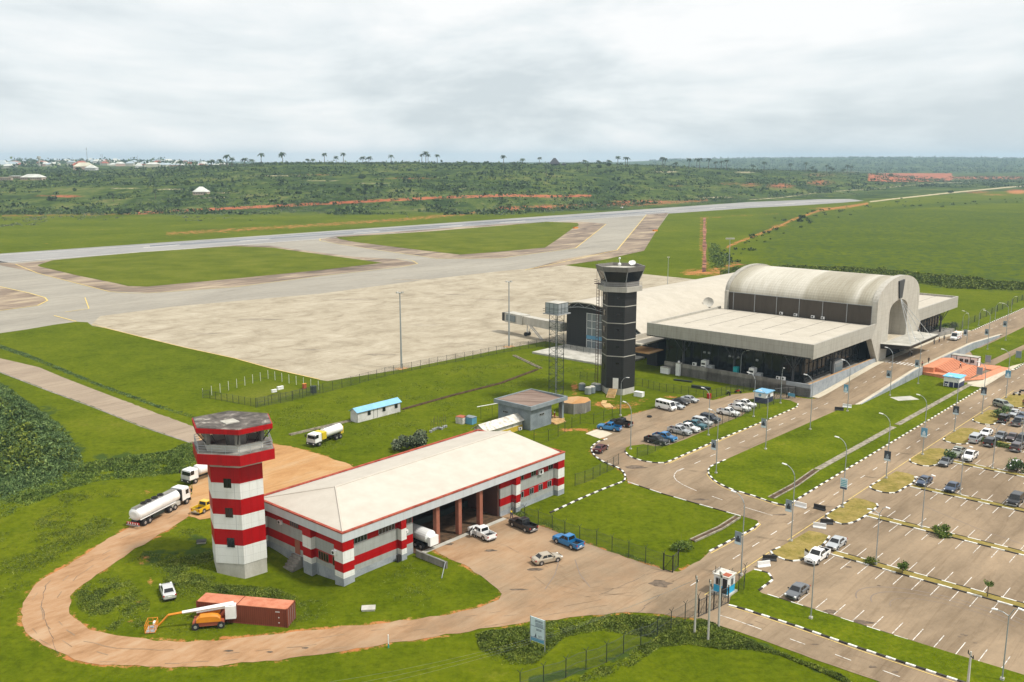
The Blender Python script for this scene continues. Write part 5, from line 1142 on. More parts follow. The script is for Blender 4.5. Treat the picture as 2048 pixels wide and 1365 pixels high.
    for s in (-1,1):
        b=MB(); b.box(x0-.30,x0-.02,s*(Wd-.30),s*(Wd-.08),.66 if kind!='sedan' else .58,.84 if kind!='sedan' else .74); b.build('headlight','lampw',r)
        b=MB(); b.box(x1-.02,x1+.12,s*(Wd-.22),s*(Wd-.03),.72,1.0 if kind!='sedan' else .90); b.build('tail_light','redl',r)
        b=MB(); mx_=bx0-.38; b.obox((mx_,s*(Wd+.08),bz+.06),(.12,.20,.16)); b.build('wing_mirror','blackm',r)
        for xw in spec['wb']:
            b=MB(); wr=spec['wr']; b.cyl((xw,s*(Wd-.23),wr),(xw,s*(Wd+.012),wr),wr,wr,14); wo=b.build('wheel','tyre',r)
            b=MB(); b.cyl((xw,s*(Wd-.05),wr),(xw,s*(Wd+.022),wr),wr*.62,wr*.58,10); b.build('rim','rim',wo)
            b=MB(); # arch lip
            pts=[(xw+(wr+.07)*math.cos(a),s*(Wd-.01),wr+(wr+.07)*math.sin(a)) for a in np.linspace(.05,math.pi-.05,9)]
            b.tube(pts,.05,4); b.build('wheel_arch','blackm',r)
    if kind=='jeep':
        b=MB(); b.cyl((-1.86,0,1.05),(-2.08,0,1.05),.40,.40,14); b.build('spare_wheel','tyre',r)
    if kind=='ambulance':
        b=MB(); b.box(.55,.95,-.6,.6,2.44,2.56); b.box(-2.5,-2.3,-.5,.5,2.44,2.54); b.build('light_bar','orange',r)
        b=MB()
        for s in (-1,1): b.box(-2.7,1.7,s*.985,s*.993,.95,1.14)
        b.build('red_stripe','redl',r)
        b=MB(); 
        for s in (-1,1): b.box(-1.55,-.75,s*.925,s*.95,1.72,1.86); b.box(-1.22,-1.08,s*.925,s*.95,1.42,2.14)
        b.build('red_cross_mark','redl',r)
    return r
PROTO={}
def place(kind,col,p,ang,label,group=None,extra=None,z=0.0):
    if kind not in PROTO: PROTO[kind]=vehicle(kind)
    names=dict(sedan='sedan_car',suv='suv_car',jeep='jeep_car',minivan='minivan',van='passenger_van',pickup='pickup_truck',ambulance='ambulance')
    o=copy_tree(PROTO[kind]); o.name=names[kind]; 
    if not isinstance(p,Vector): p=G(*p)
    o.location=(p.x,p.y,z if z else .05+0*dip(p.x,p.y)); o.rotation_euler=(0,0,ang)
    for ch in o.children:
        if ch.name.startswith('body'):
            ch.material_slots[0].link='OBJECT'; ch.material_slots[0].material=PAINT[col]
    o['label']=label; o['category']={'pickup':'pickup truck','sedan':'car','suv':'car','jeep':'car','minivan':'minivan','van':'van','ambulance':'ambulance'}[kind]
    if group: o['group']=group
    return o
AU=UA; AV=UA-math.pi/2
def hd(pr,pf): d=G(*pf)-G(*pr); return math.atan2(d.y,d.x)
def wheelpose(pr,pf,side,half=.9,mid=0.0):
    """side +1: the visible wheels are on the left of the vehicle"""
    a,c=G(*pr),G(*pf); d=(c-a).normalized(); left=Vector((-d.y,d.x,0)); m_=(a+c)/2-left*side*half+d*mid
    return m_,math.atan2(d.y,d.x)
GF='vehicles standing on the fire station forecourt'
def wp(kind,col,pr,pf,side,label,group=None,ang=None,z=0.0):
    p,a=wheelpose(pr,pf,side,PW[kind]); return place(kind,col,p,a if ang is None else ang,label,group,z=z)
PW=dict(pickup=.9,sedan=.86,suv=.9,jeep=.84,minivan=.88,van=.92,ambulance=.96)
o=wp('pickup','white',(969,1084),(940,1069.5),1,'white double cab pickup with open front door on the fire station forecourt',GF)
def opendoor(o,side,x,hinge=1.0):
    b=MB(); b.obox((x-.42*math.cos(hinge),side*(.92+.5*math.sin(hinge)),.78),(.95,.06,.75),-side*hinge); d=b.build('open_door',PAINT['white'],o); b=MB(); b.obox((x-.42*math.cos(hinge)-.03,side*(.92+.5*math.sin(hinge)),1.36),(.8,.04,.40),-side*hinge); b.build('door_window','glass',d)
opendoor(o,1,1.05)
wp('pickup','black',(1052.6,1067),(1022,1053.5),1,'black double cab pickup beside the fire station chain link fence',GF)
wp('pickup','blue',(1145,1101.5),(1110.6,1087.5),1,'bright blue double cab pickup along the forecourt fence',GF)
wp('sedan','beige',(1083.6,1132.5),(1115,1125.5),-1,'beige sedan alone in the middle of the forecourt',GF)
wp('pickup','yellow',(404.8,1030),(437,1014),-1,'yellow double cab pickup half hidden behind the red and white tower')
o=place('sedan','ltsilver',(336,1190),hd((339,1200),(330,1173)),'white and silver sedan abandoned on the grass left of the tower')
# small car park by the black tower
GL='vehicles parked in the small car park below the control tower'
def lot(kind,col,p,ang,label): return place(kind,col,p,ang,label,GL)
wp('pickup','blue',(1228.4,864.6),(1202.6,861),1,'blue double cab pickup at the left edge of the small car park',GL)
lot('pickup','black',(1242,851.5),AV+math.pi,'black double cab pickup right behind the blue pickup in the small car park')
wp('van','white',(1316.5,818.2),(1337,823.4),-1,'white passenger van in the back row of the small car park',GL)
lot('sedan','silver',(1351,817),AV,'pale silver sedan hidden behind the white passenger van')
lot('sedan','black',(1361,809),AV,'black sedan in the back row, between the van and the silver sedan')
lot('sedan','silver',(1379,804),AV,'silver sedan at the right end of the back row near the grass')
wp('pickup','black',(1294,885.5),(1322,893),-1,'black double cab pickup nearest the camera in the small car park',GL,ang=AV)
lot('pickup','blue',(1330,881),AV,'blue double cab pickup beside the nearest black pickup, nose to the fence')
lot('pickup','silver',(1359,868),AV,'dusty white and grey pickup, third from the near end of the front row')
lot('pickup','white',(1376,862.5),AV,'white pickup between the dusty grey pickup and the teal pickup')
lot('pickup','teal',(1391,856.5),AV,'teal pickup in the front row between two white vehicles')
lot('suv','ltsilver',(1404,850.5),AV,'silver white estate car with roof between teal pickup and dark hatchback')
lot('suv','dkblue',(1420,843.5),AV,'dark blue grey hatchback at the far end of the first front row cluster')
wp('pickup','white',(1440.5,829.8),(1464.7,835),-1,'white pickup standing first in the group of three white pickups',GL,ang=AV)
lot('pickup','white',(1479,821.5),AV,'white pickup in the middle of the group of three white pickups')
lot('pickup','white',(1490,814),AV,'white pickup farthest back in the group of three near the blue booth')
o=wp('sedan','maroon',(1204.5,907.5),(1214.4,900.5),-1,'dark maroon sedan parked along the curved striped kerb')
# main car park
GP='cars parked in the main car park'
def cp(kind,col,p,up,label): return place(kind,col,p,AU if up else AU+math.pi,label,GP)
o=cp('sedan','silver',(1672,1094),0,'silver sedan beside the white pickup with the open door'); 
o=cp('pickup','white',(1634,1121),0,'white pickup with its door open at the end of the grass median'); opendoor(o,-1,1.05)
cp('sedan','grey',(1594,1191),0,'dark grey sedan alone in the nearest car park row')
cp('sedan','navy',(1848,969),0,'navy blue sedan next to the brown grass island in the second row'); cp('sedan','navy',(1904,981.5),0,'navy blue sedan standing two bays right of the other navy sedan')
cp('suv','black',(2030,1008),0,'black crossover at the right edge of the photo')
cp('sedan','grey',(1891,930),0,'grey sedan beside the brown grass island, left of the white pickup')
cp('pickup','green',(1915,911.5),0,'grey green pickup half hidden behind a young tree'); cp('pickup','white',(1939,919),0,'white pickup facing the camera in the third row')
cp('sedan','white',(2030,936),0,'white car hidden behind a young tree near the right edge')
cp('minivan','silver',(1951,884),1,'silver minivan seen from behind beside the grass island'); cp('sedan','white',(1972,871.5),0,'white sedan facing the camera beside the silver minivan')
cp('suv','black',(1981,891),1,'black off-road car seen from behind, right of the silver minivan'); cp('sedan','grey',(2001,877.5),0,'grey sedan facing the camera behind the black off-road car')
cp('sedan','brown',(2024,880.5),0,'dark purple brown sedan facing the camera, third in its row'); cp('suv','black',(2044,886),0,'black car at the right end of the row by the bushes')
cp('suv','brown',(2034,901),1,'dark brown off-road car seen from behind near the right edge'); cp('jeep','black',(2007,844.5),1,'black boxy jeep with a spare wheel on its back')
cp('pickup','grey',(2036,850),1,'dark grey pickup seen from behind, right of the jeep'); cp('sedan','silver',(2028,832),0,'silver sedan behind the young tree near the jeep')
cp('sedan','navy',(2045,838),0,'dark blue sedan at the right edge behind the dark pickup'); 
o=wp('suv','green',(1989,813.2),(2010,819.5),-1,'olive and white estate car driving past the grass island',GP)
o=place('ambulance','white',(1911,682.5),AU+math.pi,'white ambulance with red stripe on the raised terminal road',z=2.2)
pp=G(1911,680,2.15); o.location=(pp.x,pp.y,2.2)
o=place('suv','white',(1243,417),AU+1.2,'tiny white vehicle parked beyond the runway')
# ---- road tanker
def tyrepair(r,x,y,wr,wd,name='wheel'):
    s=1 if y>0 else -1; b=MB(); b.cyl((x,y-s*wd,wr),(x,y,wr),wr,wr,16); o=b.build(name,'tyre',r); b=MB(); b.cyl((x,y-s*.06,wr),(x,y+s*.015,wr),wr*.55,wr*.45,12); b.build('rim','rim',o)
def truck_cab(r,x0,big=True,paint='whitep'):
    """cab occupying x0-2.0 .. x0, faces +x"""
    h=3.1 if big else 2.7; c=MB()
    c.rings([[(x0,-1.15,.9),(x0,1.15,.9),(x0,1.15,1.75),(x0,-1.15,1.75)],[(x0-.0,-1.18,1.75),(x0-.0,1.18,1.75),(x0-.0,1.18,1.76),(x0,-1.18,1.76)]],True)
    c.rings([[(x0-2.0,-1.18,.95),(x0-2.0,1.18,.95),(x0-2.0,1.15,h-.15),(x0-2.0,1.0,h),(x0-2.0,-1.0,h),(x0-2.0,-1.15,h-.15)],[(x0,-1.18,.95),(x0,1.18,.95),(x0-.22,1.12,h-.2),(x0-.32,1.0,h-.05),(x0-.32,-1.0,h-.05),(x0-.22,-1.12,h-.2)]])
    cb=c.build('cab',paint,r)
    q=((x0,-1.18,.95),(x0,1.18,.95),(x0-.22,1.12,h-.2),(x0-.22,-1.12,h-.2))
    b=MB(); quadpanel(b,q,.07,.93,.44,.92,.02); b.build('windscreen','glass',cb)
    b=MB(); quadpanel(b,q,.12,.88,.12,.34,.02); b.build('grille','blackm' if big else 'greyp',cb)
    for s in (-1,1):
        b=MB(); b.box(x0-1.1,x0-.35,s*1.155,s*1.19,1.85,2.6); b.build('side_window','glass',cb)
        b=MB(); b.obox((x0+.05,s*1.4,2.2),(.1,.28,.6)); b.tube([(x0-.1,s*1.1,2.5),(x0+.05,s*1.4,2.5)],.03,4); b.build('wing_mirror','blackm',cb)
    b=MB(); b.box(x0-.15,x0+.12,-1.2,1.2,.45,.95); b.build('bumper','blackm',r)
    for s in (-1,1): b=MB(); b.box(x0+.10,x0+.135,s*.8-.15,s*.8+.15,.62,.82); b.build('headlight','lampw',r)
    return cb
def tank(r,x0,x1,rad,zc,mat='whitep',ry=1.0,name='tank'):
    b=MB(); rs=[]
    for x,k in ((x0,.55),(x0+.12,.85),(x0+.3,1),(x1-.3,1),(x1-.12,.85),(x1,.55)): rs.append([(x,rad*ry*k*math.cos(a),zc+rad*k*math.sin(a)) for a in np.linspace(0,2*math.pi,21)[:-1]])
    b.rings(rs); return b.build(name,mat,r,smooth=False)
def tanker(label,p,ang,z=0.0):
    r=thing('tanker_truck',label,'tanker truck',Vector((p.x,p.y,.05)),ang)
    cb=truck_cab(r,6.2)
    b=MB(); b.box(3.95,4.25,-1.15,1.15,1.0,2.9); b.build('cab_rear_panel','blackm',r)
    b=MB(); b.box(-6.4,5.9,-.45,.45,.75,1.05); b.box(3.0,4.0,-.9,.9,.7,1.1); b.build('chassis','blackm',r)
    b=MB(); b.box(1.4,3.6,-1.15,-.6,.6,1.2); b.box(1.4,3.6,.6,1.15,.6,1.2); b.build('side_tanks','conc2',r)
    tk=tank(r,-6.2,3.9,1.02,2.05,ry=1.17)
    b=MB(); b.box(-6.0,3.6,-.45,.45,3.04,3.09); b.build('walkway','concrete',tk); 
    b=MB()
    for s in (-1,1): b.tube([(-6.1,s*.55,3.1),(3.6,s*.55,3.1)],.035,4)
    for k in range(9): b.tube([(-6+1.2*k,-.55,3.1),(-6+1.2*k,.55,3.1)],.025,4)
    b.build('hand_rail','galv',tk)
    for x in (-3.6,-2.5,-1.0,.4):
        b=MB(); rs=[]
        for a in np.linspace(0,2*math.pi,17)[:-1]: rs.append([(x+(.42+.13*math.cos(c))*math.cos(a),.15+(.42+.13*math.cos(c))*math.sin(a),3.22+.13*math.sin(c)) for c in np.linspace(0,2*math.pi,7)[:-1]])
        rs.append(rs[0]); b.rings(rs,False); b.build('spare_tyre','tyre',tk)
    for s in (-1,1):
        b=MB(); b.box(-3.2,-.4,s*.72,s*1.15,.62,1.15); b.build('side_guard','dkmetal',r)
        b=MB(); b.box(-6.0,2.6,s*1.0,s*1.18,1.28,1.38); b.build('tank_skirt','whitep',r)
        for x in (-5.0,-3.9,1.1+.0,2.25,5.3): tyrepair(r,x,s*1.2,.52,.5 if x<3 else .32)
    b=MB(); b.box(-6.55,-6.4,-1.2,1.2,.62,.95); b.build('hazard_board','redl',r)
    b=MB()
    for k in range(5): b.obox((-6.56,-.95+.45*k,.79),(.02,.16,.3),0)
    b.build('hazard_stripes','whitep',r); b=MB(); b.box(-6.6,-6.4,-1.2,1.2,.42,.55); b.build('rear_bumper','greyp',r)
    return r
p,a=wheelpose((289.4,1053.6),(377,1008),-1,1.2); d=Vector((math.cos(a),math.sin(a),0))
tanker('long white road tanker with spare tyres on top, parked on the sandy ring road',p-d*.15,a)
def smalltanker(label,p,ang,front='whitep',yellow=False,L_=8.5):
    r=thing('tanker_truck',label,'tanker truck',Vector((p.x,p.y,.05)),ang)
    truck_cab(r,L_/2,big=False); b=MB(); b.box(-L_/2,L_/2-.3,-.45,.45,.7,1.0); b.build('chassis','blackm',r)
    tk=tank(r,-L_/2,L_/2-(3.6 if yellow else 2.4),1.0,2.0,ry=1.1)
    if yellow:
        b=MB(); b.box(L_/2-3.5,L_/2-2.2,-1.15,1.15,1.15,2.6); b.build('pump_locker','yellowp',r); b=MB(); b.box(-L_/2-.1,-L_/2+.8,-.9,.9,.9,2.4); b.build('rear_locker','yellowd',r)
        b=MB(); b.box(-L_/2+.5,L_/2-3.8,-.4,.1,2.98,3.05); b.build('walkway','concrete',tk)
    for s in (-1,1):
        for x in ([L_/2-1.3,-L_/2+1.2,-L_/2+2.4]): tyrepair(r,x,s*1.2,.5,.45 if x<0 else .3)
    return r
smalltanker('white tanker truck facing the camera, partly behind the red and white tower',G(409,957),hd((440,952),(399,966.5)))
smalltanker('white fuel tanker with yellow pump locker on the grass behind the fire station',G(652,884),hd((692,868),(619,895)),yellow=True,L_=9.0)
r=smalltanker('white tanker reversed into the first bay of the fire station',W(91.9,-101.9),AV+math.pi,L_=8.0)
b=MB(); b.box(-4.6,-4.05,-.85,.85,.9,2.3); b.build('rear_locker','whitep',r)
# ---- boom lift
p=(G(389,1261)+G(439.6,1257))/2; an=hd((439.6,1257),(389,1261)); left=Vector((-math.sin(an),math.cos(an),0)); p=p-left*0+Vector((0,1.0,0))
r=thing('boom_lift','orange boom lift with a long white boom and basket in front of the brown container','boom lift',(p.x,p.y,dip(p.x,p.y)),an)
b=MB(); b.rings([[(-1.9,-1,.45),(-1.9,1,.45),(-1.9,.9,1.0),(-1.9,-.9,1.0)],[(1.9,-1,.45),(1.9,1,.45),(1.9,.9,1.0),(1.9,-.9,1.0)]]); b.build('chassis','orange' if 0 else 'rust',r)
for x in (-1.55,1.55):
    for s in (-1,1): tyrepair(r,x,s*1.15,.45,.35)
b=MB(); rs=[]
for x,k in ((-1.5,.5),(-1.2,.85),(-.4,1),(.9,.95),(1.4,.5)): rs.append([(x,.35+.0,1.0),(x,1.15,1.0),(x,1.15,1.0+.75*k),(x,.95,1.0+.98*k),(x,.5,1.0+.98*k),(x,.35,1.0+.8*k)])
b.rings(rs); b.build('engine_hood','orange',r)
b=MB(); b.box(-1.3,1.2,-1.1,-.35,1.0,1.9); b.build('side_locker','orange',r)
b=MB(); b.obox((-2.7,0,1.75),(1.3,1.0,1.7),0); b.build('counterweight','whitep',r)
b=MB(); b.tube([(-1.4,0,1.1),(-2.7,0,2.7)],.24,4); b.build('riser_arm','rust',r)
b=MB(); b.tube([(-3.1,0,2.75),(3.2,0,2.05)],[.34,.22],4); b.tube([(-2.4,0,2.3),(1.5,0,1.9)],.14,4); b.build('boom','whitep',r)
b=MB(); b.tube([(3.2,0,2.05),(4.9,0,1.85)],.16,4); b.tube([(4.9,0,1.85),(6.2,0,.5)],.13,4); b.build('jib','orange',r)
b=MB()
for z in (.15,.65,1.15):
    b.tube([(6.4,-1,z),(6.4,1,z),(7.6,1,z),(7.6,-1,z),(6.4,-1,z)],.045,4)
for x,y in ((6.4,-1),(6.4,0),(6.4,1),(7.0,1),(7.6,1),(7.6,0),(7.6,-1),(7,-1)): b.tube([(x,y,.1),(x,y,1.2)],.04,4)
bk=b.build('basket','orange',r); b=MB(); b.box(6.4,7.6,-1,1,.08,.14); b.build('basket_floor','greyp',bk); b=MB(); b.box(6.5,6.75,-.3,.3,.8,1.1); b.build('control_box','whitep',bk)
# ---- shipping container
q0=G(395,1239); q1=G(576,1256); d=(q1-q0); an=math.atan2(d.y,d.x); m_=(q0+q1)/2; nn=Vector((-d.y,d.x,0)).normalized(); c_=m_+nn*1.22
r=thing('shipping_container','long rust brown shipping container with sun faded roof on the lawn','container',(c_.x,c_.y,dip(c_.x,c_.y)),an)
b=MB(); b.box(-6.1,6.1,-1.2,1.2,.1,2.52); b.build('body','cont',r); b=MB(); b.box(-6.12,6.12,-1.22,1.22,2.52,2.6); b.build('roof','controof',r)
b=MB()
for x in (-6.1,6.1):
    for y in (-1.2,1.2): b.box(x-.09,x+.09,y-.09,y+.09,0,2.62)
for y in (-1.2,1.2): b.box(-6.1,6.1,y-.05,y+.05,.0,.16)
b.box(-.7,-.6,-1.21,1.21,2.55,2.625); b.build('corner_frame','cont',r)
for y in (-.6,.6): b=MB(); b.box(6.11,6.16,y-.56,y+.56,.15,2.45); dd=b.build('door','cont',r); b=MB(); [b.tube([(6.19,y+k,.2),(6.19,y+k,2.4)],.025,4) for k in (-.3,.3)]; b.build('lock_rod','greyp',dd)
b=MB()
for k in range(6): b.box(4.6+k*.1,4.66+k*.1,-1.262,-1.255,2.05,2.2)
b.box(4.95,5.1,-1.262,-1.255,1.3,1.42); b.box(4.95,5.1,-1.262,-1.255,.6,.72); b.build('code_marks','whitep',r)
for k in PROTO.values(): kill(k)
# ================================================================== SMALL BUILDINGS
def ubox(u0,u1,v0,v1,z0,z1): b=MB(); b.box(u0,u1,v0,v1,z0,z1); return b
gb=uthing('pump_house','blue grey single storey building with brown roof and open porch behind the fire station','building',151,-128)
part(ubox(150.3,157.5,-137.7,-128.2,0,4.7),'wall',['bluew'],gb); part(ubox(157.5,160.4,-137.7,-134.5,0,4.7),'wall',['bluew'],gb)
part(ubox(161.3,161.9,-129.2,-128.2,0,4.7),'porch_column',['bluew'],gb); part(ubox(157.5,162,-134.5,-128.0,0,.5),'porch_floor',['wood'],gb)
b=MB(); a=.35
for u0,u1,v0_,v1_ in ((149.6,162.4,-127.5-a,-127.5),(149.6,162.4,-138.4,-138.4+a),(149.6,149.6+a,-138.4+a,-127.5-a),(162.4-a,162.4,-138.4+a,-127.5-a)): b.box(u0,u1,v0_,v1_,4.7,5.6)
part(b,'fascia',['bluew'],gb)
b=MB(); b.add([(149.95,-127.85,5.0),(162.05,-127.85,5.0),(162.05,-138.05,5.45),(149.95,-138.05,5.45)],[(0,1,2,3)]); b.box(149.95,162.05,-138.05,-127.85,4.65,4.8); part(b,'roof',['brownroof'],gb)
for (vv,uu) in ((0,154.0),): window(gb,153.4,154.9,-128.2,0,2.7,3.2,div=3)
window(gb,150.3,0,-136.2,-134.8,2.7,3.2,axis='u',div=3); window(gb,150.3,0,-133.2,-132.4,2.7,3.2,axis='u',div=2)
b=MB()
for k in range(3): b.box(157.6,161.2,-128.0+.35*k,-127.65+.35*k,0,.42-.13*k)
part(b,'porch_steps',['wood'],gb)
o=uthing('pipe_gantry','white painted pipe gantry behind the blue grey building','pipe frame',160,-139.5); b=MB(); b.tube([(149,-143,3.0),(163.5,-139.5,3.0),(163.5,-139.5,0)],.09,5); part(b,'pipe',['whitep'],o); b=MB()
for k in range(5): b.tube([(150+3*k,-142.8+.75*k,0),(150+3*k,-142.8+.75*k,2.9)],.05,4)
part(b,'post',['dkmetal'],o)
def gabled(name,label,cat,u0,u1,v0_,v1_,hw_,hr,wall,roofm,over=.3,axis='u'):
    o=uthing(name,label,cat,u0,v1_); b=MB(); b.box(u0,u1,v0_,v1_,0,hw_); vm=(v0_+v1_)/2
    b.add([(u0,v0_,hw_),(u0,v1_,hw_),(u0,vm,hr)],[(0,1,2)]); b.add([(u1,v0_,hw_),(u1,v1_,hw_),(u1,vm,hr)],[(2,1,0)])
    part(b,'wall',[wall],o); b=MB(); t=.06; zl=hw_-over*(hr-hw_)/((v1_-v0_)/2)
    for s,ve in ((1,v1_+over),(-1,v0_-over)):
        b.add([(u0-over,ve,zl),(u1+over,ve,zl),(u1+over,vm,hr),(u0-over,vm,hr),(u0-over,ve,zl+t),(u1+over,ve,zl+t),(u1+over,vm,hr+t),(u0-over,vm,hr+t)],[(0,1,2,3),(4,5,6,7),(0,1,5,4),(3,0,4,7),(1,2,6,5)])
    part(b,'roof',[roofm],o); return o
c1=gabled('site_cabin','long white site cabin with light blue pitched roof','cabin',129.2,142.0,-163.6,-161.2,2.5,3.2,'wallw','sky_roof')
for k in (132.2,136.6,140.3): window(c1,k,k+.8,-161.2,0,1.2,2.1,div=2,frame='dkmetal')
b=MB(); [b.box(k,k+.05,-161.2,-161.15,.1,2.4) for k in (129.2,133.9,135.0,142)]; part(b,'door_seam',['dkmetal'],c1)
c2=gabled('site_cabin','long old cabin with cream roof, white upper and yellow lower walls beside the grey building','cabin',138.2,150.0,-133.6,-130.3,2.3,3.3,'oldwhite','oldwhite',.45)
part(ubox(138.2,150.05,-130.3,-130.24,0,1.1),'lower_wall',['yellowd'],c2); ac(c2,149.0,-130.24,.1,1.0); ac(c2,142.6,-130.24,.1,.9)
def booth(label,cx,cy,su,sv,lower,upper,roofm,hh=2.7,z=0.0):
    o=uthing('guard_booth',label,'booth',cx,cy); part(ubox(cx-su,cx+su,cy-sv,cy+sv,z,1.45),'lower_wall',[lower],o); part(ubox(cx-su,cx+su,cy-sv,cy+sv,1.45,hh),'upper_wall',[upper],o)
    part(ubox(cx-su-.3,cx+su+.3,cy-sv-.3,cy+sv+.3,hh,hh+.18),'roof',[roofm],o); return o
b1=booth('small guard booth with navy walls and light blue roof at the small car park gate',206.9,-101.8,1.9,1.5,'navy','whitep','sky_roof'); 
b=MB(); b.cyl((204.97,-101.9,2.1),(205.0,-101.9,2.1),.38,.38,14); b.box(204.9,205.0,-102.4,-101.4,1.6,2.6) if 0 else None; part(b,'round_emblem',['posterb'],b1); b=MB(); [b.obox((204.95,-101.9+.22*math.cos(a_),2.1+.22*math.sin(a_)),(.02,.07,.07)) for a_ in np.linspace(R(50),R(310),9)]; part(b,'letter_c',['whitep'],b1)
window(b1,206.0,207.0,-100.3,0,1.5,2.3)
b2=booth('guard booth with bright blue roof and white posts on the median lawn below the steps',255.0,-72.4,2.2,1.9,'navy','whitep','sky_roof2'); 
for k in range(4): part(ubox(252.75,252.85,-74.2+1.2*k-.08,-74.2+1.2*k+.08,0,2.7),'white_post',['whitep'],b2)
ac(b2,252.8,-73.4,.3,1.0,'u')
b3=uthing('site_cabin','white portable cabin with black frame edges and three windows behind the orange steps','cabin',283,-77.5)
part(ubox(281.9,284.6,-81.4,-74.2,.0,2.9),'wall',['whitep'],b3)
b=MB(); e=.07
for z in (.0,2.85): b.box(281.8,281.92,-81.45,-74.15,z,z+.12); b.box(281.9,284.65,-74.22,-74.1,z,z+.12)
for v_ in (-81.4,-79.9,-76.2,-74.2): b.box(281.8,281.9,v_-e,v_+e,0,2.95)
b.box(284.5,284.65,-74.25,-74.1,0,2.95); part(b,'frame',['blackm'],b3)
for v_ in (-78.6,-77.2,-75.6): window(b3,281.88,0,v_-.45,v_+.45,1.3,2.2,axis='u')
part(ubox(281.9,284.6,-81.4,-74.2,2.9,3.02),'roof',['conc2'],b3)
# gate booth (cyan and white)
g3=uthing('guard_booth','small cyan and white guard booth with cluttered roof beside the black gate','booth',108.2,-58.0); bu0,bu1,bv0,bv1=107.5,109.5,-58.8,-56.7
part(ubox(bu0-.25,bu1+.35,bv0-.25,bv1+.3,0,.35),'plinth',['conc2'],g3); part(ubox(bu0,bu1,bv0,bv1,.35,1.35),'lower_wall',['bluep'],g3); part(ubox(bu0,bu1,bv0,bv1,1.35,2.75),'upper_wall',['whitep'],g3)
part(ubox(bu0-.15,bu1+.15,bv0-.15,bv1+.15,2.75,2.9),'roof',['oldwhite'],g3); part(ubox(bu0+.1,bu0+1.1,bv1-.9,bv1+.05,2.9,2.96),'rusty_patch',['rust'],g3)
window(g3,bu0,0,bv0+.35,bv0+1.15,1.4,2.4,axis='u',div=2); part(ubox(bu0-.04,bu0,bv1-.75,bv1-.1,.4,2.5),'door_opening',['dark'],g3); window(g3,bu0+.9,bu0+1.4,bv1,0,1.45,2.4,div=2)
b=MB(); 
for k in range(9): b.tube([(bu0+.2*k,bv0+.05,2.9),(bu0+.2*k+.05,bv0+.08,3.2+rnd.uniform(0,.3))],.02,4)
b.tube([(bu0+.2,bv0+.1,2.9),(bu0+.2,bv0+.1,3.9)],.05,4); part(b,'roof_rods',['dkmetal'],g3)
# cistern
p=G(1151,821); cu_,cv_=UV(p); ct=thing('water_cistern','old polygonal concrete water cistern with stained sandy top','tank',p,UA)
pol=[(cu_+3.9*math.cos(a_),cv_+3.4*math.sin(a_)) for a_ in np.linspace(.2,2*math.pi+.2,9)[:-1]]
b=MB(); b.prism(pol,0,2.5); part(b,'wall',['concrete'],ct); b=MB(); pi_=[(cu_+(x-cu_)*.5,cv_+(y-cv_)*.5) for x,y in pol]; b.rings([[(x,y,2.5) for x,y in pol],[(x,y,2.95) for x,y in pi_]]); part(b,'cover',['sand'],ct)
b=MB(); [b.tube([(cu_-3.9+.3*k,cv_+2.6-.3*k,0),(cu_-3.9+.3*k,cv_+2.6-.3*k,2.6)],.07,5) for k in (0,4)]; part(b,'pipe',['galv'],ct)
# blue grey drums, boxes, tanks
for i,(x,y,lab) in enumerate(((1164,781,'blue grey water drum standing apart, leftmost by the tower'),(1176,789,'blue grey water drum at the front left of the cluster'),(1184,787,'blue grey water drum in the middle front of the cluster'),(1189,781,'blue grey water drum at the back of the cluster'),(1196,782,'blue grey water drum touching the black tower'))):
    p=G(x,y); o=thing('water_drum',lab,'drum',p,0,'blue grey drums beside the black tower'); b=MB(); b.cyl((0,0,.15),(0,0,1.75),.85,.85,14); b.build('drum_body','galv' if i%2 else 'bluew',o); b=MB(); b.cyl((0,0,1.75),(0,0,1.95),.8,.5,14); b.build('drum_lid','conc2',o)
def bx3(name,lab,cat,px,d,ang,mats,z=0):
    p=G(*px); o=thing(name,lab,cat,p,ang); b=MB(); b.box(-d[0]/2,d[0]/2,-d[1]/2,d[1]/2,z,z+d[2]); b.build('casing',mats[0],o); b=MB(); b.box(-d[0]/2-.06,d[0]/2+.06,-d[1]/2-.06,d[1]/2+.06,z+d[2],z+d[2]+.08); b.build('top',mats[1],o); return o
o=bx3('generator_box','rusty white metal generator box on the grass','metal box',(923,846.5),(2.0,1.7,1.5),AV+.1,('oldwhite','rust')); o=bx3('generator_box','faded blue metal generator box beside the rusty white one','metal box',(941,847),(2.2,1.7,1.5),AV+.1,('posterb','bluew'))
bx3('generator_set','white generator box on the grass below the concrete podium wall','generator',(1331,747),(2.6,1.3,1.7),AV,('whitep','conc2'))
o=bx3('white_tank','tall white cabinet with small turret beside the podium wall','cabinet',(1357,751),(1.2,1.3,3.4),AV,('whitep','conc2')); b=MB(); b.ball((0,0,3.75),.35,8,5); b.build('turret','whitep',o)
bx3('white_crate','white box beside the base of the black tower','box',(1278,793),(2.3,1.3,1.1),AV+.1,('whitep','whitep'))
bx3('concrete_cover','pale broken concrete slab on the lawn right of the brown container','slab',(737,1219),(1.7,1.2,.2),.1,('oldwhite','conc2')); bx3('manhole_frame','small open concrete manhole frame left of the red and white tower','manhole',(403,1086),(1.3,.9,.3),.2,('conc2','dark'))
bx3('instrument_shelter','white weather instrument shelter, right one inside the fenced plot','weather box',(561,786),(1.6,.6,.7),UA,('whitep','whitep'),.9); bx3('instrument_shelter','white weather instrument shelter, left one inside the fenced plot','weather box',(548.5,791),(1.3,.6,.6),UA,('whitep','whitep'),.8)
bx3('cable_cabinet','dark green cabinet at the corner of the fenced plot','cabinet',(627,786),(1.2,1.0,1.7),UA,('dkmetal','dkmetal')); bx3('cable_cabinet','orange brown cabinet at the back corner of the fenced plot','cabinet',(609,778),(.9,.6,1.3),UA,('rust','orange'))
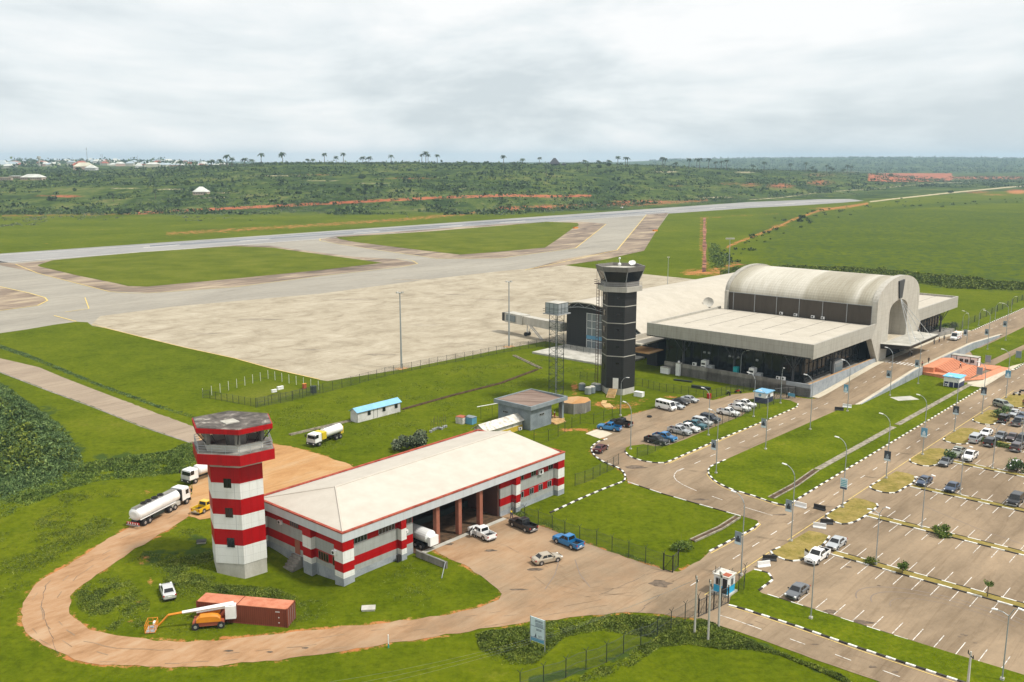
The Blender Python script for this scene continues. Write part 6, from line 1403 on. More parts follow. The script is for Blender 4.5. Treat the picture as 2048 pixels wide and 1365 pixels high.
bx3('green_bin','green wheeled bin at the right bay wall of the fire station','bin',(1007,1024),(1.1,1.0,1.3),UA,(plain('green plastic',(.0,.22,.09)),plain('green plastic lid',(.0,.28,.12))))
bx3('pipe_stack','bundle of black pipes lying on the grass by the podium','pipes',(1402,778),(5.0,1.0,.6),AV+.1,('blackm','dkmetal')); bx3('pipe_stack','loose black beams on the grass near the white generator','beams',(1366,763),(5.0,.9,.25),AV+.2,('blackm','dkmetal'))
bx3('orange_marker','small orange marker box on the taxiway shoulder nearest the island tip','marker',(1151,457.5),(5,1.8,1.3),UA,('orange','rust')); bx3('orange_marker','small orange marker box on the taxiway shoulder by the right grass','marker',(1310,463),(5,1.8,1.3),UA,('orange','rust'))
# tyres lying around
def tyrering(label,px,r_=.45,n=1):
    p=G(*px); o=None; b=MB()
    for k in range(n):
        rs=[]
        for a in np.linspace(0,2*math.pi,15)[:-1]: rs.append([((r_+.16*math.cos(c))*math.cos(a),(r_+.16*math.cos(c))*math.sin(a),.17+.34*k+.16*math.sin(c)) for c in np.linspace(0,2*math.pi,7)[:-1]])
        rs.append(rs[0]); b.rings(rs,False)
    o=b.build('tyre','tyre'); o.location=(p.x,p.y,.05); tag(o,label,'tyre')
tyrering('black tyre lying in the small car park',(1299,835)); tyrering('large tyre lying behind the low wall by the fire station bay',(849,1088),.65); tyrering('large tyre leaning on the other one by the fire station bay',(845,1083),.6,1)
# jersey barriers
def barrier(px,ang,white,lab):
    p=G(*px); b=MB(); pr=[(-.3,0),(-.3,.12),(-.12,.35),(-.08,.85),(.08,.85),(.12,.35),(.3,.12),(.3,0)]
    b.rings([[(-1.0,y,z) for y,z in pr],[(1.0,y,z) for y,z in pr]]); o=b.build('road_barrier','whitep' if white else 'blackm'); o.location=(p.x,p.y,.05); o.rotation_euler=(0,0,ang); tag(o,lab,'barrier','plastic road barriers at the junctions')
for px,an_,w_,lab in (((1601,1015),AV,1,'white road barrier across the main street beside the median tip'),((1639,1020),AV,0,'black road barrier on the main street beside the white one'),((1653,1049),AV+.6,0,'black road barrier at the second car park entrance'),((1639,1057),AV+.3,1,'white road barrier at the second car park entrance'),((1539,1122),AV+.6,0,'black road barrier at the nearest car park entrance'),((1527,1134),AV+1.0,1,'white road barrier at the nearest car park entrance'),((1678,822),AV+.4,0,'black road barrier at the near end of the low retaining wall'),((1694,816),AV+.2,1,'white road barrier at the near end of the low retaining wall')): barrier(px,an_,w_,lab)
# motorbikes
def bike(px,ang,lab,col='redl'):
    p=G(*px); o=thing('motorbike',lab,'motorbike',Vector((p.x,p.y,.05)),ang)
    for x in (-.62,.62):
        b=MB(); b.cyl((x,-.06,.3),(x,.06,.3),.3,.3,12); b.build('wheel','tyre',o)
    b=MB(); b.rings([[(-.55,-.12,.55),(-.55,.12,.55),(-.5,.1,.8),(-.5,-.1,.8)],[(.1,-.14,.4),(.1,.14,.4),(.1,.1,.9),(.1,-.1,.9)],[(.45,-.08,.7),(.45,.08,.7),(.4,.06,.95),(.4,-.06,.95)]]); b.build('frame',col,o)
    b=MB(); b.box(-.75,0,-.14,.14,.78,.88); b.build('saddle','blackm',o); b=MB(); b.tube([(.62,0,.3),(.4,0,1.05)],.04,5); b.tube([(.4,-.35,1.08),(.4,.35,1.08)],.025,5); b.build('handlebar','greyp',o)
bike((1457,791),AV+2.6,'dark motorbike leaning at the fence near the guard booth','blackm'); bike((1476,787),AV+.4,'red motorbike parked at the fence left of the guard booth'); bike((2033,792),AV+.4,'white motorbike at the right edge beside the last grass island','whitep'); bike((2045,787),AV+.4,'black motorbike at the right edge behind the white motorbike','blackm')
# ================================================================== LAMPS
def banner(r,kind,z0,ang_local=0.0,side=-1):
    """vertical poster panel fixed to the pole"""
    y0,y1=(.12,1.15) if side<0 else (-.6,.6)
    b=MB(); b.box(y0,y1,.12,.2,z0,z0+1.9); col={'dark':'posterd','grey':'poster','blue':'posterb','teal':'signw'}[kind]
    o=b.build('banner',col,r); b=MB()
    yc=(y0+y1)/2
    for s in (.115,.205):
        if kind=='teal':
            for k in range(4): b.box(y0+.08,y1-.08,s-.003,s+.003,z0+.55+.3*k,z0+.68+.3*k)
        else:
            b.obox((yc,s,z0+1.15),(.28,.006,.34)); b.obox((yc,s,z0+.72),(.62,.006,.55))
    b.build('portrait_print' if kind!='teal' else 'printed_lines',{'dark':'poster','grey':'posterd','blue':'signw','teal':'teal'}[kind],o)
    b=MB(); b.box(y0+.02,y1-.02,.11,.21,z0+.02,z0+.38); b.build('caption_strip',{'dark':'signw','grey':'signw','blue':'signw','teal':'ink'}[kind],o)
def lamp(px,ang,label,group,h=12.4,arm=1.9,drop=0,ban=None,bz=3.5,base=True,z=None,side=-1):
    p=G(*px) if not isinstance(px,Vector) else px
    o=thing('street_lamp',label,'street lamp',p,ang,group)
    b=MB(); b.tube([(0,0,0),(0,0,h-2.2)],[.10,.07],8)
    b.build('pole','galv',o); b=MB(); pts=[(0,0,h-2.2)]+[(arm*(1-math.cos(a)),0,h-2.2+2.0*math.sin(a)) for a in np.linspace(.15,1.35,7)]; b.tube(pts,[.07]*4+[.05]*4,6); b.build('arm','galv',o)
    e=pts[-1]; b=MB(); b.obox((e[0]+.30,0,e[2]+.02),(.75,.26,.12),0,tilt=-.1); b.build('lamp_head','lampw',o)
    if base: b=MB(); b.box(-.22,.22,-.22,.22,0,.35); b.build('base','conc2',o)
    if ban: banner(o,ban,bz,side=side)
    return o
AL=AV+math.pi   # arms over the roads point towards -V
gm_='street lamps along the main street'
BSC=1.25
bl=['dark grey portrait','pale portrait','turquoise text','black portrait','dark portrait','dark green portrait','grey portrait','light blue']
for i,(px,bn,bz) in enumerate((((1482,1152),'grey',4.6),((1582,1084),'grey',4.8),((1685,1016.5),'teal',3.4),((1772,958),'dark',3.5),((1845,911),'blue',3.8),((1908.5,864),'dark',3.9),((1963.6,829),'dark',4.6),((2011.6,797),'blue',5.2))):
    lamp(px,AL,'street lamp with %s banner on main street, %s from the junction'%(bl[i],ordn(i)),gm_,ban=bn,bz=bz,side=-1 if i in (0,1) else 1)
gt='street lamps along the terminal road'
for i,(px,bn) in enumerate((((1432,948),'grey'),((1531,900),'grey'),((1620,860.6),None),((1694.6,824),'blue'),((1779.6,792.6),'grey'),((1836,769),'grey'),((1932,701),'grey'),((1974.6,700),'grey'),((2011,682),'grey'))):
    lamp(px,AL,'street lamp %s by the terminal road, %s counted from the rounded lawn tip'%('with grey banner' if bn else 'without banner',ordn(i)),gt,ban=bn,bz=4.6,side=-1)
gk='street lamps in the verge of the small car park'
lamp((1416.6,872),AL,'single arm street lamp behind the teal pickup in the striped verge',gk,h=10.5); lamp((1507,835),AL,'single arm street lamp beside the white pickups in the striped verge',gk,h=10.5)
lamp((1241,832.5),AL+math.pi,'street lamp with right hand arm in front of the black tower door','lamps'if 0 else gk,h=9.6); lamp((1480,769),AL+math.pi,'street lamp with right hand arm in front of the terminal podium wall',gk,h=9.5)
lamp((1561,808),AL+2.2,'tall street lamp between the guard booth and the terminal planter',gk,h=9.5); lamp((1261,900),AL,'thin street lamp at the left tip of the striped verge',gk,h=10)
for i,px in enumerate(((1924,662),(1957,653),(1990,639),(2022,625))): lamp(px,AL+math.pi,'small street lamp on the grass beyond the terminal, %s from the left'%ordn(i),'street lamps beyond the terminal',h=6.5,arm=1.2)
gc_='twin arm lamps in the car park'
def twin(px,lab,h=8.0,ang=AL,single=False):
    p=G(*px); o=thing('car_park_lamp',lab,'lamp post',p,ang,gc_); b=MB(); b.tube([(0,0,0),(0,0,h)],[.09,.06],8); b.build('pole','galv',o)
    b=MB(); b.box(-.2,.2,-.2,.2,0,.4); b.build('base','conc2',o)
    for s,hx,hz in (((1,.9,.15),) if single else ((1,1.3,.25),(-1,.9,1.1))):
        b=MB(); b.tube([(0,0,h-.1),(s*hx*.5,0,h+hz*.8),(s*hx,0,h+hz)],.045,5); b.build('arm','galv',o); b=MB(); b.obox((s*(hx+.2),0,h+hz),(.6,.3,.1),0,tilt=.15*s); b.build('lamp_head','lampw',o)
for px,lab,sg in (((1751,1131),'lamp post on the median beside the yellow green bush',0),((1843,1057),'lamp post on the second median left of the round bush',0),((1621.5,1239),'lamp post on the grass strip next to the lone dark grey sedan',1),((2004,1362),'lamp post in the bottom right corner of the photo',0),((1984.7,939),'lamp post on the median behind the white pickup',0),((1919.5,991),'lamp post on the median right of the two navy cars',0),((2041,905),'lamp post at the right edge among parked cars',0)): twin(px,lab,single=bool(sg))
# apron masts
for px,ht,lab in (((803,738),21.5,'tall apron floodlight mast at the fence, left one'),((1018,694),20.5,'tall apron floodlight mast beside the boarding bridge')):
    p=G(*px); o=thing('floodlight_mast',lab,'floodlight mast',p,UA,'apron floodlight masts'); b=MB(); b.tube([(0,0,0),(0,0,ht)],[.28,.14],8); b.build('mast','galv',o)
    b=MB(); b.cyl((0,0,ht),(0,0,ht+.2),.5,.5,10); b.build('head_ring','greyp',o)
    for k in range(4): a_=k*math.pi/2; b=MB(); b.obox((1.0*math.cos(a_),1.0*math.sin(a_),ht+.25),(.5,.6,.3),a_); b.tube([(0,0,ht+.1),(1.0*math.cos(a_),1.0*math.sin(a_),ht+.15)],.04,4); b.build('floodlight','conc2',o)
    b=MB(); b.box(-1.6,1.6,-1.2,1.2,.03,.12); b.build('base','sand',o)
p=G(1457,553); o=thing('floodlight_mast','distant floodlight mast beside the red earth behind the terminal','floodlight mast',p,0); b=MB(); b.tube([(0,0,0),(0,0,19)],[.25,.14],6); b.build('mast','galv',o); b=MB(); b.box(-2.2,2.2,-.5,.5,18.7,19.4); b.build('floodlight','conc2',o)
p=G(1335,575); o=thing('floodlight_mast','thin pole on the apron just behind the terminal roof','floodlight mast',p,0); b=MB(); b.tube([(0,0,0),(0,0,14)],[.15,.1],6); b.build('mast','galv',o); b=MB(); b.box(-.6,.6,-.3,.3,13.8,14.1); b.build('floodlight','conc2',o)
# ================================================================== FENCES
def fence(label,px,n,h=2.3,mat='dkmetal',ypost=False,meshmat=True,rails=(.1,1.15,2.2),postr=.055,closed=False,pmat=None,cat='fence'):
    P=[G(x,y) if not isinstance(x,Vector) else x for x,y in px] if not isinstance(px[0],Vector) else px
    L_=[(a,c,(c-a).length) for a,c in zip(P,P[1:])]; tot=sum(l for *_,l in L_); o=thing('fence',label,cat,P[0],UA)
    def at(s):
        for a,c,l in L_:
            if s<=l+1e-6: return a+(c-a)*(s/l)
            s-=l
        return P[-1]
    mi=root_mat(o).inverted()
    for i in range(n+1):
        q_=at(tot*i/n); l=mi@q_; zb=dip(q_.x,q_.y); b=MB(); b.tube([(l.x,l.y,zb),(l.x,l.y,zb+h)],postr,5)
        if ypost: b.tube([(l.x-.35,l.y+.1,zb+h+.4),(l.x,l.y,zb+h-.02),(l.x+.35,l.y-.1,zb+h+.4)],.04,4)
        b.build('post',pmat or mat,o)
    for a,c,l_ in L_:
        A1,C1=mi@a,mi@c; za=dip(a.x,a.y)
        if meshmat: b=MB(); b.add([(A1.x,A1.y,.05),(C1.x,C1.y,.05),(C1.x,C1.y,h-.1),(A1.x,A1.y,h-.1)],[(0,1,2,3)]); b.build('chain_link_panel','mesh',o)
        b=MB(); 
        for z in rails: b.tube([(A1.x,A1.y,z*h/2.3),(C1.x,C1.y,z*h/2.3)],.022,3)
        b.build('wire_strands',mat,o)
    return o
fence('long chain link fence between the apron and the green lawn',[(512,816),(580,803),(668,781),(778,751),(873,731),(946,718),(1010,705),(1045,699),(1081,694),(1123,696),(1151,704),(1180,712)],38,2.5)
fence('white post fence around the back of the square weather plot',[(406,796),(537,758),(637,780)],15,2.4,pmat='whitep',meshmat=False,rails=(.6,1.5))
fence('fence of short white and dark posts along the front of the square weather plot',[(406,796),(419,797),(511,814),(640,786)],18,2.0,pmat='dkmetal')
fence('chain link fence with forked post tops along the forecourt lawn',[(1010,1018),(1050,1041),(1075,1050),(1105,1061),(1135,1075),(1165,1085),(1197,1093),(1230,1106),(1262,1116),(1296,1128),(1326,1138)],11,2.4,ypost=True)
fence('fence of forked posts on the overgrown bank in the foreground',[(1040,1385),(1081,1372),(1119,1362.6),(1156,1344),(1194.6,1334),(1230.6,1317),(1266,1296),(1299,1286),(1331.6,1264),(1363.5,1246),(1396,1226)],10,2.4,ypost=True)
fence('chain link fence from the fire station corner to the striped kerb',[(1150,972),(1172,965),(1190,957),(1206,948),(1222,941),(1237,930)],6,2.3)
fence('thin fence of leaning posts on the grass between fire station and grey building',[(1068,884),(1086,886),(1110,878),(1140,858),(1165,846),(1190,849),(1206,843),(1225,835),(1239,828)],9,2.3,ypost=True,meshmat=False)
fence('thin fence behind the parked cars of the small car park',[(1160,760),(1250,768),(1290,775),(1320,783),(1375,790),(1425,797),(1440,793),(1462,787),(1500,783)],26,2.2)
fence('chain link fence in the striped verge in front of the small car park',[(1274,917),(1284,914),(1297,911),(1340,889),(1390,868),(1430,856),(1462,843),(1490,832),(1520,818),(1545,811),(1560,806)],20,2.3)
fence('dark green security fence running far right along the terminal lawn',[(1885,676),(1900,668),(1960,640),(2048,600),(2300,488)],60,2.6,rails=(.1,.6,1.2,1.8,2.3),postr=.12)
fence('short fence stub beside the cyan guard booth',[(1455,1193),(1462,1172),(1487,1190),(1489,1165)],4,2.5,ypost=True)
# gates
def gate(label,pa,pc,h,mat='blackm',n=2,dark=False):
    a,c=G(*pa),G(*pc); d=c-a; L_=d.length; o=thing('gate',label,'gate',a,math.atan2(d.y,d.x)); b=MB()
    for z in (.15,h): b.tube([(0,0,z),(L_,0,z)],.06,4)
    b.build('gate_frame',mat,o)
    for k in range(n+1): x=L_*k/n; b=MB(); b.tube([(x,0,0),(x,0,h+.3)],.09,5); b.build('gate_post',mat,o)
    b=MB(); b.add([(0,0,.15),(L_,0,.15),(L_,0,h),(0,0,h)],[(0,1,2,3)]); b.build('mesh_panel','mesh',o); b=MB()
    for k in range(n): b.tube([(L_*k/n,0,.15),(L_*(k+1)/n,0,h)],.03,4)
    for k in range(int(L_/.5)): b.tube([(.5*k,0,.15),(.5*k,0,h)],.015,3)
    b.build('bars',mat,o); return o
gate('black sliding gate across the exit road next to the cyan booth',(1397,1235),(1456,1207),2.3,n=4)
gate('left leaf of the open black gate at the end of the forecourt fence',(1327,1141),(1345,1146),2.4,n=1); gate('right leaf of the open black gate at the end of the forecourt fence',(1345,1146),(1356,1134),2.4,n=1)
gate('open black gate between the guard booth and the terminal planter',(1548,800),(1590,797),2.8,n=3)
# concrete electricity poles with wires
def epole(px,h,lab): 
    p=G(*px); o=thing('electricity_pole',lab,'utility pole',p,UA,'concrete electricity poles in the foreground'); b=MB(); b.tube([(0,0,0),(0,0,h)],[.17,.10],6); b.build('pole','galv' if 0 else 'conc2',o)
    b=MB(); b.obox((0,0,h-.5),(1.3,.1,.1),.7); b.build('crossarm','dkmetal',o)
    for s in (-.6,.0,.6): b=MB(); b.cyl((s*math.cos(.7),s*math.sin(.7),h-.45),(s*math.cos(.7),s*math.sin(.7),h-.12),.07,.04,8); b.build('insulator','blackm',o)
    return p
pA=epole((1389,1270),7.8,'concrete electricity pole, left of the three by the gate'); pB=epole((1416,1283),8.0,'concrete electricity pole, middle and nearest of the three by the gate'); epole((1437,1257),7.6,'concrete electricity pole, right of the three in front of the cyan booth')
epole((1935,1376),4.4,'short concrete pole at the bottom right edge of the exit road')
w0=[pA+Vector((k*.5,k*.3,7.4)) for k in (-1,0,1)]; w1=[G(640,1380,5.0)+Vector((k*.6,k*.9,k*.3)) for k in (-1,0,1)]
for k in range(3):
    pts=[]
    for s in np.linspace(0,1,13): q_=w0[k].lerp(w1[k],float(s)); q_.z-=4*1.6*s*(1-s); pts.append(tuple(q_))
    b=MB(); b.tube(pts,.009,3); tag(b.build('power_line','galv',world=True),'%s of three power lines sagging across the foreground lawn'%('top','middle','bottom')[k] if 0 else '%s power line crossing the foreground lawn behind the sign board'%('upper','middle','lower')[k],'power line')
# sign board
p=G(1075,1300); a_=hd((1064,1298),(1086,1306)); o=thing('sign_board','pale blue sign board on two posts with small print in the foreground lawn','sign board',p,a_)
b=MB(); b.box(-1.0,1.0,-.04,.04,1.0,4.1); bd=b.build('board','signw',o)
for s in (-1,1): b=MB(); b.tube([(s*1.05,0,0),(s*1.05,0,4.15)],.06,5); b.build('post','galv',o)
b=MB()
for z in (2.95,1.5): b.box(-1.0,1.0,-.05,-.041,z,z+.05)
for k in range(2): b.box(-.35,.75,-.05,-.041,3.75-.14*k,3.82-.14*k)
for k in range(5): b.box(-.3,.85,-.05,-.041,3.45-.1*k,3.49-.1*k)
for k in range(2): b.box(-.2,.6,-.05,-.041,2.65-.14*k,2.71-.14*k)
b.box(.1,.7,-.05,-.041,1.85,1.9); b.box(.1,.6,-.05,-.041,1.7,1.75); b.add([(-.4,-.051,1.65),(-.15,-.051,1.65),(-.2,-.051,2.2)],[(0,1,2)]); b.box(-.55,-.1,-.05,-.041,1.58,1.63)
b.build('small_print','ink',bd); b=MB(); b.box(-.95,.95,-.052,-.041,1.05,1.45); b.build('teal_footer','posterb',bd)
p=G(777,1296); o=thing('marker_post','thin white and green marker post on the near edge of the ring road','marker post',p,0); b=MB(); b.tube([(0,0,.5),(0,0,1.7)],.07,6); b.build('white_rod','whitep',o); b=MB(); b.tube([(0,0,0),(0,0,.55)],.09,6); b.build('green_base','tealp',o)
for px,lab in (((1958,756),'grey notice board at the lower end of the orange steps'),((1975-0,731),'grey notice board standing in the lower terrace'),((2036,722),'grey notice board on the far lawn by the street')):
    p=G(*px); o=thing('notice_board',lab,'notice board',p,UA+math.pi/2); b=MB(); b.box(-.7,.7,-.04,.04,.9,2.9); b.build('board','poster',o)
    for s in (-1,1): b=MB(); b.tube([(s*.72,0,0),(s*.72,0,3)],.05,5); b.build('post','galv',o)
p=G(1582,803); o=thing('notice_board','small light blue notice board beside the small car park gate','notice board',p,UA+math.pi/2); b=MB(); b.box(-.9,.9,-.04,.04,1.2,2.0); b.build('board','posterb',o); b=MB(); b.tube([(0,0,0),(0,0,1.3)],.05,5); b.build('post','galv',o)
p=G(1259,795.5) if 0 else G(1418,797); o=thing('red_drum','round red drum standing beside the small car park fence','drum',p,0); b=MB(); b.cyl((0,0,0),(0,0,1.1),.55,.55,14); b.build('drum_body','redl',o); b=MB(); b.cyl((0,0,1.1),(0,0,1.16),.58,.58,14); b.build('rim','redl',o)
# ================================================================== PEOPLE
def person(px,ang,label,top,bottom,z=0.0,stride=.25,arms=.15):
    """one continuous body grown with a skin modifier; shirt and trousers are child meshes"""
    p=G(px[0],px[1],z); 
    def grow(name,V_,E_,Rr,mat,parent):
        me=bpy.data.meshes.new(name); me.from_pydata(V_,E_,[]); ob=bpy.data.objects.new(name,me); COL.objects.link(ob)
        m=ob.modifiers.new('skin','SKIN'); me.skin_vertices[0].data[0].use_root=True
        for i,r_ in enumerate(Rr): me.skin_vertices[0].data[i].radius=(r_,r_)
        s_=ob.modifiers.new('sub','SUBSURF'); s_.levels=1; s_.render_levels=1
        dg=bpy.context.evaluated_depsgraph_get(); me2=bpy.data.meshes.new_from_object(ob.evaluated_get(dg)); bpy.data.objects.remove(ob)
        me2.materials.clear(); me2.materials.append(M[mat] if isinstance(mat,str) else mat); o2=bpy.data.objects.new(name,me2); COL.objects.link(o2)
        if parent: o2.parent=parent
        return o2
    s=stride; a=arms
    V_=[(0,0,.95),(0,0,1.2),(0,0,1.42),(0,0,1.52),(.01,0,1.62),(.02,0,1.74),(0,.09,.92),(s*.5,.10,.50),(s*.9,.10,.08),(s*.9+.16,.10,.04),(0,-.09,.92),(-s*.4,-.10,.50),(-s*.9,-.10,.08),(-s*.9+.16,-.10,.04),
        (0,.19,1.40),(-a,.24,1.13),(-a*.3+.02,.25,.88),(-a*.3+.05,.25,.76),(0,-.19,1.40),(a,-.24,1.13),(a+.10,-.25,.90),(a+.15,-.25,.79),(.11,0,1.63)]
    E_=[(0,1),(1,2),(2,3),(3,4),(4,5),(0,6),(6,7),(7,8),(8,9),(0,10),(10,11),(11,12),(12,13),(2,14),(14,15),(15,16),(16,17),(2,18),(18,19),(19,20),(20,21),(4,22)]
    Rr=[.13,.13,.12,.055,.09,.075,.085,.06,.045,.04,.085,.06,.045,.04,.06,.045,.032,.03,.06,.045,.032,.03,.018]
    body=grow('person',V_,E_,Rr,'skin',None); body.location=(p.x,p.y,p.z+.05); body.rotation_euler=(0,0,ang)
    tag(body,label,'person')
    grow('shirt',[V_[0],V_[1],V_[2],V_[14],V_[15],V_[18],V_[19]],[(0,1),(1,2),(2,3),(3,4),(2,5),(5,6)],[.15,.15,.14,.075,.06,.075,.06],top,body)
    grow('trousers',[V_[0],V_[6],V_[7],V_[8],V_[10],V_[11],V_[12]],[(0,1),(1,2),(2,3),(0,4),(4,5),(5,6)],[.145,.10,.075,.06,.10,.075,.06],bottom,body)
    b=MB(); b.ball((.0,0,1.74),.105,8,5,(1,.9,.8)); b.build('hair','blackm',body); b=MB(); 
    for sy,ix in ((.10,9),(-.10,13)): b.obox((V_[ix][0]-.06,sy,.035),(.27,.10,.08))
    b.build('shoes','blackm',body)
    return body
for a in (((1573,797),0,'person in black standing at the gate by the small car park','blackm','blackm',0,.05),((1578,796),2,'person in a white shirt standing behind the one in black at the gate','whitep','blackm',0,.05),((1857,727),AU,'person in black walking on the raised terminal road','blackm','blackm',2.1,.3),((1920.5,737),AV,'person in a white shirt walking down the orange steps','whitep','blackm',1.3,.3),
 ((1023,1038),AV,'person in a yellow green vest behind the black pickup','yellowp','navy',0,.15),((951,1076),AL,'person in white stepping into the open white pickup','whitep','greyp',0,.2),((1103,837),AV,'person in a red shirt sitting place on the porch of the grey building','redl','blackm',.5,.05),((1109,836),AV,'person in white on the porch beside the one in red','whitep','redl',.5,.05),((1125,835),AV,'person in white and blue next to the porch column of the grey building','whitep','posterb',0,.05),
 ((1661,744),AU,'person in black beside the entrance doors of the terminal','blackm','blackm',2.4,.1),((1818,714),AV,'person in dark clothes under the canopy, left one','blackm','posterd',2.1,.1),((1823,713),AV,'person in a white shirt under the canopy','whitep','blackm',2.1,.1),((1868,690),AU,'person in a pale shirt on the pavement by the ambulance, left one','conc2','posterd',2.1,.2),((1878,686),AV,'person in an orange top on the pavement near the ambulance','orange','navy',2.1,.1),((1888,682),AU,'person in grey standing right next to the ambulance','greyp','blackm',2.1,.1),((1844,735),AV,'person in red walking beside the low retaining wall','redl','blackm',2.1,.2),((2046,813),AU,'person in dark red at the right edge beside the grass island','rust','blackm',0,.1)):
    lab=a[2].replace('sitting place on','standing on'); person(a[0],a[1],lab,a[3],a[4],z=a[5],stride=a[6])
# ================================================================== VEGETATION
def tree(px,h,r,label,mat='leafd',group=None,trunk=.35,squash=.8,z=0.0,name='tree',n=None,leaf=None,cat='tree',tz=None):
    p=px if isinstance(px,Vector) else G(*px); p=Vector((p.x,p.y,z if tz is None else tz)); o=thing(name,label,cat,p,rnd.uniform(0,6),group)
    b=MB(); zt=h-r*squash*1.0; b.tube([(0,0,-.3),(.05*r,0,zt*.5),(0,.04*r,max(zt,.3)),(0,0,h-r*.4)],[.07*h**.8*trunk+.03,.06*h**.8*trunk+.02,.04*h**.8*trunk+.02,.02],6)
    for k in range(5): a_=k*1.26+rnd.random(); b.tube([(0,0,zt*.75),(r*.35*math.cos(a_),r*.35*math.sin(a_),zt+.2*r),(r*.7*math.cos(a_),r*.7*math.sin(a_),zt+r*.5)],[.05*trunk*h**.6,.03*trunk*h**.6,.01],4)
    b.build('trunk','bark',o)
    k=9; cs=[]; rr=[]
    for i in range(k):
        a_=rnd.uniform(0,6.28); q_=rnd.uniform(.1,.62)*r; cs.append((q_*math.cos(a_),q_*math.sin(a_),h-r*squash+rnd.uniform(-.3,.55)*r*squash)); rr.append(r*rnd.uniform(.28,.5))
    n=n or int(60+90*min(r,4)); C_=blobs(cs,rr,[max(12,n//k)]*k,.75); leafmesh('crown',C_,nr.uniform(.6,1.3,len(C_))*(leaf or .11*r+.08),mat,o)
    return o
GY='young trees in the car park'
tree((1888,1074),1.9,2.1,'round feathery bush on the second grass median','leaf',GY,n=900,leaf=.22,squash=.6)
tree((1736,1128),1.3,1.6,'low yellow green bush on the nearest grass median','leafb',GY,n=500,leaf=.18,squash=.6)
tree((1804,1147),2.2,1.25,'small young tree with two tiers on the nearest median','leaf',GY,n=420,leaf=.2); tree((1975,1195),2.6,.8,'tiny thin tree at the right end of the nearest median','leaf',GY,n=200,leaf=.16)
tree((1918-18,927),2.9,2.1,'young spreading tree between the grey sedan and the green pickup','leafd',GY,n=700,leaf=.25,squash=.9)
tree((2006,836),3.3,2.6,'young spreading tree above the black jeep','leafd',GY,n=800,leaf=.26,squash=.9); tree((2034,945),3.0,2.3,'young tree in front of the white car at the right edge','leafd',GY,n=700,leaf=.25)
for i,(x,y) in enumerate(((1968,884),(2000,893),(2013,896))): tree((x,y),1.0,1.4,'low green hedge bush on the median between car rows, %s from the left'%ordn(i),'leaf',GY,n=260,leaf=.2,squash=.5)
tree((828,899),3.7,3.4,'broad leaved tree rising behind the fire station roof, left part','leafg',None,n=1900,leaf=.34,squash=.62); tree((800,901),3.0,2.5,'broad leaved tree rising behind the fire station roof, smaller left crown','leafg',None,n=1100,leaf=.34,squash=.62)
tree((1866,678) if 0 else (1905,662),3.6,2.6,'purple grey bush beside the terminal at the green fence','leafg',None,n=800,leaf=.22)
for i,(x,y) in enumerate(((1858,676),(1868,674),(1880,672),(1890,668))): tree((x,y),1.8,1.7,'dark shrub in the bed in front of the terminal right wing, %s from the left'%ordn(i),'leafd','shrubs in front of the right wing',n=240,leaf=.25,squash=.6,z=2.0)
tree((1362,1098),1.6,2.6,'spreading bush in the corner of the fenced lawn','leaf',None,n=900,leaf=.2,squash=.5)
# potted seedlings
for i in range(8):
    x=862+i*4.3+rnd.uniform(-1,1); y=864-i*1.2+rnd.uniform(-2,2); p=G(x,y); o=thing('potted_sapling','thin potted sapling in the cluster behind the fire station, %s from the left'%ordn(i),'sapling',p,0,'potted saplings'); b=MB(); b.cyl((0,0,0),(0,0,.45),.28,.34,8); b.build('pot','greyp',o); b=MB(); b.tube([(0,0,.4),(rnd.uniform(-.15,.15),0,2.4+rnd.random())],.035,4); b.build('stem','bark',o)
    C_=blobs([(0,0,1.9)],[.6],[14]); leafmesh('leaves',C_,np.full(len(C_),.16),'leaf',o)
# dense growth (stuff)
def carpet(name,label,cat,poly,n,h,size,mat,lump=None,elong=1.6):
    xy=scatter(poly,n); X,Y=xy[:,0],xy[:,1]
    nz=vnoise(X,Y,3.2,11)+vnoise(X,Y,7.5,12)*1.2+vnoise(X,Y,1.4,13)*.6
    PW_=[G(*q) for q in poly]; de=np.full(X.shape,99.)
    for a_,c_ in zip(PW_,PW_[1:]+PW_[:1]):
        dx,dy=c_.x-a_.x,c_.y-a_.y; t_=np.clip(((X-a_.x)*dx+(Y-a_.y)*dy)/(dx*dx+dy*dy+1e-9),0,1); de=np.minimum(de,np.hypot(X-a_.x-dx*t_,Y-a_.y-dy*t_))
    fall=np.clip((de+vnoise(X,Y,2.5,15)*2.2)/(2.2+h*1.6),0,1); kp=nr.random(len(X))<.25+.75*fall; X,Y,nz,fall=X[kp],Y[kp],nz[kp],fall[kp]
    if lump is not None: keep=nz+nr.normal(size=len(X))*.16>lump; X,Y,nz,fall=X[keep],Y[keep],nz[keep],fall[keep]
    top=np.clip(.55+nz*1.25,.10,1.7)*h*(.12+.88*fall); Z=terrain(X,Y)+top*nr.uniform(.15,1,len(X))**.6
    C_=np.stack([X,Y,Z],1); c0=(float(X.mean()),float(Y.mean()),0)
    return stuff(leafmesh(name,C_,nr.uniform(.5,1.4,len(X))*size*(.55+.45*fall),mat,loc=c0,elong=elong),label,cat)
carpet('thicket','tall dark green thicket filling the left edge of the photo','undergrowth',[(-60,745),(0,765),(50,800),(95,830),(135,862),(158,900),(170,930),(120,965),(60,985),(0,1005),(-80,1020)],90000,2.2,.36,'leafd')
carpet('thicket','lighter green growth showing through the dark thicket at the left edge','undergrowth',[(-60,760),(0,775),(95,840),(150,890),(160,925),(120,960),(60,980),(0,1000),(-80,1010)],26000,2.7,.40,'leafb',lump=.12)
carpet('tall_grass','band of tall green plants between thicket and ring road','undergrowth',[(0,1000),(120,962),(170,925),(250,915),(330,905),(385,885),(395,925),(380,945),(300,955),(200,962),(120,985),(0,1040)],50000,1.0,.3,'leaf',lump=-.5)
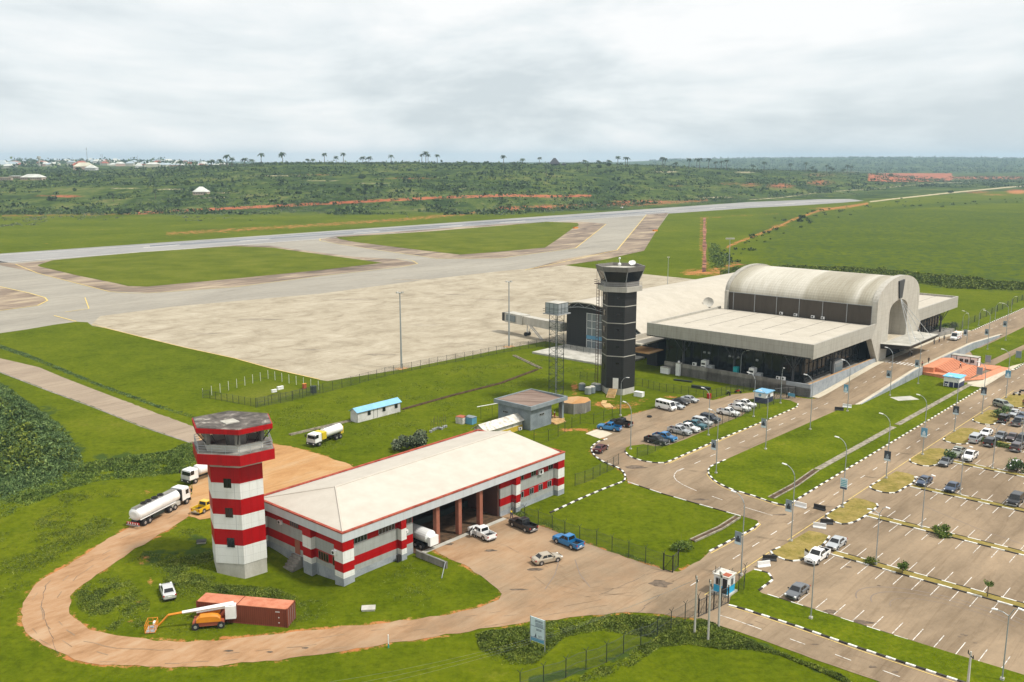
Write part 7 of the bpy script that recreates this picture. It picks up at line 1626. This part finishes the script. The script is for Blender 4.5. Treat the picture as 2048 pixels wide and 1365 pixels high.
carpet('tall_grass','weedy patch inside the bend of the ring road','undergrowth',[(145,1190),(200,1140),(260,1160),(300,1200),(300,1262),(220,1262),(165,1240)],30000,.40,.17,'leafb',lump=-.25)
carpet('tall_grass','weeds around the foot of the red and white tower','undergrowth',[(300,1130),(425,1100),(433,1155),(540,1160),(600,1180),(560,1200),(400,1185),(330,1170)],26000,.35,.18,'leafb',lump=-.5)
carpet('undergrowth','bushy bank between the ring road and the foreground lawn','undergrowth',[(950,1268),(1063,1248),(1160,1238),(1253,1230),(1330,1236),(1380,1245),(1300,1275),(1200,1262),(1130,1275),(1070,1330),(1000,1330),(960,1300)],50000,.9,.26,'leafb',lump=-.35)
carpet('undergrowth','dense weeds along the foreground fence and below the concrete poles','undergrowth',[(1040,1378),(1120,1368),(1195,1338),(1240,1310),(1300,1285),(1340,1255),(1400,1240),(1450,1258),(1520,1290),(1600,1322),(1680,1350),(1720,1380),(1640,1345),(1560,1312),(1500,1300),(1440,1300),(1380,1290),(1320,1295),(1270,1330),(1200,1360),(1130,1400)],60000,.95,.26,'leafb',lump=-.45)
carpet('undergrowth','strip of bushes at the edge of the big field behind the terminal','undergrowth',[(1440,540),(1500,536),(1600,534),(1700,536),(1800,545),(1900,556),(2048,566),(2300,590),(2300,610),(2048,582),(1900,578),(1800,562),(1700,550),(1600,546),(1500,550),(1440,556)],60000,1.6,.75,'leafb',lump=-.45)
carpet('undergrowth','dark growth beside the red drainage ditch','undergrowth',[(1416,485),(1440,492),(1452,510),(1470,530),(1430,545),(1414,530)],5000,1.6,.7,'leaf',lump=-.1)
carpet('undergrowth','weeds along the drainage line left of the service road','undergrowth',[(0,690),(60,710),(200,768),(320,812),(404,838),(404,843),(320,818),(200,775),(60,718),(0,698)],14000,.6,.32,'leafd')
carpet('undergrowth','short weeds at the forecourt fence foot','undergrowth',[(1015,1026),(1050,1040),(1209,1100),(1326,1140),(1326,1132),(1209,1090),(1060,1032),(1030,1014)],12000,.5,.2,'leaf',lump=-.1)
# small tufts spreading over the lawns
def tufts(name,label,poly,n,h=.28,size=.2,mat='leaf',lump=None): return carpet(name,label,'grass',poly,n,h,size,mat,lump=lump,elong=2.2)
tufts('grass_tufts','grass tufts on the lawn inside the ring road',[(150,1190),(300,1060),(420,1010),(430,1150),(650,1185),(830,1110),(980,1185),(800,1235),(560,1262),(350,1275),(200,1255)],30000,.12,.13,'leafb',.28)
tufts('grass_tufts','grass tufts on the left field beside the ring road',[(0,1020),(240,950),(330,1000),(210,1075),(80,1150),(40,1200),(-60,1260),(-60,1060)],30000,.14,.14,'leafb',.25)
tufts('grass_tufts','grass tufts on the wide lawn behind the fire station',[(440,850),(560,815),(760,760),(1000,715),(1180,715),(1200,800),(1060,870),(850,870),(700,920),(560,880)],34000,.14,.16,'leafb',.3)
# ================================================================== FAR LAND
def ter(x,r):   # point on the terrain in photo column x at forward distance r
    X=(x-1024)/F*r/.982; return Vector((X,r,float(terrain(X,r))))
# scattered scrub
n=15000; cx_=nr.uniform(-260,2330,n); rr_=1020+nr.random(n)**1.15*1150; rr_+=np.interp(cx_,[0,1024,1500,1800],[0,0,430,1000])
X=(cx_-1024)/F*rr_/.982; keep=vnoise(X,rr_,120,21)+vnoise(X,rr_,45,22)*.8>-.22; X=X[keep]; rr_=rr_[keep]; Z=terrain(X,rr_)
sz=nr.uniform(.7,1.9,len(X))*nr.choice([1,1,1,1.4,1.9,3.0],len(X)); per=12
C_=np.repeat(np.stack([X,rr_,Z],1),per,0); s_=np.repeat(sz,per); off=nr.normal(size=C_.shape)*np.stack([s_*1.1,s_*1.1,s_*.35],1); off[:,2]=np.abs(off[:,2])+.1
stuff(leafmesh('scrub',C_+off,s_*nr.uniform(.4,.9,len(s_)),'leafs',loc=(0,1400,0)),'low dark scrub scattered over the far hillside','scrub')
n=7000; cx_=nr.uniform(-260,1750,n); y_=nr.uniform(401,452,n)-cx_*0.0; X=[];Yv=[]
rr_=nr.uniform(830,1130,n)+np.interp(cx_,[0,1024,1400,1500,1750],[0,180,420,560,800]); X=(cx_-1024)/F*rr_/.982; keep=vnoise(X,rr_,50,31)+vnoise(X,rr_,18,32)*.7>.05; X=X[keep]; rr_=rr_[keep]; Z=terrain(X,rr_); per=10
C_=np.repeat(np.stack([X,rr_,Z],1),per,0); s_=np.repeat(nr.uniform(.5,1.3,len(X)),per); off=nr.normal(size=C_.shape)*np.stack([s_,s_,s_*.4],1); off[:,2]=np.abs(off[:,2])
stuff(leafmesh('scrub',C_+off,s_*.7,'leafg',loc=(0,1000,0)),'low grey green weeds on the strip beyond the runway','scrub')
# palms
def palmproto(seed,h,r,n=15):
    rn=random.Random(seed); o=bpy.data.objects.new('palm_tree',None); COL.objects.link(o); b=MB(); lean=rn.uniform(-.5,.5)
    b.tube([(0,0,-.5),(lean*.3,0,h*.5),(lean,0,h)],[.38,.26,.24],6); b.build('trunk','bark',o); b=MB()
    for k in range(n):
        a=2*math.pi*k/n+rn.uniform(-.2,.2); up=rn.uniform(-.1,.95); L_=r*rn.uniform(.8,1.1); pts=[]
        for i in range(6):
            t_=i/5; hr_=L_*t_*math.cos(up*.9)*(1-.12*t_); z=h+L_*(math.sin(up)*t_-.75*t_*t_); pts.append(Vector((lean+hr_*math.cos(a),hr_*math.sin(a),z)))
        sd=Vector((-math.sin(a),math.cos(a),0)); 
        for i in range(5):
            w0_=r*.16*math.sin(math.pi*(i+.35)/5.7); w1_=r*.16*math.sin(math.pi*min(1,(i+1.35)/5.7)); p0_,p1_=pts[i],pts[i+1]; dz=Vector((0,0,-.45))
            for s in (-1,1): b.add([tuple(p0_),tuple(p1_),tuple(p1_+sd*s*w1_+dz*w1_),tuple(p0_+sd*s*w0_+dz*w0_)],[(0,1,2,3)])
    b.build('crown','palm',o); return o
PP=[palmproto(s,h,r) for s,h,r in ((1,8.6,4.6),(2,10.5,4.4),(3,5.6,4.8),(4,9.0,4.2))]
PG='oil palms on the far hillside'
ridge=lambda x: float(np.interp(x,[0,1050,1500,1800],[1850,1850,2300,2700]))
palms=[(150,1500,2),(188,1620,0),(383,1650,0),(410,1700,2),(443,1750,2),(462,1750,2),(474,1760,0),(483,1740,0),(508,1800,2),(522,1800,0),(540,1820,0),(582,1830,0),(630,1840,2),(640,1835,2),(662,1840,1),(685,1845,0),(699,1840,1),(736,1845,2),(748,1845,2),(791,1840,0),(850,1845,1),(858,1845,1),(862,1850,1),(880,1845,1),(1044,1845,0),(1077,1845,0),(1165,1850,2),(1192,1850,2),(1212,1850,2),(1228,1860,0),(1243,1890,1),(1247,1880,0),(1314,1950,1),(1319,1950,0),(1339,1980,0),(1366,2010,1),(1381,2030,1),(1386,2020,0),(1404,2080,1),(1417,2100,0),(1428,2120,1),(1438,2090,0),(1490,2220,0),(1511,2260,1),(1562,2330,0),(1591,2360,1),(1604,2370,0),(1632,2430,1),(1639,2420,0),(1644,2440,2),(1665,2450,0),(1672,2460,1),(1679,2470,1),(138,1210,2),(249,1170,0),(331,1190,0),(357,1160,0),(325,1430,2),(1008,1790,3),(1090,1500,3),(1170,1620,3)]
palms.sort()
for i,(x,r_,k) in enumerate(palms):
    o=copy_tree(PP[(k+i)%4 if k==0 else k]); p=ter(x,r_); o.location=p; s_=rnd.uniform(.85,1.15)*((2.1 if x<600 else 1.8) if r_>1400 else 1.15)*(max(r_,1500)/1850)**.3; o.scale=(s_,s_,s_); o.rotation_euler=(0,0,rnd.uniform(0,6)); o.name='palm_tree'
    o['label']='dark oil palm on the far hillside, %s palm counted from the left edge'%ordn(i); o['category']='palm tree'; o['group']=PG
for k in PP: kill(k)
ft=[(975,1845,4.5,7,'wide dark tree on the ridge, standing alone'),(733,1420,6.0,6.5,'round dark tree in the middle of the far scrub'),(707,1255,5,6.5,'left tree of the row above the red dirt road'),(727,1250,3,6,'slim second tree of the row above the red dirt road'),(739,1250,3.4,6.5,'slim third tree of the row above the red dirt road'),(763,1240,3.6,5,'fourth low tree of the row above the red dirt road'),(508,1170,4,5,'dark tree left of the red dirt road middle'),(262,1020,6.5,6.5,'big bush at the left end of the red dirt road'),(1211,1850,6,8,'flat crowned tree on the ridge between palms'),(1192,1780,6,7,'dark tree just below the ridge'),(130,1180,9,6.5,'wide tree left of the palms at the far left'),(22,1200,5,5,'bushy tree at the far left edge'),(175,1290,4,5,'dark tree on the left hillside'),(55,1290,5,5,'second dark tree on the far left hillside'),(820,1420,5,4.5,'low dark tree right of the round one'),(1610,2330,7,8,'dark trees below the palms on the right ridge'),(1440,2110,8,7,'rounded tree on the right shoulder of the ridge'),(1757,2560,8,9,'tree in front of the blue hills near the red bank'),(350,1680,14,6,'dark wood patch below the town'),(420,1780,18,6,'second dark wood patch below the town'),(1490,1520,5,4,'bush near the runway end'),(1585,905,4,3.5,'bush at the red track right of the runway'),(1590,960,4,3.5,'second bush at the red track'),(1875,1700,7,5,'bush on the edge of the right field'),(560,1165,7,3.5,'low bush above the red dirt road'),(1100,1530,6,5,'tree among scrub below the dark roofed house'),(1255,1700,6,5,'dark bush on the hillside right of centre'),(945,1500,7,4,'low scrub tree on the hillside'),(1240,1380,8,5,'darker scrub clump in the hillside centre')]
for x,r_,rad,h_,lab in ft: 
    p=ter(x,r_); tree(p,h_,rad,lab+', far away','leafs','scattered trees on the far hillside',n=int(220+40*rad),leaf=.9+.06*rad,squash=.75,tz=p.z)
# houses
def house(x,r_,wd,dp,h_,hr,wall,roof,label,group=None,rot=0.0,win=True):
    p=ter(x,r_) if r_>960 else G(x,r_); o=thing('house',label,'house',p,rot,group); b=MB(); b.box(-wd/2,wd/2,-dp/2,dp/2,-2,h_); b.build('wall',wall,o)
    b=MB(); e=.6; hx,hy=wd/2+e,dp/2+e; rl=max(0,hx-hy); b.add([(-hx,-hy,h_),(hx,-hy,h_),(hx,hy,h_),(-hx,hy,h_),(-rl,0,hr),(rl,0,hr)],[(0,1,5,4),(1,2,5),(2,3,4,5),(3,0,4),(3,2,1,0)]); b.build('roof',roof,o)
    if win:
        k=-wd/2+1.5
        while k<wd/2-1.5: b=MB(); b.box(k,k+1.1,-dp/2-.04,-dp/2,1.0,2.4); b.build('window','dark',o); k+=3.2
house(98,1520,34,16,4.0,9,'hwall','hroof','long house with pale hipped roof on the far left hillside'); house(64,1560,20,8,3.6,4.2,'hwall','hroof','low annex roof behind the pale hipped house'); house(40,1500,26,7,4.6,5,'hwall','hwall','roofless unfinished block building left of the hipped house',win=True)
house(421,1230,18,14,3.5,10,'hwall','hroof','small house with a steep pale pyramid roof on the hillside'); house(1106,1850,20,16,3,14,'hroofd','hroofd','dark roofed building standing on the ridge line',win=False); house(1124,1860,9,8,2,5,'hroofd','hroofd','small dark roof beside the dark roofed building',win=False)
hs=[]
wallc=['cream','pinkw','wallw','cream']; rf_=['hroof','bluefar','hroof','rust','bluefar']
for i in range(125):
    x=rnd.choice([rnd.uniform(-20,120),rnd.uniform(120,330),rnd.uniform(180,560),rnd.uniform(330,560)]); r_=rnd.uniform(2250,4100); hs.append((x,r_))
hs.sort()
for i,(x,r_) in enumerate(hs):
    s_=rnd.uniform(.9,1.7); house(x,r_,15*s_*rnd.uniform(1,1.7),12*s_,5+3*rnd.random(),8+6*rnd.random(),rnd.choice(wallc),rnd.choice(rf_),'pale roofed town house on the horizon, %s from left'%ordn(i),'houses of the distant town',rnd.uniform(-.4,.4),win=False)
house(0,2300,30,14,7,11,'pinkw','rust','large pinkish house at the left edge of the horizon'); house(198,1980,38,18,7,15,'pinkw','cream','large pinkish building complex with stepped roofs below the palms'); house(212,1960,22,14,5,10,'wallw','hroof','white wing in front of the large pinkish building')
for i,(x,h_,r_) in enumerate(((29,34,2700),(64,28,2900),(205,52,2500),(232,34,2900),(235,30,3100),(302,28,3300),(423,24,3500),(1525,26,5200),(1570,30,5200),(1580,26,5200))):
    p=ter(x,r_); o=thing('radio_mast','thin radio mast on the hazy horizon, %s counted from the left'%ordn(i),'mast',p,0,'radio masts on the horizon'); b=MB(); b.tube([(0,0,0),(0,0,h_)],[.9,.35],3); b.build('lattice','greyp',o); b=MB(); b.box(-1,1,-1,1,h_*.9,h_*.93); b.build('platform','greyp',o)
p=ter(112,2600); o=thing('water_tower','small concrete water tower above the trees of the distant town','water tower',p,0); b=MB(); b.cyl((0,0,0),(0,0,22),2.5,2.5,10); b.build('column','conc2',o); b=MB(); b.cyl((0,0,21),(0,0,27),4.5,4.5,12); b.build('tank','conc2',o)
# distant woods
def woods(name,label,n,xr,rr2,size,mat='leafs',thr=-.1,hh=5.0,per=14,ns=160):
    cx_=nr.uniform(*xr,n); r_=nr.uniform(*rr2,n); X=(cx_-1024)/F*r_/.982; k=vnoise(X,r_,ns,41)+vnoise(X,r_,ns*.35,42)*.7>thr; X=X[k]; r_=r_[k]; Z=terrain(X,r_)
    s=np.repeat(nr.uniform(.5,1.4,len(X))*size,per); C_=np.repeat(np.stack([X,r_,Z],1),per,0); off=nr.normal(size=C_.shape)*np.stack([s*.45,s*.45,s*.28],1); off[:,2]=np.abs(off[:,2]+s*.35)
    return stuff(leafmesh(name,C_+off,s*nr.uniform(.25,.5,len(s)),mat,loc=(0,float(r_.mean()),0)),label,'woods')
woods('distant_woods','tree belts around the hazy town on the left horizon',1500,(-200,620),(2300,4900),12,thr=.05)
woods('distant_woods','blue hazy wooded hills on the right horizon',4200,(1290,2350),(3700,8200),11,thr=-.25,ns=500,per=12)
pl_=[(1436,528),(1470,505),(1520,476),(1600,441),(1650,424),(1750,411),(1850,404),(1950,400),(2100,395)]; C_=[];S_=[]
for (x0_,y0_),(x1_,y1_) in zip(pl_,pl_[1:]):
    for k in range(13):
        t_=rnd.random(); p=G(x0_+(x1_-x0_)*t_+rnd.gauss(0,16),y0_+(y1_-y0_)*t_+rnd.gauss(3,5)); r0_=rnd.choice([.8,1.2,1.8,2.8]); q_=blobs([(p.x,p.y,.6)],[r0_],[26],.5); C_.append(q_); S_.append(np.full(len(q_),r0_*.45))
stuff(leafmesh('undergrowth',np.concatenate(C_),np.concatenate(S_),'leafs',loc=(300,900,0)),'bushes along the track and upper edge of the right hand field','undergrowth')
woods('distant_woods','dark growth along the ridge line',900,(-200,1750),(1700,1900),4.5,thr=.0,ns=60)
# ================================================================== HAZE
b=MB(); b.box(-9000,9000,-300,12500,-3,135); hz=b.build('haze',[],None); hz['kind']='stuff'; hz['label']='thin pale haze over the whole airfield and hills'; hz['category']='haze'
m=bpy.data.materials.new('haze air'); m.use_nodes=True; t=m.node_tree; t.nodes.clear(); oo=t.nodes.new('ShaderNodeOutputMaterial'); vv=t.nodes.new('ShaderNodeVolumePrincipled'); vv.inputs['Density'].default_value=.000095; vv.inputs['Color'].default_value=(.60,.83,1,1); vv.inputs['Anisotropy'].default_value=.2
t.links.new(vv.outputs[0],oo.inputs['Volume']); hz.data.materials.append(m)
